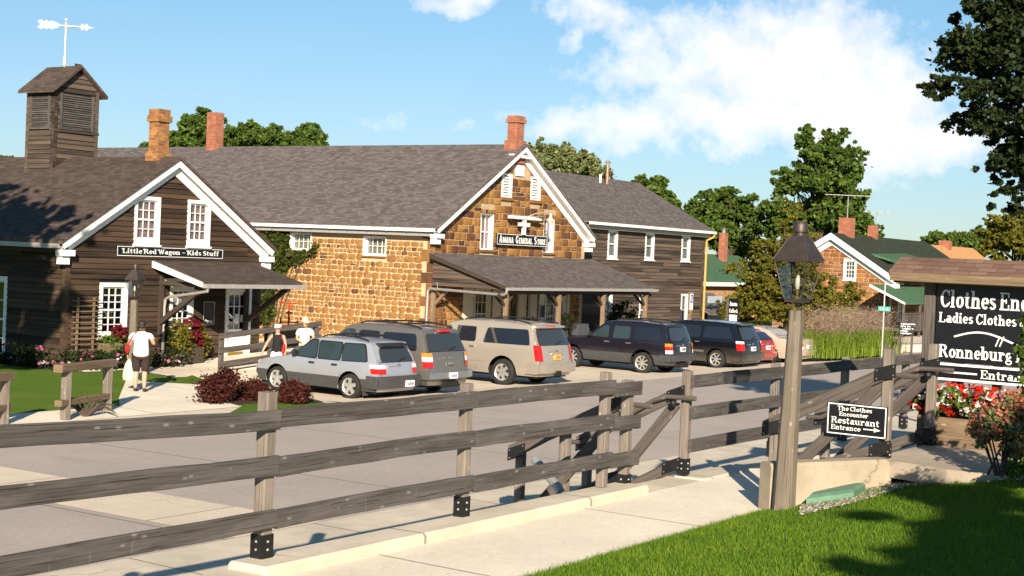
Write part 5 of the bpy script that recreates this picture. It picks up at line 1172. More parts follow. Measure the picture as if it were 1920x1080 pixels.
m = MB(); m.beam((XS-.33,6.78,3.79),(XS-.33,2.8,3.79),.05,.11,UP,0,.006); m.beam((XS-.3,6.72,3.76),(XS+.5,6.72,3.76),.05,.1); m.box(XS-.28,2.9,3.72,XS+.46,6.66,3.745); m.build('fascia', MT['planter'], rf)
# planter with flowers below the sign, toy wheel, big bush
t = boxplant('flower_planter', 'timber planter full of white and red flowers below the big black sign', (18.85,5.45,SLZ+.004), [(0,.55,.5,.2,.5,.16),(0,-.3,.5,.22,.6,.18),(-.08,.2,.62,.16,.55,.1),(0,-.9,.5,.2,.5,.18)], 3400, 'leaf', [('fwhite', 800), ('fred', 1000)], 61, (-.22,-1.5,0,.22,.85,.36), 'planter', 'planter', .04, .045)
tr = Vector((17.6, 5.5, SLZ+.0)); t = thing('cart_wheel', 'small yellow spoked cart wheel standing in the pebbles by the planter', 'wheel', tr); wc = at(1835,806,d=18.2); m = MB(); nrm = Vector((-.9,-.35,0)).normalized(); ua = nrm.cross(UP).normalized(); rr = .17
m.tube([wc+ua*rr*math.cos(a)+UP*rr*math.sin(a) for a in [2*math.pi*k/24 for k in range(25)]], .012, 6)
m.build('rim', MT['planter'], t); m = MB()
for k in range(10): a = 2*math.pi*k/10; m.tube([wc, wc+ua*rr*math.cos(a)+UP*rr*math.sin(a)], .007, 5)
m.blob(wc, .03, 8); m.build('spokes', MT['planter'], t); t.location = wc-UP*rr
for ch in t.children: ch.location = Vector((0,0,0)) if False else ch.location
shrub('flowering_bush', 'salmon flowered bush arching over the pebbles at the right edge', 'bush', at(1872,888,d=13.9), [bl(1858,792,13.9,32,30),bl(1893,775,13.9,34,34),bl(1840,812,13.9,24,22),bl(1908,812,13.9,36,44)], 3000, .026, 'leafpale', 71, None, [('fsalmon', 1700), ('fpink', 90)], 0, .017)
shrub('evergreen_bush', 'tall dark green bush filling the right edge beside the big sign', 'bush', at(1940,900,d=15.2), [bl(1945,845,15.2,50,55),bl(1946,720,15.2,36,70),bl(1948,620,15.2,36,60),bl(1980,780,15.2,60,120),bl(1922,655,15.2,20,36),bl(1918,868,14.6,34,26)], 5200, .04, 'leaf', 72)
# green utility box in the grass
a, b, c, d = [on_lawn(x, y, -.02) for x, y in ((1511,952),(1600,940),(1622,925),(1530,934))]; m = MB(); top = [p+UP*.1 for p in (a,b,c,d)]; ctr = sum(top, Vector())/4; tp = [ctr+(p-ctr)*.86+UP*.035 for p in top]; low = [p-UP*.1 for p in (a,b,c,d)]
m.add(low+top+tp, [(0,1,5,4),(1,2,6,5),(2,3,7,6),(3,0,4,7),(4,5,9,8),(5,6,10,9),(6,7,11,10),(7,4,8,11),(8,9,10,11)]); tag(m.build('utility_box', plain('green_plastic', (.1,.21,.135), .55, var=.15)), 'low green plastic utility box set in the lawn by the wall', 'utility box')
# ------------------------------------------------------------------ lanterns on posts
def lantern(label, base, h, sc, r0, r1, rz, post, lean=(0,0)):
    t = thing('street_lantern', label, 'lamp', base, rz, 'square glass lanterns on timber posts'); x = lean[0]; y = lean[1]; tp = Vector((x,y,h))
    m = MB(); n = 8; rings = []
    for k in range(7):
        f = k/6; c = tp*f; c.z = -.12+(h+.12)*f; r = r0+(r1-r0)*f; e = r*.5
        rings.append([c+Vector(p) for p in ((r,-e,0),(r,e,0),(e,r,0),(-e,r,0),(-r,e,0),(-r,-e,0),(-e,-r,0),(e,-r,0))])
    V = [p for q in rings for p in q]; F = [(i*n+j,i*n+(j+1)%n,(i+1)*n+(j+1)%n,(i+1)*n+j) for i in range(6) for j in range(n)]+[tuple(48+j for j in range(n))]
    m.add(V, F, 0, [[(V[k].z, (k%n)*.06+(.06 if (k%n)==0 and f[1]%n==0 else 0)) for k in f] for f in F]); m.build('post', MT[post], t, True)
    s, sz = sc; o = tp; sq = lambda r, z: [o+Vector((a*r*s, b*r*s, z*sz)) for a, b in ((-1,-1),(1,-1),(1,1),(-1,1))]
    m = MB(); m.tube([o+Vector((0,0,-.02)), o+Vector((0,0,.2*sz))], .05*s, 10)
    for p in sq(.42, .22): m.beam(o+Vector((0,0,.02)), p, .03*s, .02*s)
    b0 = sq(.42, .2); b1 = sq(.42, .27); m.add(b0+b1, [(0,3,2,1),(4,5,6,7),(0,1,5,4),(1,2,6,5),(2,3,7,6),(3,0,4,7)])
    A = sq(.42, .27); B = sq(.8, 1.2)
    for p, q in zip(A, B): m.beam(p, q, .045*s, .045*s)
    for i in range(4): m.beam(B[i], B[(i+1)%4], .05*s, .05*s); m.beam(A[i], A[(i+1)%4], .05*s, .05*s)
    m.build('frame', MT['bronze'], t, True)
    m = MB(); c0 = sq(.86, 1.22); c1 = sq(.3, 1.82); m.add(c0+c1, [(0,3,2,1),(0,1,5,4),(1,2,6,5),(2,3,7,6),(3,0,4,7),(4,5,6,7)])
    for p, q in zip(c0, c1): m.beam(p+Vector((0,0,.02*s)), q+Vector((0,0,.02*s)), .05*s, .04*s)
    m.lathe([(r_*s*1.25, z_*sz) for r_, z_ in ((.2,1.8),(.2,1.9),(.27,1.92),(.27,2.1),(.24,2.13),(.22,2.16),(.05,2.19),(0,2.2))], o, 18); m.build('cap', MT['bronze'], t, True)
    m = MB()
    for i in range(4): j = (i+1)%4; m.add([A[i], A[j], B[j], B[i]], [(0,1,2,3)])
    m.build('pane', MT['lampglass'], t, True)
    m = MB(); m.lathe([(r_*s, z_*sz) for r_, z_ in ((.12,.27),(.12,.34),(.05,.38),(.05,.5),(.08,.52),(0,.53))], o, 10); u = m.build('burner', MT['brass'], t, True)
    m = MB(); m.lathe([(r_*s, z_*sz) for r_, z_ in ((.07,.52),(.13,.6),(.12,.75),(.06,.85),(0,.88))], o, 12); m.build('bulb', MT['bulb'], t, True)
    return t
lb = Vector((15.36, 6.67, SWZ)); lantern('big bronze lantern on a weathered timber post in the foreground', lb, 2.31, (.25,.46), .118, .075, TH*-1+R(52), 'lamppost', (.03, -.03))
pb = at(252, 690, Z=.3); pb = Vector((25.6, 29.4, .28)); lantern('grey lantern on a timber post in front of the brown clapboard house', at(246,715,Z=.26), 2.05, (.215,.42), .11, .085, R(20), 'lamppost')
# split rail stands by the left lawn
gr = 'low timber stands beside the left lawn'
def stand(label, p, q, zt):
    t = thing('timber_stand', label, 'rail', p, 0, gr); d = (q-p).normalized()
    for c in (p, q): m = MB(); m.beam(c-UP*.1, c+UP*(zt-.06), .16, .16, (0,1,0), 0, .02); m.build('post', MT['post'], t)
    m = MB(); m.beam(p-d*.35+UP*zt, q+d*.2+UP*(zt-.03), .2, .15, UP, 0, .012); m.build('rail', MT['planter'], t); m = MB(); m.beam(p-d*.3+UP*.36, q+d*.15+UP*.33, .16, .12, UP, 0, .012); m.build('rail', MT['planter'], t)
    return t
p, q = at(122,788,Z=.2), at(200,772,Z=.2); stand('low timber stand with two rails on the near pavement by the lawn', p, q, 1.05)
q2 = at(6,796,Z=.2); d = (q-p).normalized(); stand('second low timber stand cut off by the left edge', q2-d*1.6, q2, .95)
m = MB(); c = at(160,782,Z=.2)
for k in range(7): a = R(30*k-90); m.tube([c, c+R0*.25*math.sin(a)+UP*(.22+.1*math.cos(a))+F0*.05*k, c+R0*.6*math.sin(a)+UP*(.3*math.cos(a)+.12)], [.04,.035,.015], 6)
tag(m.build('twisted_root', MT['bark']), 'twisted dark root lying under the low timber stand', 'root')
# trellis
t = thing('garden_trellis', 'weathered timber trellis leaning on the brown clapboard wall', 'trellis', (25.5,31.25,.3)); m = MB()
for x in (25.42, 25.95): m.beam((x,31.22,.3),(x,31.22,2.25),.06,.035,(0,1,0))
m.build('upright', MT['planter'], t); m = MB()
for k in range(13): z = .42+k*.145; m.beam((25.22,31.19,z),(26.15,31.19,z+random.uniform(-.01,.01)),.025,.03)
m.build('crossbar', MT['planter'], t)
# wall signs
Fr = FY(0, 31.3); signboard('shop_sign', 'long black kids shop sign with white lettering under two gable windows', 'sign', Fr, 26.73, 30.68, .0, 3.37, 3.65, [('Little Red Wagon - Kids Stuff', 26.93, 3.455, .13, 3.6)], .015, .17, .04, 'LRWK')
signboard('hours_notice', 'small black notice on the wall between window and shop door', 'sign', FY(0, 31.29), 29.98, 30.42, .0, 1.45, 2.12, [('OPEN'.title(), 30.05, 1.5, .1, .3)]+[('mon sat', 30.06, 1.7+k*.09, .045, .28) for k in range(0)], .008, .2)
t = signboard('store_sign', 'black hanging store sign with white capitals on the stone gable', 'sign', FY(0, 32.75), 46.72, 50.3, .0, 4.24, 4.69, [], .02, .2, .05); l = MB(); s = 46.9
Fz = FY(0, 32.75)
for wd, s0, wide in (('AMANA', 46.88, 1.0), ('GENERAL', 48.02, 1.2), ('STORE', 49.34, .85)):
    lettering(l, [(wd[0], s0, 4.33, .3, .2)], Fz, .001, 0, .24, .11); lettering(l, [(wd[1:], s0+.22, 4.33, .225, wide-.22)], Fz, .001, 0, .24, .11)
l.build('lettering', MT['letter'], t)
m = MB(); m.box(47.35,32.55,5.3,49.55,32.72,5.42); m.box(48.35,32.6,4.69,48.5,32.72,5.3); m.box(48.1,32.58,5.02,48.75,32.74,5.16); m.build('hanger', MT['white'], t)
t = thing('gooseneck_lamp', 'white gooseneck lamp above the store sign', 'lamp', (49.4,32.5,5.2)); m = MB(); m.tube([(48.6,32.9,5.3),(48.8,32.4,5.55),(49.2,32.2,5.62),(49.5,32.15,5.6)], .025, 8); m.build('arm', MT['gutter'], t); m = MB(); m.lathe([(.04,.3),(.05,.16),(.12,.06),(.17,0),(.16,-.02),(.08,.02)], (49.55,32.15,5.3), 14); m.lathe([(.08,-.1),(.12,-.04),(.13,.0)], (49.55,32.15,5.28), 12); m.build('lamp_shade', MT['cream'], t)
signboard('porch_notice', 'small dark notice beside the white porch door', 'sign', FY(0, 32.8), 50.18, 50.45, 0, 1.35, 1.85, [], .006)
t = thing('porch_lantern', 'small white glass wall lantern under the porch beam', 'lamp', (46.75,29.9,2.2)); m = MB(); m.lathe([(.11,0),(.13,.2),(.05,.32),(0,.34)], (46.75,29.9,2.12), 8); m.build('cage', MT['iron'], t); m = MB(); m.lathe([(.1,-.18),(.1,-.02)], (46.75,29.9,2.14), 8); m.blob((46.75,29.9,2.0),.1,8); m.build('glass', MT['letter'], t)
# handicap parking sign and coffee sign
p = at(1293,605,Y=32.0); t = thing('parking_sign', 'small blue and white parking sign on a timber post by the annex', 'sign', (p.x,p.y,0)); m = MB(); m.beam((p.x,p.y,0),(p.x,p.y,1.55),.14,.14,(0,1,0)); m.beam((p.x,p.y,1.55),(p.x,p.y,2.5),.42,.06,(0,1,0)); m.build('post', MT['porchpost'], t); Fr = FY(p.x, p.y-.04); m = MB(); m.wbox(Fr,-.15,.15,0,.012,1.65,2.4); m.build('plate', MT['letter'], t); m = MB(); m.wbox(Fr,-.12,.12,.013,.018,1.98,2.36); m.build('blue_panel', plain('sign_blue', (.03,.12,.42), .4), t)
m = MB(); m.wbox(Fr,-.03,.02,.019,.023,2.1,2.3); m.wbox(Fr,-.03,.07,.019,.0235,2.06,2.1); m.build('symbol', MT['letter'], t)
p = at(1377,590,d=66); v = at(1377,560,d=66).z; vb = at(1377,608,d=66).z; Fr = FX(p.x, p.y); w_ = .3
t = thing('coffee_sign', 'tall black coffee shop sign with white lettering on a post', 'sign', (p.x,p.y,0)); m = MB(); m.wbox(Fr,-w_,w_*.6,-.08,0,1.3,v); m.build('board', MT['black'], t); l = MB(); H_ = v-1.3
lettering(l, [('Amana', -w_+.04, v-.33, .2, .38), ('Coffee &', -w_+.04, v-.64, .18, .42), ('Tea Co.', -w_+.04, v-.93, .18, .38)], Fr, .001, 0, .22); l.wbox(Fr,-w_+.05,w_*.6-.05,.001,.008,1.32,1.6); l.build('lettering', MT['letter'], t); m = MB(); m.wbox(Fr,-w_-.12,-w_,-.1,.02,0,v); m.build('post', MT['fence'], t)
# street name sign
p = at(1652,690,Z=.1); t = thing('street_sign', 'green street name sign on a thin pole by the ornamental grass', 'sign', (p.x,p.y,0)); m = MB(); zt_ = at(1659,530,d=(p.x*F0.x+p.y*F0.y)).z; m.tube([(p.x,p.y,0),(p.x,p.y,zt_)], .035, 8); m.build('pole', MT['galv'], t); zs = at(1659,579,d=(p.x*F0.x+p.y*F0.y)).z; m = MB(); dv = R0; c = Vector((p.x,p.y,zs)); Fr = (c-F0*.05, R0.copy(), -F0); m.wbox(Fr,-.24,.24,-.01,.01,-.09,.09); m.build('name_plate', plain('sign_green', (.03,.3,.22), .4), t); l = MB(); lettering(l, [('5 Ave.', -.19, -.05, .1, .38)], Fr, .012, 0, .2); l.build('lettering', MT['letter'], t); m = MB(); m.beam((p.x+.1,p.y-.15,0),(p.x+.1,p.y-.15,1.1),.12,.12,(0,1,0)); m.build('post', MT['fence'], t)
p = at(1700,630,d=62); k = 62/FPX; Fr = (Vector((p.x,p.y,0)), R0.copy(), -F0); zc = p.z; t = thing('direction_sign', 'black direction sign with white lines of text before the stone cottage', 'sign', (p.x,p.y,0)); m = MB(); m.wbox(Fr,-.3,.3,-.05,0,zc+.05,zc+.58); m.build('board', MT['black'], t); l = MB()
for j, wd in enumerate(('Antiques','Shops','Lodging','Parking','Information')): lettering(l, [(wd, -.2, zc+.08+j*.1, .07, .05*len(wd))], Fr, .001, 0, .22); l.wbox(Fr, -.27 if j != 2 else .2, -.23 if j != 2 else .26, .001, .008, zc+.09+j*.1, zc+.13+j*.1)
l.build('lettering', MT['letter'], t); m = MB(); m.beam(Fr[0]+R0*-.25-Fr[2]*.08, Fr[0]+R0*-.25-Fr[2]*.08+UP*(zc+.6),.08,.08,(0,1,0)); m.beam(Fr[0]+R0*.25-Fr[2]*.08, Fr[0]+R0*.25-Fr[2]*.08+UP*(zc+.6),.08,.08,(0,1,0)); m.build('post', MT['fence'], t)
# ------------------------------------------------------------------ ramp railing, tricycle, grill
t = thing('ramp_railing', 'weathered three rail timber railing along the shop ramp', 'railing', (28.5,29.0,.3))
for x in (28.5, 30.4, 32.3): m = MB(); z = .3+(x-28.5)*.07; m.beam((x,29.0,.1),(x,29.0,z+1.0),.11,.11,(0,1,0)); m.build('post', MT['fence'], t)
for h in (.98, .58, .2): m = MB(); m.beam((28.35,28.93,.33+h),(32.45,28.93,.33+h+.29),.04,.15); m.build('rail', MT['fence'], t)
m = MB(); m.prism([(28.6,29.1,.3),(34.6,29.1,.72),(34.6,31.2,.72),(28.6,31.2,.4)][::-1], (0,0,-.3)); tag(m.build('shop_ramp', MT['walk']), kind='structure')
t = thing('display_bench', 'dark plank display bench against the sunlit stone wall', 'bench', (36.2,32.6,0)); bp = at(546,614,Y=32.2)
bx = bp.x; bt = bp.z; m = MB(); m.box(bx-.9,31.9,bt-.08,bx+1.1,32.6,bt); m.build('top', MT['fence'], t); m = MB(); m.box(bx-.85,31.95,.1,bx+1.05,32.0,bt-.09); m.build('front', MT['sidinggrey'], t); m = MB(); m.box(bx-.85,32.0,.1,bx-.8,32.55,bt-.08); m.box(bx+1.0,32.0,.1,bx+1.05,32.55,bt-.08); m.build('leg', MT['fence'], t)
t = thing('red_tricycle', 'red childs tricycle displayed on the plank bench', 'tricycle', (bx,32.2,bt)); c = Vector((bx-.12,32.2,bt)); red = plain('red_enamel', (.55,.03,.015), .3, spec=.6)
def wheel_ring(m, c, r, ax, tw, mi=0):
    a = ax.cross(UP).normalized(); m.tube([c+a*r*math.cos(2*math.pi*k/18)+UP*r*math.sin(2*math.pi*k/18) for k in range(19)], tw, 6, mi, False)
    for k in range(8): q = 2*math.pi*k/8; m.tube([c, c+a*r*math.cos(q)+UP*r*math.sin(q)], .008, 4, mi, False)
fd = Vector((-.75,-.66,0)).normalized(); sd = Vector((-fd.y, fd.x, 0))
for nm, cc, r in (('front_wheel', c+fd*.35+UP*.2, .18), ('rear_wheel', c-fd*.3+sd*.27+UP*.15, .14), ('rear_wheel', c-fd*.3-sd*.27+UP*.15, .14)): m = MB(); wheel_ring(m, cc, r, sd, .025); m.build(nm, red, t)
m = MB(); m.tube([c+fd*.35+UP*.2, c+fd*.27+UP*.5, c+fd*.22+UP*.78], .03, 8); m.tube([c+fd*.25+UP*.55, c+UP*.34, c-fd*.3+UP*.17], .032, 8); m.tube([c-fd*.3+sd*.27+UP*.15, c-fd*.3-sd*.27+UP*.15], .02, 6); m.box(0,0,0,0,0,0) if False else None; m.build('body_frame', red, t)
m = MB(); m.tube([c+fd*.12+sd*.25+UP*.8, c+fd*.22+sd*.1+UP*.77, c+fd*.22+UP*.78, c+fd*.22-sd*.1+UP*.77, c+fd*.12-sd*.25+UP*.8], .026, 7); m.build('handlebar', red, t)
m = MB(); m.blob(c-fd*.14+UP*.46, (.13,.12,.035), 10); m.tube([c-fd*.14+UP*.44, c-fd*.1+UP*.3], .02, 6); m.build('saddle', MT['iron'], t)
p = at(1085,640,Y=30.6); t = thing('covered_grill', 'dark grey covered grill at the shady end of the porch', 'grill', (p.x,p.y,.14)); m = MB(); m.prism([(p.x-.45,p.y-.25,.8),(p.x+.45,p.y-.25,.8),(p.x+.36,p.y-.2,1.25),(p.x-.38,p.y-.2,1.25)], (0,.5,0)); m.build('lid', plain('grill_cover', (.06,.065,.07), .5), t); m = MB(); m.box(p.x-.42,p.y-.22,.24,p.x+.42,p.y+.22,.78); m.build('cabinet', MT['iron'], t)
for a in (-.38, .38): m = MB(); m.lathe([(.0,-.03),(.09,-.03),(.09,.03),(0,.03)], (p.x+a,p.y-.2,.23), 12, 0, 'Y'); m.build('wheel', MT['iron'], t)
# ------------------------------------------------------------------ houses on the right
t = thing('stone_cottage', 'reddish stone cottage with a dark green roof and two brick chimneys', 'house', (87.6,35.6,0))
cx = 87.4; ya, yb = 31.5, 39.7; yc = (ya+yb)/2; ze, zp = 3.45, 6.15; Fr = FX(cx+.25, 0); gg = gable(-yb, -ya, ze-.1, zp-.1)
pa = at(1580,486,X=cx); pb = at(1602,526,X=cx); ops = [(-pa.y, -pb.y, pb.z, pa.z)]; pc = at(1578,556,X=cx); pd = at(1592,580,X=cx); ops.append((-pc.y,-pd.y,pd.z,pc.z))
m = MB(); panel(m, Fr, -yb+.25, -ya-.25, 0, gg, ops, 0, 1, (-yc,)); stones(m, Fr, -yb+.25, -ya-.25, .05, lambda s: gg(s)-.05, ops, (.18,.3), (1.1,2.6), .03, .15, .01, 0, .03)
Fq = FY(0, ya+.25); q1, q2 = at(1688,556,Y=ya+.25), at(1690,560,Y=ya+.25); so = []
for (u, v, x, y) in ((1683,566,1694,601),(1684,527,1692,547)):
    A, B = at(u,v,Y=ya+.25), at(x,y,Y=ya+.25); so.append((A.x,B.x,B.z,A.z))
panel(m, Fq, cx+.25, cx+18, 0, lambda s: ze, so, 0, 1); stones(m, Fq, cx+.3, cx+12, .05, lambda s: ze-.1, so, (.2,.32), (1.2,2.6), .03, .15, .01, 0, .03)
m.build('wall', [MT['farstone'], MT['mortardark']], t)
m = MB()
for s in (1, -1):
    ye = ya-.25 if s > 0 else yb+.25; P = [(cx-.1,ye,ze),(cx+18,ye,ze),(cx+18,yc,zp),(cx-.1,yc,zp)]; P = [Vector(p) for p in P]; P = P if s > 0 else P[::-1]; m.prism(P[::-1], (0,0,-.1))
# rear cross gable
m.prism([Vector(p) for p in ((cx+7,ya-3,ze+1.9),(cx+18,ya-3,ze+1.9),(cx+18,yc,ze+2.3),(cx+7,yc,ze+2.3))][::-1], (0,0,-.1)) if False else None
rf = m.build('roof', MT['roofdkgreen'], t)
m = MB()
for s in (1, -1):
    ye = ya-.27 if s > 0 else yb+.27; d = Vector((0, yc-ye, zp-ze)); P = [Vector((cx-.1,ye,ze-.02)), Vector((cx-.1,yc,zp-.02)), Vector((cx-.1,yc,zp-.42)), Vector((cx-.1,ye,ze-.4))]; m.prism(P, (-.05,0,0)); P2 = [p+Vector((.3,0,-.36)) for p in P]; m.prism([P2[0],P2[1],P2[2],P2[3]], (-.05,0,0)); e = 1 if s > 0 else -1; m.box(cx-.2, min(ye-.1*e,ye+.7*e), ze-.6, cx+.3, max(ye-.1*e,ye+.7*e), ze-.36)
m.build('gable_trim', MT['white'], t)
m = MB(); m.box(cx, ya-.4, ze-.22, cx+18, ya-.27, ze-.08); m.tube([(cx+.1,ya-.34,ze-.2),(cx+.1,ya-.1,ze-.6),(cx+.1,ya+.1,ze-.7),(cx+.1,ya+.1,.1)], .06, 6); m.build('gutter', MT['galv'], t)
for a, b, c, d in ops: window(t, Fr, a, b, c, d, 3, 2, .12, .05, 'netcurtain')
for a, b, c, d in so: window(t, Fq, a, b, c, d, 2, 1, .1, .05, 'netcurtain')
p = at(1560,440,d=94); m = MB(); zt_ = at(1560,407,d=94).z; m.box(89.5,yc-.4,zp-.6,90.3,yc+.4,zt_); m.build('chimney', MT['brick'], rf)
x2 = 87.4
for xx in range(880, 1100): 
    q = Vector((xx/10, yc, zp)); dd_ = q-Vector((0,0,EYE)); px = 960+FPX*dd_.dot(RT)/dd_.dot(FW)
    if px > 1636: x2 = xx/10; break
m = MB(); m.box(x2-.25,yc-.28,zp-.5,x2+.25,yc+.28,at(1636,423,X=x2).z); m.build('chimney', MT['brick'], rf)
def antenna(par, c, L, n):
    m = MB(); c = Vector(c); m.tube([c, c+UP*1.5], .03, 5); d = (R0).normalized(); m.tube([c+UP*1.45-d*L, c+UP*1.45+d*L], .025, 5)
    for k in range(n): q = c+UP*1.45+d*L*(-1+2*k/(n-1)); m.tube([q-F0*.4+UP*.0, q+F0*.4], .015, 4)
    m.build('antenna', MT['galv'], par)
m = MB(); q1 = at(1668,487,Y=ya+1.2); q2 = at(1703,486,Y=ya+1.2); q3 = at(1700,512,Y=ya+1.2); m.prism([q1, q3, q2+Vector((3,0,-1.5)), q2+Vector((3,0,0))], (0,.3,0)); m.build('dormer_wall', MT['white'], rf); m = MB(); m.prism([q1+Vector((-.6,-.3,.02)), q2+Vector((3,-.3,.02)), q2+Vector((3,2.6,.75)), q1+Vector((-1.0,2.6,.75))][::-1], (0,0,-.12)); m.build('dormer_roof', MT['roofgreen'], rf)
antenna(rf, (89.9,yc,zt_), 1.5, 7); antenna(rf, (x2+.6,yc,zp+.2), 1.0, 5)
# porch of the cottage, green lean-to roof
a = at(1697,568,Y=ya-2.0); b = at(1770,568,Y=ya-2.0); m = MB(); x0, x1 = a.x, a.x+9; zz = a.z
m.prism([Vector(p) for p in ((x0,ya-2,zz),(x1,ya-2,zz),(x1,ya+.2,zz+1.0),(x0,ya+.2,zz+1.0))][::-1], (0,0,-.1)); pr_ = m.build('porch_roof', MT['roofgreen'], t)
m = MB(); m.prism([Vector(p) for p in ((x0-.02,ya-2.02,zz-.1),(x0-.02,ya-2.02,zz+.02),(x0-.02,ya+.2,zz+1.02),(x0-.02,ya+.2,zz+.86))], (-.06,0,0)); m.build('porch_trim', MT['white'], pr_)
m = MB()
for k in range(4): m.beam((x0+.1+k*2.9,ya-1.9,0),(x0+.1+k*2.9,ya-1.9,zz-.1),.12,.12,(0,1,0))
for k in range(40): m.beam((x0+.2+k*.22,ya-1.9,.6),(x0+.2+k*.22,ya-1.9,1.4),.04,.04,(0,1,0))
m.beam((x0,ya-1.9,1.42),(x1,ya-1.9,1.42),.09,.08); m.beam((x0,ya-1.9,.6),(x1,ya-1.9,.6),.09,.08); m.box(x0,ya-2,.35,x1,ya+.2,.55); m.build('porch_railing', MT['fence'], t)
# green roofed brick house
y0 = 46.0; A = at(1300,527,Y=y0); B = at(1420,529,Y=y0); t = thing('brick_house', 'low orange brick house with a plain green roof behind the annex', 'house', ((A.x+B.x)/2,y0,0)); ze = A.z; zr = at(1360,478,Y=y0+4.5).z
m = MB(); Fr = FY(0, y0+.4); panel(m, Fr, A.x-4, B.x+6, 0, lambda s: ze, [], 0); m.add([(B.x+6,y0+.4,0),(B.x+6,y0+9,0),(B.x+6,y0+9,ze),(B.x+6,y0+4.7,zr-.1),(B.x+6,y0+.4,ze)], [(0,1,2,3,4)]); m.build('wall', MT['brickorange'], t)
m = MB(); m.prism([Vector(p) for p in ((A.x-4,y0,ze),(B.x+6.3,y0,ze),(B.x+6.3,y0+4.7,zr),(A.x-4,y0+4.7,zr))][::-1], (0,0,-.1)); m.prism([Vector(p) for p in ((A.x-4,y0+9.4,ze),(B.x+6.3,y0+9.4,ze),(B.x+6.3,y0+4.7,zr),(A.x-4,y0+4.7,zr))], (0,0,-.1)); rf = m.build('roof', MT['roofgreen'], t)
m = MB(); m.box(A.x-4,y0-.06,ze-.32,B.x+6.3,y0-.002,ze-.04); m.box(A.x-4,y0,ze-.36,B.x+6.3,y0+.39,ze-.28); m.build('fascia', MT['white'], t)
c = at(1357,477,Y=y0+3.6); ct = at(1357,437,Y=y0+3.6); m = MB(); m.box(c.x-.32,y0+3.4,c.z-.9,c.x+.22,y0+3.9,ct.z); ch = m.build('chimney', MT['brick'], rf); m = MB(); m.lathe([(.12,0),(.14,.25),(.2,.27),(0,.42)], (c.x-.05,y0+3.65,ct.z), 10); m.build('chimney_pot', MT['galv'], ch)
# white gabled house with tan roof
d = 140; t = thing('white_house', 'white gabled house with a tan roof far behind the sign', 'house', at(1750,520,d=d).xy.to_3d()); k = d/FPX; P0 = at(1742,484,d=d); pk = at(1742,463,d=d); L = R0; hw = 33*k; bz = 0
m = MB(); a, b = P0-L*hw, P0+L*hw; m.add([Vector((a.x,a.y,0)), Vector((b.x,b.y,0)), b, pk, a], [(0,1,2,3,4)]); bd = (F0+R0*.75).normalized()*12; m.add([Vector((b.x,b.y,0)), Vector((b.x,b.y,0))+bd, b+bd, b], [(0,1,2,3)]); m.build('wall', MT['white'], t)
m = MB()
for s in (-1, 1):
    e = P0+L*hw*1.12*s-UP*(pk.z-P0.z)*.12-bd*.04; Q = [e, e+bd, pk+bd+UP*.12, pk-bd*.04+UP*.12]; m.prism(Q if s < 0 else Q[::-1], (0,0,.12))
m.build('roof', MT['rooforange'], t)
m = MB(); q = pk+bd*.35; m.box(q.x-.5,q.y-.5,q.z-.5,q.x+.5,q.y+.5,q.z+.75); m.build('chimney', MT['brick'], t)
m = MB(); q = [P0-L*hw*.55+UP*.25, P0+L*hw*.55+UP*.25, pk-UP*.55]; m.add([p-F0*.1 for p in q], [(0,1,2)]); m.build('gable_louvre', MT['netcurtain'], t)
# ------------------------------------------------------------------ cars
MT['tyre'] = plain('tyre_rubber', (.018,.017,.016), .8, var=.2); MT['alloy'] = plain('alloy_rim', (.62,.61,.58), .3, .7, spec=.6, var=.08); MT['under'] = plain('dark_underbody', (.008,.008,.008), .9)
MT['clad'] = plain('grey_plastic_cladding', (.05,.05,.052), .6, var=.15); MT['rubber'] = plain('black_trim', (.015,.015,.016), .5)
def carglass(name, c):
    return mat(name, lambda g: pbr(g, c, .04, 0, .6, None, 0, **{'Coat Weight': .5, 'Coat Roughness': .02}))
MT['tint'] = carglass('dark_tinted_glass', (.012,.014,.02)); MT['clear'] = carglass('grey_green_glass', (.026,.04,.044)); MT['rearglass'] = carglass('grey_rear_glass', (.03,.036,.039))
MT['tail'] = plain('red_tail_lens', (.5,.012,.012), .15, spec=.6, var=.1); MT['amber'] = plain('amber_lens', (.75,.22,.02), .15, spec=.6); MT['lensw'] = plain('white_lens', (.75,.7,.68), .15, spec=.6); MT['chrome'] = plain('chrome', (.5,.48,.45), .3, .85, var=.03)
MT['platew'] = plain('white_plate', (.7,.72,.75), .5); MT['platey'] = plain('orange_plate', (.8,.36,.02), .5); MT['seat'] = plain('grey_seat_fabric', (.2,.2,.19), .9)
def ip(x, pts):
    return float(np.interp(x, [p[0] for p in pts], [p[1] for p in pts]))
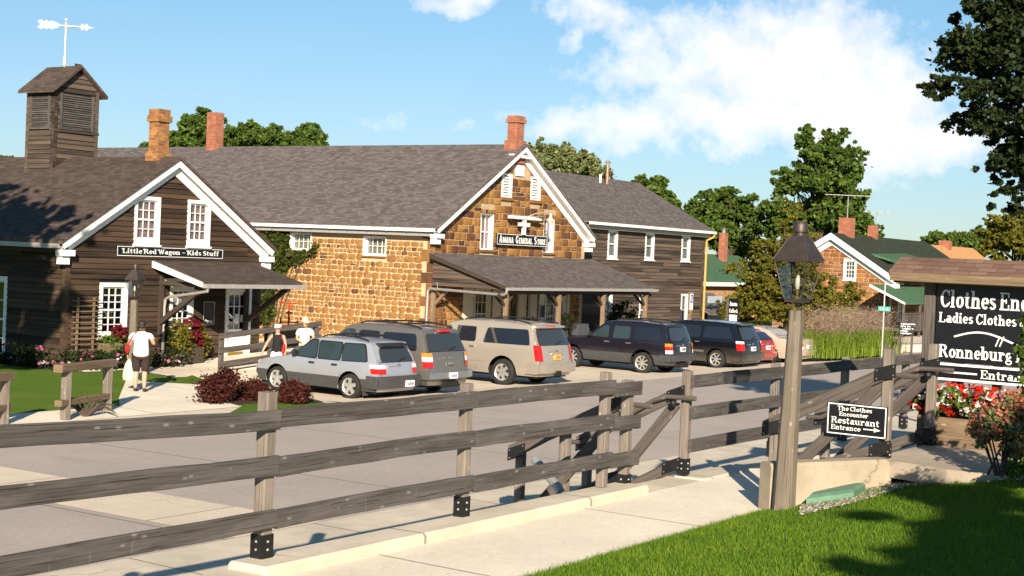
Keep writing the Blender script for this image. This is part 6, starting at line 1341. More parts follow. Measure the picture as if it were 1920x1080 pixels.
def car(name, label, cat, loc, rz, W, wb, wr, top, rear, front, paint, belt, roofz, wins, rwin, lights, opts):
    """x forward, rear axle at 0; top: (x,z) silhouette; rear/front: (z,x) end profiles; wins: side glass polygons (x,z)"""
    t = thing(name, label, cat, loc, rz, 'cars parked in front of the store'); hw0 = W/2; xr0 = min(p[1] for p in rear); xf0 = max(p[1] for p in front); cl = opts.get('clear', .24); rc = opts.get('rc', .12); tum = opts.get('tumble', .2)
    mid = (xr0+xf0)/2; half = (xf0-xr0)/2
    def zt(x): return ip(x, top)
    def hw(x, z):
        f = ip(z, [(cl, .93), (.42, .985), (.62, 1.0), (belt-.08, .985), (belt, .965), (roofz, 1-tum)]); e = max(0, abs(x-mid)/half-.62)/.38
        return hw0*f*(1-opts.get('plan', .09)*e**2)
    ar = wr+opts.get('gap', .07)
    def zb(x):
        z = cl
        for xw in (0, wb):
            if abs(x-xw) < ar: z = max(z, wr+math.sqrt(ar*ar-(x-xw)**2))
        return z
    xs = set([xr0+.02*k for k in range(0, 8)]+[xf0-.03*k for k in range(0, 10)]+[p[0] for p in top]+[xr0+(xf0-xr0)*k/46 for k in range(47)])
    for xw in (0, wb):
        for k in range(15): xs.add(xw-ar*math.cos(math.pi*k/14))
        xs.add(xw-ar-.004); xs.add(xw+ar+.004)
    xs = sorted(x for x in xs if xr0 <= x <= xf0); rs = [xs[0]]
    for x in xs[1:]:
        if x-rs[-1] > .0035: rs.append(x)
    xs = rs; NS = 12; rr = opts.get('round', .07)
    def cx_(x, z): return min(max(x, ip(z, rear)+rc*.55), ip(z, front)-rc*.8)
    def section(x):
        zt_, b = zt(x), zb(x); pts = []; zs = zt_-rr
        if b > zs-.02: b = zs-.02
        for k in range(NS): z = b+(zs-b)*k/(NS-1); pts.append((hw(x, z), z))
        h = hw(x, zs)
        for k in range(1, 5): a = math.pi/2*k/4; pts.append((h-rr*1.1*(1-math.cos(a)), zs+rr*math.sin(a)*.85))
        h2 = pts[-1][0]; zz = pts[-1][1]
        for k in range(1, 5): u = 1-k/4; pts.append((h2*u, zz+rr*.35*(1-u*u)))
        return pts
    m = MB(); secs = []
    for x in xs:
        s = section(x); s = s+[(-y, z) for y, z in s[-2::-1]]; secs.append([Vector((cx_(x, z), -y, z)) for y, z in s])
    n = len(secs[0]); m.add([p for s in secs for p in s], [(i*n+j, i*n+j+1, (i+1)*n+j+1, (i+1)*n+j) for i in range(len(secs)-1) for j in range(n-1)], 0, None, True)
    # end caps follow the same outline, bulging outwards
    for prof, sg, sec in ((rear, -1, secs[0]), (front, 1, secs[-1])):
        h = n//2; K = 8; V = []
        for j in range(h+1):
            a, b = sec[j], sec[n-1-j]; z = a.z; xe = ip(z, prof)
            for k in range(K+1):
                u = -1+2*k/K; y = a.y+(b.y-a.y)*k/K; e = abs(u)**5; V.append(Vector((xe+(a.x-xe)*e, y, z)))
        m.add(V, [((j*(K+1)+k, j*(K+1)+k+1, (j+1)*(K+1)+k+1, (j+1)*(K+1)+k) if sg > 0 else (j*(K+1)+k, (j+1)*(K+1)+k, (j+1)*(K+1)+k+1, j*(K+1)+k+1)) for j in range(h) for k in range(K)], 0, None, True)
    m.build('body', paint, t, True, 38)
    # underbody and wheel wells
    m = MB(); m.box(xr0+.2, -hw0*.8, cl-.06, xf0-.2, hw0*.8, cl+.2)
    for xw in (0, wb): m.box(xw-ar-.02, -hw0*.62, cl, xw+ar+.02, hw0*.62, wr+ar+.04)
    m.build('underbody', MT['under'], t, True)
    def sp(x, z, sd, o): return Vector((cx_(x, z), sd*(hw(x, z)+o), z))
    def spatch(m, poly, sd, o=.006, mi=0):
        P = [sp(x, z, sd, o) for x, z in poly]; m.add(P, [tuple(range(len(P))) if sd < 0 else tuple(range(len(P)-1,-1,-1))], mi)
    def rnd_poly(p, r=.05):
        out = []; n_ = len(p)
        for i in range(n_):
            a, b, c = Vector(p[i-1]), Vector(p[i]), Vector(p[(i+1)%n_]); d1 = (a-b); d2 = (c-b); q = min(r, d1.length*.4, d2.length*.4); A, B = b+d1.normalized()*q, b+d2.normalized()*q
            for k in range(4): f = k/3; out.append(tuple(A*(1-f)**2+b*2*f*(1-f)+B*f*f))
        return out
    def grid_patch(m, x0, x1, zl, zh, sd, o, mi=0, n_=None, rows=3):
        n_ = n_ or max(2, int((x1-x0)/.04)); V = []
        for i in range(n_+1):
            x = x0+(x1-x0)*i/n_; a = zl(x) if callable(zl) else zl; b = zh(x) if callable(zh) else zh; a = min(a, b-.004)
            for j in range(rows+1): V.append(sp(x, a+(b-a)*j/rows, sd, o))
        f = [(i*(rows+1)+j, (i+1)*(rows+1)+j, (i+1)*(rows+1)+j+1, i*(rows+1)+j+1) for i in range(n_) for j in range(rows)]
        m.add(V, f if sd < 0 else [q[::-1] for q in f], mi, None, True)
    def wpatch(m, poly, sd, o):
        x0, x1 = min(p[0] for p in poly), max(p[0] for p in poly)
        def zz(x):
            v = []
            for i in range(len(poly)):
                (xa, za), (xb, zb_) = poly[i], poly[(i+1) % len(poly)]
                if xa != xb and min(xa, xb)-1e-9 <= x <= max(xa, xb)+1e-9: v.append(za+(zb_-za)*(x-xa)/(xb-xa))
            return (min(v), max(v)) if v else (0, 0)
        e = 1e-4; grid_patch(m, x0+e, x1-e, lambda x: zz(x)[0], lambda x: zz(x)[1], sd, o, 0, None, 5)
    for sd in (-1, 1):
        for i, (poly, gm) in enumerate(wins):
            m = MB(); rp_ = rnd_poly(poly, .06); wpatch(m, rp_, sd, .007); wo = m.build('side_window', MT[gm], t, True)
            if opts.get('wtrim'):
                m = MB(); c_ = Vector((sum(p[0] for p in rp_)/len(rp_), sum(p[1] for p in rp_)/len(rp_))); big = [tuple(c_+(Vector(p)-c_)*1.0+(Vector(p)-c_).normalized()*opts.get('wt', .025)) for p in rp_]; wpatch(m, big, sd, .0035); m.build('window_seal', MT['rubber'], wo, True)
        if opts.get('clad'):
            zc = opts['clad']; m = MB(); grid_patch(m, xr0+.02, xf0-.1, zb, lambda x: zc, sd, .007); m.build('cladding', MT[opts.get('cladm', 'clad')], t, True)
        m = MB()
        for xd in opts.get('doors', []): 
            zlo = max(cl+.08, zb(xd)+.02); spatch(m, [(xd-.005, zlo), (xd+.005, zlo), (xd+.005, belt), (xd-.005, belt)], sd, .0085)
        if m.f: m.build('door_seam', MT['rubber'], t, True)
        for xh in opts.get('handles', []):
            m = MB(); c_ = sp(xh, belt-.12, sd, .02); m.box(c_.x-.09, c_.y-.018, c_.z-.02, c_.x+.09, c_.y+.018, c_.z+.02); m.build('door_handle', MT[opts.get('hm', 'rubber')], t, True)
        if opts.get('mould'):
            m = MB(); zc = opts['mould']; grid_patch(m, ar+.1, wb-ar-.08, zc-.04, zc+.04, sd, .014); m.build('side_moulding', opts.get('mouldm') or paint, t, True)
        xm = opts.get('mirror', wb-.75); c_ = sp(xm, belt+.1, sd, .12); m = MB(); m.blob(c_, (.07,.12,.085), 10); m.beam(c_, sp(xm, belt+.03, sd, 0), .05, .05); m.build('wing_mirror', MT[opts.get('mm', 'rubber')], t, True)
        if opts.get('rails'):
            x0, x1 = opts['rails']; y = sd*(hw0*(1-tum)-.09); m = MB(); N_ = 10; m.tube([(x0+(x1-x0)*k/N_, y, zt(x0+(x1-x0)*k/N_)+.05-.05*abs(2*k/N_-1)**6+.01) for k in range(N_+1)], .022, 6); m.build('roof_rail', MT['rubber'], t, True)
    if opts.get('bars'):
        for x in opts['bars']: m = MB(); m.tube([(x, -hw0*(1-tum)+.09, zt(x)+.07), (x, hw0*(1-tum)-.09, zt(x)+.07)], .02, 6); m.build('roof_bar', MT['rubber'], t, True)
    # rear face pieces
    def rp(y, z, o): return Vector((ip(z, rear)-o+rc*.4*min(1, abs(y)/hw(xr0+.1, z))**5, y, z))
    def rpatch(m, poly, o=.008, mi=0, both=False):
        P = [rp(y, z, o) for y, z in poly]; m.add(P, [tuple(range(len(P)))[::-1]], mi)
    def rgrid(m, y0, y1, z0, z1, o, th=None, mi=0, N_=6, J=3):
        V = [rp(y0+(y1-y0)*k/N_, z0+(z1-z0)*j/J, o) for j in range(J+1) for k in range(N_+1)]; m.add(V, [(j*(N_+1)+k, (j+1)*(N_+1)+k, (j+1)*(N_+1)+k+1, j*(N_+1)+k+1) for j in range(J) for k in range(N_)], mi, None, True)
    if rwin:
        z0, z1, w0, w1, gm = rwin; m = MB(); N_ = 8; J = 5; V = []
        for j in range(J+1):
            z = z0+(z1-z0)*j/J; w_ = w0+(w1-w0)*j/J-(.03 if j in (0, J) else 0); V += [rp(-w_+2*w_*k/N_, z, .01) for k in range(N_+1)]
        m.add(V, [(j*(N_+1)+k, (j+1)*(N_+1)+k, (j+1)*(N_+1)+k+1, j*(N_+1)+k+1) for j in range(J) for k in range(N_)], 0, None, True); ro = m.build('rear_window', MT[gm], t, True)
        m = MB(); a, b = rp(-.02, z0+.02, .03), rp(-.36, z0+.1, .03); m.beam(a, b, .02, .03); m.blob(a, .035, 6); m.build('rear_wiper', MT['rubber'], ro, True)
        if opts.get('spoiler'): m = MB(); m.prism([Vector((ip(z1,rear)-.1,-w1*.97,z1+.03)), Vector((ip(z1,rear)+.16,-w1*.97,z1+.04)), Vector((ip(z1,rear)+.16,-w1*.97,z1+.12)), Vector((ip(z1,rear)-.1,-w1*.97,z1+.07))], (0, 2*w1*.97, 0)); m.build('spoiler', MT[opts['spoiler']] if opts['spoiler'] in MT else paint, t, True); 
        if opts.get('brake'): m = MB(); p_ = rp(0, z1+.06, .02); m.box(p_.x-.09,-.22,z1+.04,p_.x+.02,.22,z1+.1); m.build('brake_light', MT['tail'], t, True)
    for sd in (-1, 1):
        for z0, z1, yw, xl, parts in lights:
            m = MB(); h = hw(xr0+.1, (z0+z1)/2); mats_ = []; zc = z0
            for fr, mm in parts:
                ze_ = zc+(z1-z0)*fr; mats_.append(MT[mm]); i = len(mats_)-1; V = []
                # wraps the corner: side strip, then rear strip
                cols = [sp(xr0+xl*(1-q/3)+.0, zc, sd, .013) for q in range(4)]; 
                for zz in (zc, ze_):
                    for q in range(4): V.append(sp(ip(zz, rear)+rc*.55+xl*(1-q/3), zz, sd, .013))
                    for q in range(1, 5): V.append(rp(sd*(h-yw*q/4)*1.0, zz, .014) if q > 0 else None)
                f = [(k, k+1, 9+k-1+0, 8+k) for k in range(7)]; f = [(k, k+1, 8+k+1, 8+k) for k in range(7)]; m.add(V, f if sd < 0 else [x[::-1] for x in f], i, None, True); zc = ze_
            m.build('tail_light', mats_, t, True)
    if rwin:
        m = MB(); yh = rwin[2]+.05; zb_ = opts.get('bumper', (0,.66,0,0))[1]+.02
        for a, b in ((-yh-.006, -yh+.006), (yh-.006, yh+.006)): rgrid(m, a, b, zb_, rwin[0]+.05, .009, None, 0, 1, 6)
        rgrid(m, -yh, yh, rwin[0]-.012, rwin[0]-.002, .0095, None, 0, 6, 1); m.build('hatch_seam', MT['rubber'], t, True)
        m = MB(); zz = (zb_+rwin[0])/2+.08; c_ = rp(0, zz, .02); m.blob(c_, (.012,.09,.035), 8)
        for k in range(5): q = rp(.42-k*.06, zz-.02, .012); m.box(q.x-.004, q.y-.02, q.z-.018, q.x+.004, q.y+.02, q.z+.018)
        m.build('badge', MT['chrome'], t, True)
    bz0, bz1, bo, bm = opts.get('bumper', (.42, .66, .09, 'clad'))
    if bm:
        m = MB(); N_ = 12; V = []; hB = hw0*.985
        prof = [(0,bz0),(bo,bz0+.03),(bo,bz1-.03),(bo*.8,bz1),(0,bz1+.002)]
        for k in range(N_+1):
            y = -hB+2*hB*k/N_
            for o, z in prof: V.append(rp(y*.997, z, o*(1-.25*(abs(y)/hB)**6)))
        nn = len(prof); m.add(V, [(k*nn+j, k*nn+j+1, (k+1)*nn+j+1, (k+1)*nn+j) for k in range(N_) for j in range(nn-1)], 0, None, True)
        for sd in (-1, 1):
            V = [Vector((rp(hB, z, o*.75).x+f*xb, sd*(hB+.012), z)) for f, xb in ((0,0),(1,.42)) for o, z in prof]; m.add(V, [(j, nn+j, nn+j+1, j+1) if sd < 0 else (j, j+1, nn+j+1, nn+j) for j in range(nn-1)], 0, None, True)
        m.build('rear_bumper', MT[bm] if isinstance(bm, str) else bm, t, True)
    pz, py, pm = opts.get('plate', (.75, 0, 'platew')); m = MB(); o_ = opts.get('po', .03); c_ = rp(py, pz, o_); m.box(c_.x-.012, py-.155, pz-.08, c_.x+.012+o_, py+.155, pz+.08); po = m.build('number_plate', MT[pm], t, True)
    m = MB()
    for k in range(5): m.box(c_.x-.016, py-.12+k*.05, pz-.04, c_.x-.0125, py-.09+k*.05, pz+.03)
    m.build('plate_marks', plain('plate_ink', (.1,.12,.2), .5), po, True)
    for e in opts.get('extra', []): e(t, rp, sp, hw, ip)
    # front lights
    for sd in (-1, 1): m = MB(); z = opts.get('hl', .75); m.blob((ip(z, front)-.1, sd*(hw0-.22), z), (.12,.18,.07), 8); m.build('headlight', MT['lensw'], t, True)
    # wheels
    sn = opts.get('spokes', 5); rim = opts.get('rim', .66)
    for xw in (0, wb):
        for sd in (-1, 1):
            y = sd*(hw0-.12); tw = .11; m = MB(); P = [(wr*.6,-tw),(wr*.9,-tw),(wr*.985,-tw*.75),(wr,-tw*.4),(wr,tw*.4),(wr*.985,tw*.75),(wr*.9,tw),(wr*rim*1.02,tw)]; m.lathe([(r, z*sd) for r, z in P], (xw, y, wr), 28, 0, 'Y'); wo = m.build('wheel', MT['tyre'], t, True)
            m = MB(); f = y+sd*.085; m.lathe([(wr*rim*1.03, .028*sd), (wr*rim, .022*sd), (wr*rim*.9, -.005*sd), (wr*rim*.88, -.07*sd)], (xw, f, wr), 28, 0, 'Y'); m.lathe([(wr*rim*.9, -.06*sd), (0, -.06*sd)], (xw, f, wr), 20, 1, 'Y'); m.lathe([(0,.012*sd),(wr*rim*.2,.01*sd),(wr*rim*.26,-.02*sd)], (xw, f, wr), 14, 0, 'Y')
            for k in range(sn): a = 2*math.pi*k/sn+.3; c1, s1 = math.cos(a), math.sin(a); m.beam((xw+c1*wr*rim*.16, f-sd*.008, wr+s1*wr*rim*.16), (xw+c1*wr*rim*.93, f-sd*.012, wr+s1*wr*rim*.93), opts.get('sw', .075), .03, (0, 1, 0)) if False else m.beam((xw+c1*wr*rim*.16, f-sd*.008, wr+s1*wr*rim*.16), (xw+c1*wr*rim*.93, f-sd*.012, wr+s1*wr*rim*.93), .03, opts.get('sw', .075), (-s1, 0, c1))
            m.build('rim', [MT['alloy'], MT['under']], wo, True)
    return t
AX = math.pi/2      # cars face away from the street, noses to the buildings
silver = carpaint('silver_blue_paint', (.43,.45,.5), .5); pewter = carpaint('pewter_paint', (.16,.145,.132), .4); gold = carpaint('sandy_pewter_paint', (.4,.355,.3), .4); navy = carpaint('dark_plum_paint', (.014,.0125,.021), .3, .25); black = carpaint('black_car_paint', (.006,.007,.01), .2, .2); redp = carpaint('red_car_paint', (.38,.015,.015), .2); beige = carpaint('beige_car_paint', (.56,.46,.37), .3)
def gz(y): return roadz(y)
def mudflap(t, rp, sp, hw, ip):
    for sd in (-1, 1): m = MB(); m.box(-.44, sd*.72-.11, .12, -.425, sd*.72+.11, .42); m.build('mud_flap', MT['clad'], t, True)
car('silver_wagon', 'silver compact wagon with dark grey lower cladding, nearest the barberry bushes', 'car', (28.95+.87-.45, 24.4, gz(24.6)), AX, 1.735, 2.525, .325,
    [(-.95,1.43),(-.7,1.475),(.3,1.535),(1.0,1.53),(1.35,1.48),(2.15,1.0),(2.3,.965),(3.0,.86),(3.25,.78),(3.42,.62)], [(.2,-.86),(.4,-.95),(.72,-.95),(.9,-.9),(1.0,-.87),(1.45,-.62)], [(.2,3.3),(.45,3.42),(.62,3.42),(.8,3.25),(.9,2.8),(1.6,2.6)], silver, .97, 1.48,
    [([(-.52,1.0),(.3,.98),(.3,1.4),(-.36,1.41)],'clear'),([(.38,.98),(1.1,.98),(1.12,1.41),(.38,1.41)],'clear'),([(1.18,.98),(2.02,.99),(1.42,1.41),(1.2,1.42)],'clear')], (1.0,1.35,.66,.56,'rearglass'), [(.7,.93,.26,.2,[(.58,'tail'),(.42,'lensw')])],
    dict(clad=.55, doors=[.34,1.14], handles=[.52,1.3], rails=(-.4,1.15), bars=(.1,.8), bumper=(.32,.64,.1,'clad'), plate=(.44,-.3,'platew'), po=.13, spoiler='rubber', extra=[mudflap], wtrim=True, wt=.05, rim=.68, spokes=5, sw=.1, mirror=1.85, tumble=.18, hl=.72))
def towhook(t, rp, sp, hw, ip):
    m = MB(); c = rp(0,.75,.03); m.box(c.x-.02,-.08,.86,c.x+.02,.08,.93); m.build('tailgate_handle', MT['chrome'], t, True)
    m = MB(); m.box(rp(0,.4,0).x-.1,-.3,.26,rp(0,.4,0).x+.1,.3,.42); m.build('tow_bar', MT['under'], t, True)
suv_top = [(-1.0,1.72),(-.85,1.78),(.2,1.85),(1.3,1.84),(1.75,1.77),(2.5,1.22),(2.65,1.17),(3.55,1.06),(3.8,.95),(3.9,.7)]
car('pewter_suv', 'dark pewter sport utility vehicle with roof rails behind the silver wagon', 'car', (31.4, 24.55, gz(24.6)), AX, 1.93, 2.95, .375, suv_top, [(.25,-1.12),(.5,-1.2),(.8,-1.18),(1.15,-1.12),(1.25,-1.08),(1.75,-.86)], [(.25,3.8),(.5,3.92),(.8,3.9),(1.0,3.7),(1.9,3.2)], pewter, 1.18, 1.78,
    [([(-.72,1.22),(.45,1.2),(.45,1.64),(-.6,1.65)],'tint'),([(.55,1.2),(1.3,1.2),(1.3,1.64),(.62,1.64)],'tint'),([(1.42,1.2),(2.3,1.22),(1.78,1.63),(1.48,1.65)],'clear')], (1.22,1.68,.82,.72,'rearglass'), [(.8,1.18,.17,.14,[(.4,'tail'),(.32,'lensw'),(.28,'amber')])],
    dict(doors=[.5,1.36], handles=[.62,1.5], hm='chrome', rails=(-.7,1.4), bars=(-.1,.9), bumper=(.48,.7,.12,'chrome'), plate=(.58,.0,'platew'), po=.14, clad=.5, spokes=6, wtrim=True, brake=True, extra=[towhook], gap=.09, clear=.32, tumble=.2, mirror=2.2))
def gmplate(t, rp, sp, hw, ip):
    m = MB(); c = rp(0,.95,.02); m.box(c.x-.012,-.3,.98,c.x+.02,.3,1.06); m.box(c.x-.012,-.3,.8,c.x+.02,.3,.84); m.build('plate_recess', MT['chrome'] if False else gold, t, True)
    m = MB(); m.box(rp(0,.5,0).x-.13,-.05,.36,rp(0,.5,0).x-.02,.2,.5); m.build('tow_bar', MT['under'], t, True)
long_top = [(-1.25,1.78),(-1.1,1.84),(.2,1.9),(1.5,1.88),(2.0,1.8),(2.75,1.28),(2.9,1.22),(3.9,1.12),(4.1,1.0),(4.2,.75)]
car('tan_suv', 'long sandy pewter sport utility vehicle with tinted windows and orange plate', 'car', (36.48, 24.5, gz(24.6)), AX, 2.01, 3.3, .395, long_top, [(.28,-1.2),(.5,-1.3),(.8,-1.3),(1.15,-1.22),(1.28,-1.18),(1.8,-.92)], [(.25,4.0),(.5,4.2),(.9,4.15),(1.1,3.9),(1.9,3.4)], gold, 1.22, 1.82,
    [([(-.92,1.24),(.75,1.23),(.66,1.68),(-.78,1.7)],'tint'),([(1.02,1.23),(1.8,1.23),(1.78,1.68),(1.06,1.68)],'tint'),([(1.95,1.23),(2.6,1.25),(2.1,1.67),(2.0,1.68)],'clear')], (1.26,1.72,.84,.72,'rearglass'), [(.8,1.26,.17,.1,[(.7,'tail'),(.3,'tail')])],
    dict(doors=[.95,1.9], handles=[1.12,2.05], hm='chrome', rails=(-.8,1.6), bumper=(.42,.72,.1,gold), plate=(.9,.0,'platey'), spokes=6, sw=.1, rim=.62, brake=True, spoiler='paint', extra=[gmplate], gap=.1, clear=.34, mould=.72, tumble=.19, mm='rubber', mirror=2.45))
car('plum_suv', 'dark plum blue sport utility vehicle with grey lower sides, beside the black minivan', 'car', (44.8, 24.5, gz(24.6)), AX, 1.86, 2.83, .365, [(-.95,1.66),(-.85,1.71),(.2,1.77),(1.2,1.76),(1.6,1.7),(2.25,1.16),(2.4,1.12),(3.3,1.02),(3.55,.9),(3.65,.7)], [(.28,-1.02),(.5,-1.1),(.8,-1.08),(1.1,-1.04),(1.2,-1.0),(1.68,-.82)], [(.25,3.5),(.5,3.66),(.85,3.62),(1.02,3.4),(1.9,3.0)], navy, 1.13, 1.7,
    [([(-.72,1.16),(.34,1.15),(.34,1.58),(-.58,1.58)],'tint'),([(.52,1.15),(1.22,1.15),(1.2,1.57),(.54,1.57)],'clear'),([(1.36,1.15),(2.12,1.17),(1.6,1.56),(1.4,1.57)],'clear')], (1.17,1.6,.76,.66,'rearglass'), [(.74,1.08,.16,.13,[(.34,'lensw'),(.36,'tail'),(.3,'amber')])],
    dict(doors=[.44,1.28], handles=[.56,1.42], hm='chrome', rails=(-.6,1.2), bumper=(.46,.7,.12,'clad'), plate=(.88,.0,'platew'), clad=.66, cladm='clad', spokes=8, sw=.05, wtrim=False, extra=[towhook], gap=.1, clear=.33, mirror=2.05))
car('black_minivan', 'glossy black minivan with chrome side strip, right of the plum sport utility vehicle', 'car', (49.78, 24.15, gz(24.6)), AX, 1.94, 3.07, .345, [(-.95,1.6),(-.8,1.68),(.2,1.74),(1.4,1.73),(2.0,1.64),(3.0,1.12),(3.2,1.06),(3.9,.9),(4.05,.7)], [(.2,-.98),(.45,-1.06),(.8,-1.04),(1.05,-.98),(1.15,-.94),(1.65,-.68)], [(.2,3.9),(.5,4.05),(.75,4.0),(.95,3.7),(1.8,3.3)], black, 1.08, 1.68,
    [([(-.62,1.12),(.6,1.11),(.56,1.55),(-.42,1.55)],'tint'),([(.7,1.11),(1.6,1.11),(1.56,1.55),(.7,1.55)],'tint'),([(1.72,1.11),(2.75,1.13),(2.05,1.52),(1.76,1.54)],'clear')], (1.12,1.58,.78,.66,'rearglass'), [(.72,1.06,.2,.16,[(.75,'tail'),(.25,'lensw')])],
    dict(doors=[.65,1.66], handles=[.8,1.8], hm='chrome', bumper=(.32,.62,.08,black), plate=(.78,.0,'platew'), spokes=7, sw=.05, mould=.62, mouldm=MT['chrome'], spoiler='paint', gap=.06, tumble=.2, mirror=2.5))
car('red_hatchback', 'small bright red hatchback mostly hidden by the black minivan', 'car', (52.2, 24.45, gz(24.6)), AX, 1.72, 2.45, .31, [(-.75,1.05),(-.6,1.12),(-.1,1.38),(.8,1.4),(1.2,1.36),(1.9,.95),(2.1,.9),(2.9,.78),(3.1,.65)], [(.2,-.78),(.45,-.85),(.8,-.83),(1.05,-.72),(1.4,-.3)], [(.2,3.0),(.5,3.12),(.75,3.0),(1.4,2.6)], redp, .9, 1.36,
    [([(-.2,.94),(.7,.93),(.7,1.27),(.05,1.26)],'tint'),([(.8,.93),(1.7,.95),(1.25,1.26),(.82,1.28)],'tint')], (1.02,1.3,.56,.5,'tint'), [(.62,.86,.22,.16,[(.6,'tail'),(.4,'tail')])], dict(doors=[.75], handles=[.3], bumper=(.3,.55,.07,redp), plate=(.72,.0,'platew')))
car('beige_sedan', 'pale beige four door sedan, farthest right in the parking row', 'car', (54.75, 24.3, gz(24.6)), AX, 1.88, 2.9, .33, [(-1.2,.98),(-1.1,1.01),(-.3,1.05),(.15,1.32),(.6,1.43),(1.2,1.44),(1.6,1.38),(2.4,1.0),(2.6,.96),(3.6,.84),(3.8,.7)], [(.2,-1.15),(.45,-1.28),(.75,-1.28),(.98,-1.2),(1.1,-1.1),(1.5,-1.0)], [(.2,3.7),(.5,3.85),(.75,3.8),(.9,3.5),(1.5,3.2)], beige, .97, 1.4,
    [([(.12,1.0),(.95,.99),(.92,1.34),(.55,1.33)],'tint'),([(1.05,.99),(2.2,1.01),(1.55,1.32),(1.06,1.35)],'clear')], None, [(.62,.86,.36,.12,[(.55,'lensw'),(.45,'tail')])], dict(doors=[1.0], handles=[.4,1.3], hm='chrome', bumper=(.36,.58,.1,beige), plate=(.72,.0,'platew'), spokes=9, sw=.04, rim=.7))
# back glass of the sedan lies on its sloping rear deck
sed = bpy.data.objects['beige_sedan']; m = MB(); m.add([Vector(p) for p in ((-.24,-.64,1.105),(-.24,.64,1.105),(.42,.55,1.42),(.42,-.55,1.42))], [(0,3,2,1)]); m.build('back_window', MT['rearglass'], sed, True)
# ------------------------------------------------------------------ people
MT['skin'] = plain('tanned_skin', (.55,.3,.2), .55, var=.06); MT['hair'] = plain('dark_brown_hair', (.025,.013,.01), .6, var=.3, scale=30); MT['hairgrey'] = plain('grey_brown_hair', (.13,.1,.08), .7)
MT['cwhite'] = plain('white_cotton', (.82,.81,.79), .85, var=.05); MT['cbrown'] = plain('dark_brown_cotton', (.03,.018,.016), .9); MT['cblack'] = plain('black_knit', (.008,.008,.009), .85); MT['bagred'] = plain('red_leather', (.35,.02,.02), .5); MT['bagcream'] = plain('cream_paper_bag', (.72,.62,.4), .7, var=.15); MT['shoe'] = plain('dark_sandal', (.03,.025,.022), .6); MT['bagplastic'] = plain('pale_plastic_bag', (.6,.62,.42), .4, var=.2)
def skin_mesh(name, parent, chains, m, sub=2):
    """chains: lists of (x,y,z,r) or (x,y,z,rx,ry); the first vertex of a chain may repeat an earlier joint and is then shared"""
    V = []; E = []; Rr = []; roots = []; idx = {}
    for ch in chains:
        prev = None
        for p in ch:
            k = tuple(round(c, 4) for c in p[:3])
            if k not in idx:
                idx[k] = len(V); V.append(p[:3]); Rr.append((p[3], p[4] if len(p) > 4 else p[3]))
                if prev is None: roots.append(idx[k])
            if prev is not None: E.append((prev, idx[k]))
            prev = idx[k]
    me = bpy.data.meshes.new(name); me.from_pydata(V, E, []); o = bpy.data.objects.new(name, me); COL.objects.link(o); o.parent = parent
    md = o.modifiers.new('Skin', 'SKIN'); md.use_smooth_shade = True; md.branch_smoothing = .6
    if not me.skin_vertices: me.skin_vertices.new() if hasattr(me.skin_vertices, 'new') else None
    for i, r in enumerate(Rr): me.skin_vertices[0].data[i].radius = r; me.skin_vertices[0].data[i].use_root = i in roots
    s = o.modifiers.new('Sub', 'SUBSURF'); s.levels = sub; s.render_levels = sub; me.materials.append(MT[m]); return o
def hand(w, d, s=1, thumb=(0,1,0), curl=.4):
    """finger chains (islands rooted inside the palm) for a hand whose wrist is w and which points along d"""
    w = Vector(w); d = Vector(d).normalized(); th = Vector(thumb); th = (th-d*th.dot(d)).normalized(); pn = d.cross(th)*s; out = [[(*w, .024, .02), (*(w+d*.045), .034, .017), (*(w+d*.085), .036, .015)]]
    for k, L in enumerate((.068, .078, .072, .055)):
        b = w+d*.075+th*(.026-.0175*k); q1 = b+d*L*.5-pn*0; q2 = q1+(d*(1-curl)+pn*curl).normalized()*L*.36; q3 = q2+(d*(1-curl*1.8)+pn*curl*1.5).normalized()*L*.3; out.append([(*b, .0085), (*q1, .0083), (*q2, .0078), (*q3, .006)])
    b = w+d*.03+th*.022; out.append([(*b, .011), (*(b+th*.025+d*.025), .0105), (*(b+th*.032+d*.055), .0085)]); return out
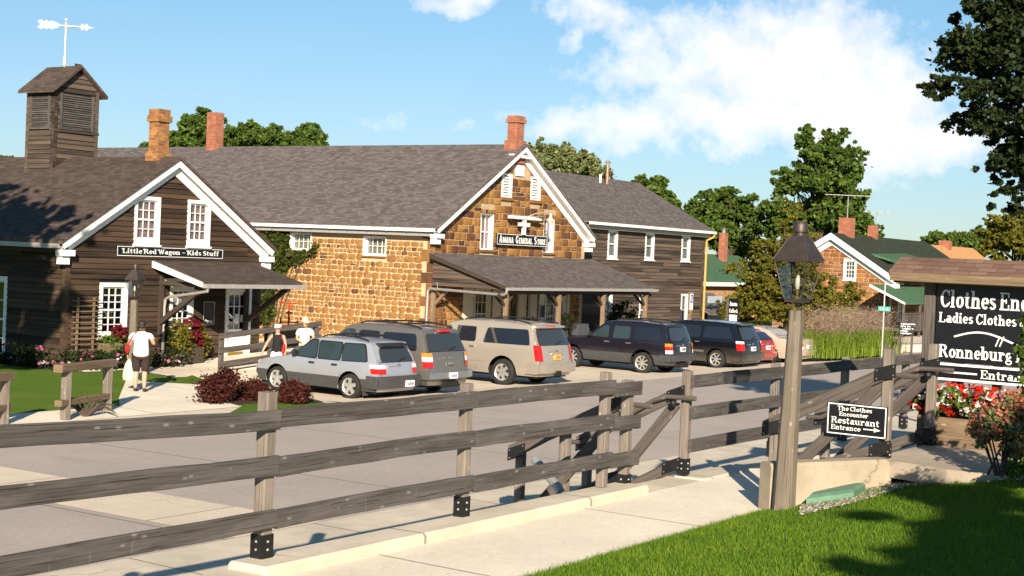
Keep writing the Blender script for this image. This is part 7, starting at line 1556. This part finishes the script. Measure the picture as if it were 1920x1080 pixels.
def person(label, loc, rz, H, J, shirt, legs, legm, hair, extras=()):
    """local frame: person faces +Y, x to their right; heights for a 1.65 m body scaled to H"""
    k = H/1.65; t = thing('person', label, 'person', loc, rz); S = lambda c: [tuple(v*k for v in p) for p in c]
    pel = (0,0,.9,.155,.115); ch = [[pel, (0,.0,1.03,.135,.1), (0,-.01,1.2,.15,.105), (0,-.01,1.33,.14,.085), (0,0,1.41,.06,.06), (0,.01,1.46,.052), (0,.018,1.52,.07,.08), (0,.02,1.575,.074,.092), (0,.015,1.625,.055,.07)]]
    for sx, (kn, an, toe) in zip((-1, 1), J['legs']): ch += [[pel, (sx*.095,0,.83,.1,.1), (*kn, .058), ((kn[0]+an[0])/2, (kn[1]+an[1])/2-.025, (kn[2]+an[2])/2+.06, .056), (*an, .036), (*toe, .035, .026)]]
    for sx, (el, wr) in zip((-1, 1), J['arms']): ch += [[(0,-.01,1.33,.14,.085), (sx*.165,-.01,1.35,.058), (*el, .04), ((el[0]*.6+wr[0]*.4), (el[1]*.6+wr[1]*.4), (el[2]*.6+wr[2]*.4), .038), (*wr, .026)]]
    for h in J['hands']: ch += h
    b = skin_mesh('body', t, [S(c) for c in ch], 'skin')
    # nose, ears, eyes and mouth sit on the head
    m = MB(); m.blob((0,.108*k,1.565*k), (.012*k,.018*k,.02*k), 8); m.blob((-.078*k,.01*k,1.565*k), (.012*k,.02*k,.03*k), 8); m.blob((.078*k,.01*k,1.565*k), (.012*k,.02*k,.03*k), 8); m.build('nose_and_ears', MT['skin'], b, True)
    m = MB(); m.blob((-.03*k,.1*k,1.585*k), (.014*k,.01*k,.008*k), 8); m.blob((.03*k,.1*k,1.585*k), (.014*k,.01*k,.008*k), 8); m.build('eyes', MT['hair'], b, True)
    m = MB(); m.blob((0,.1*k,1.527*k), (.024*k,.01*k,.006*k), 8); m.build('mouth', MT['bagred'], b, True)
    for nm, chs, mm in shirt: skin_mesh(nm, t, [S(c) for c in chs], mm)
    if legs: skin_mesh('trousers' if legs == 'long' else 'shorts', t, [S(c) for c in legm[1]], legm[0])
    m = MB(); hr = hair[1]; m.blob((0,-.004*k,1.6*k), (.092*k,.098*k,.085*k), 14); m.blob((0,-.05*k,1.55*k), (.082*k,.07*k,hr*k), 12)
    if hair[0]: m.build('hair', MT[hair[0]], t, True)
    for e in extras: e(t, k)
    return t
def shoes(t, k, J, m='shoe'):
    for kn, an, toe in J['legs']: q = MB(); c = (Vector(an)+Vector(toe))/2; q.blob((c.x*k, c.y*k+.01, .025), (.05*k, .135*k, .032), 10); q.build('shoe', MT[m], t, True)
# woman from behind, on the path
J = dict(legs=[((-.085,.02,.48),(-.09,-.02,.09),(-.09,.12,.04)),((.085,.0,.48),(.09,-.05,.09),(.1,.09,.04))], arms=[((-.25,-.02,1.1),(-.27,.06,.86)),((.24,.06,1.12),(.2,.28,1.2))], hands=[hand((-.27,.06,.86),(0,.1,-1),1,(0,1,0),.6), hand((.2,.28,1.2),(-.1,1,.3),1,(-1,0,.3),.5)])
def wx(t, k):
    shoes(t, k, J); m = MB(); m.tube([(-.1*k,-.05*k,1.41*k),(-.2*k,-.1*k,1.25*k),(-.27*k,-.07*k,1.08*k)], .012, 6); m.tube([(-.1*k,.07*k,1.41*k),(-.22*k,.06*k,1.25*k),(-.29*k,.02*k,1.08*k)], .012, 6); m.blob((-.27*k,-.05*k,1.0*k), (.06,.13,.12), 12); m.build('shoulder_bag', MT['bagred'], t, True)
lw = [[(0,0,.93,.16,.125),(-.095,0,.8,.115,.115),(-.088,.015,.42,.08,.08)],[(0,0,.93,.16,.125),(.095,0,.8,.115,.115),(.088,.0,.42,.08,.08)]]
st = [('shirt', [[(0,0,.8,.17,.13),(0,0,.88,.175,.135),(0,0,1.05,.165,.125),(0,-.01,1.2,.172,.125),(0,-.01,1.34,.155,.1),(0,0,1.41,.075,.07)],[(0,-.01,1.34,.155,.1),(-.17,-.01,1.34,.075),(-.225,-.015,1.2,.062)],[(0,-.01,1.34,.155,.1),(.17,-.01,1.34,.075),(.215,.02,1.22,.062)]], 'cwhite')]
wp = at(262, 733, Z=yardz(23.7,26.8)+.01); pw_ = person('woman seen from behind in white shirt and dark brown cropped trousers carrying bags', wp, -TH+R(8), 1.63, J, st, 'short', ('cbrown', lw), ('hair', .07), [wx])
pw_.scale = (1.16, 1.1, 1.0)
rot = Matrix.Rotation(-TH+R(8), 4, 'Z'); hp = wp+rot@Vector((-.28,.08,.74)); m = MB(); V = []; n = 14
for z, r in ((0,.02),(-.1,.08),(-.25,.13),(-.42,.15),(-.5,.13),(-.52,.0)):
    for j in range(n): a = 2*math.pi*j/n; V.append(hp+Vector((math.cos(a)*r*.7*(1+.12*math.sin(3*a)), math.sin(a)*r*1.15, z)))
m.add(V, [(i*n+j, (i+1)*n+j, (i+1)*n+(j+1)%n, i*n+(j+1)%n) for i in range(5) for j in range(n)], 0, None, True); tag(m.build('shopping_bag', MT['bagplastic']), 'pale yellow plastic shopping bag hanging from the woman in the white shirt', 'bag')
# woman in black sleeveless top facing the street
J2 = dict(legs=[((-.09,.06,.48),(-.09,.02,.09),(-.1,.15,.04)),((.09,-.02,.48),(.09,-.1,.1),(.09,.03,.04))], arms=[((-.23,.02,1.1),(-.25,.1,.86)),((.3,-.02,1.13),(.38,.08,.92))], hands=[hand((-.25,.1,.86),(0,.2,-1),1,(.3,1,0),.6), hand((.38,.08,.92),(.25,.2,-1),1,(-.4,1,0),.5)])
def vx(t, k):
    shoes(t, k, J2); m = MB(); m.lathe([(.085,-.02),(.097,.0),(.1,.05),(.092,.07)], (0,.002,1.6*k), 16); m.prism([(-.08,.07,1.585*k),(.08,.07,1.585*k),(.055,.18,1.57*k),(-.055,.18,1.57*k)], (0,0,.012)); m.build('visor', MT['cwhite'], t, True); m = MB(); m.blob((0,.085*k,1.583*k),(.068*k,.03,.018),10); m.build('sunglasses', MT['iron'], t, True)
    m = MB(); m.tube([(-.12*k,.06*k,1.4*k),(-.19*k,.09*k,1.2*k),(-.2*k,.08*k,1.1*k)], .013, 6); m.blob((-.2*k,.06*k,.98*k),(.06,.11,.17),12); m.build('shoulder_bag', MT['bagred'], t, True)
st2 = [('sleeveless_top', [[(0,0,.8,.16,.12),(0,0,.9,.165,.125),(0,0,1.05,.15,.115),(0,-.005,1.2,.165,.12),(0,-.01,1.34,.14,.095),(0,0,1.4,.07,.066)],[(0,-.01,1.34,.14,.095),(-.14,-.01,1.36,.06)],[(0,-.01,1.34,.14,.095),(.14,-.01,1.36,.06)]], 'cblack')]
p2 = at(520, 700, Z=.3); p2 = at(518, 702, Y=28.0); p2.z = yardz(p2.x, 28)+.0; person('woman in a black sleeveless top, white visor and white shorts with a red bag', p2, math.pi-TH+R(-6), 1.66, J2, st2, 'short', ('cwhite', [[(0,0,.93,.165,.125),(-.095,.01,.8,.12,.12),(-.09,.05,.5,.095,.095)],[(0,0,.95,.165,.125),(.095,0,.8,.12,.12),(.09,-.01,.5,.095,.095)]]), ('hairgrey', .05), [vx])
# person in white T-shirt looking down into a bag
J3 = dict(legs=[((-.09,.03,.48),(-.09,0,.09),(-.1,.13,.04)),((.09,.0,.48),(.09,-.04,.09),(.1,.09,.04))], arms=[((-.25,.08,1.12),(-.1,.28,1.07)),((.25,.08,1.1),(.12,.27,1.0))], hands=[hand((-.1,.28,1.07),(.6,.7,-.3),1,(0,0,1),.6), hand((.12,.27,1.0),(-.7,.6,-.2),1,(0,0,1),.6)])
def cx3(t, k):
    shoes(t, k, J3); m = MB(); m.lathe([(.1,-.03),(.101,.02),(.085,.075),(0,.1)], (0,.0,1.605*k), 16); m.prism([(-.075,.07,1.59*k),(.075,.07,1.59*k),(.055,.19,1.55*k),(-.055,.19,1.55*k)], (0,0,.014)); m.build('cap', MT['bagcream'], t, True)
st3 = [('shirt', [[(0,0,.8,.175,.135),(0,0,.9,.18,.14),(0,0,1.05,.17,.13),(0,-.01,1.2,.175,.13),(0,-.01,1.34,.155,.1),(0,0,1.41,.075,.07)],[(0,-.01,1.34,.155,.1),(-.17,-.005,1.34,.08),(-.225,.04,1.18,.068)],[(0,-.01,1.34,.155,.1),(.17,-.005,1.34,.08),(.225,.04,1.17,.068)]], 'cwhite')]
p3 = at(569, 690, Y=28.4); p3.z = yardz(p3.x, 28.4)+.02; t3 = person('person in a white T-shirt and pale cap looking down into a paper bag', p3, math.pi-TH+R(22), 1.66, J3, st3, 'long', ('cwhite', [[(0,0,.93,.165,.125),(-.095,.01,.8,.115,.115),(-.09,.03,.48,.08),(-.09,0,.12,.065)],[(0,0,.93,.165,.125),(.095,0,.8,.115,.115),(.09,0,.48,.08),(.09,-.04,.12,.065)]]), ('hairgrey', .045), [cx3])
rot = Matrix.Rotation(math.pi-TH+R(22), 4, 'Z'); c = p3+rot@Vector((.02,.34,.98)); u, v = rot@Vector((1,0,0)), rot@Vector((0,1,0)); m = MB(); lo_ = [c+u*a+v*b-UP*.3 for a, b in ((-.15,-.07),(.15,-.07),(.15,.07),(-.15,.07))]; hi_ = [c+u*a+v*b+UP*.08 for a, b in ((-.16,-.07),(.16,-.07),(.16,.07),(-.16,.07))]; m.add(lo_+hi_, [(0,3,2,1),(0,1,5,4),(1,2,6,5),(2,3,7,6),(3,0,4,7)]); tag(m.build('paper_bag', MT['bagcream']), 'cream paper bag held by the person in the white T-shirt', 'bag')
# shade trees outside the view
ldv = ld.normalized()
def up_sun(p, z): k = (z-p.z)/(-ldv.z); return p-ldv*k
c = up_sun(Vector((25.0, 35.0, 3.0)), 10.0); shadetree('leafy maple standing left of the view that shades the brown clapboard house', c-R0*.8, (4.6, 3.4), 81, 12000, .24)
c = up_sun(at(1820,1005,Z=1.9), 7.8); c2 = c+R0*1.3; shadetree('leafy maple on the bank behind the viewer that shades the lawn', c2, (2.1, 1.15), 82, 7000, .2)
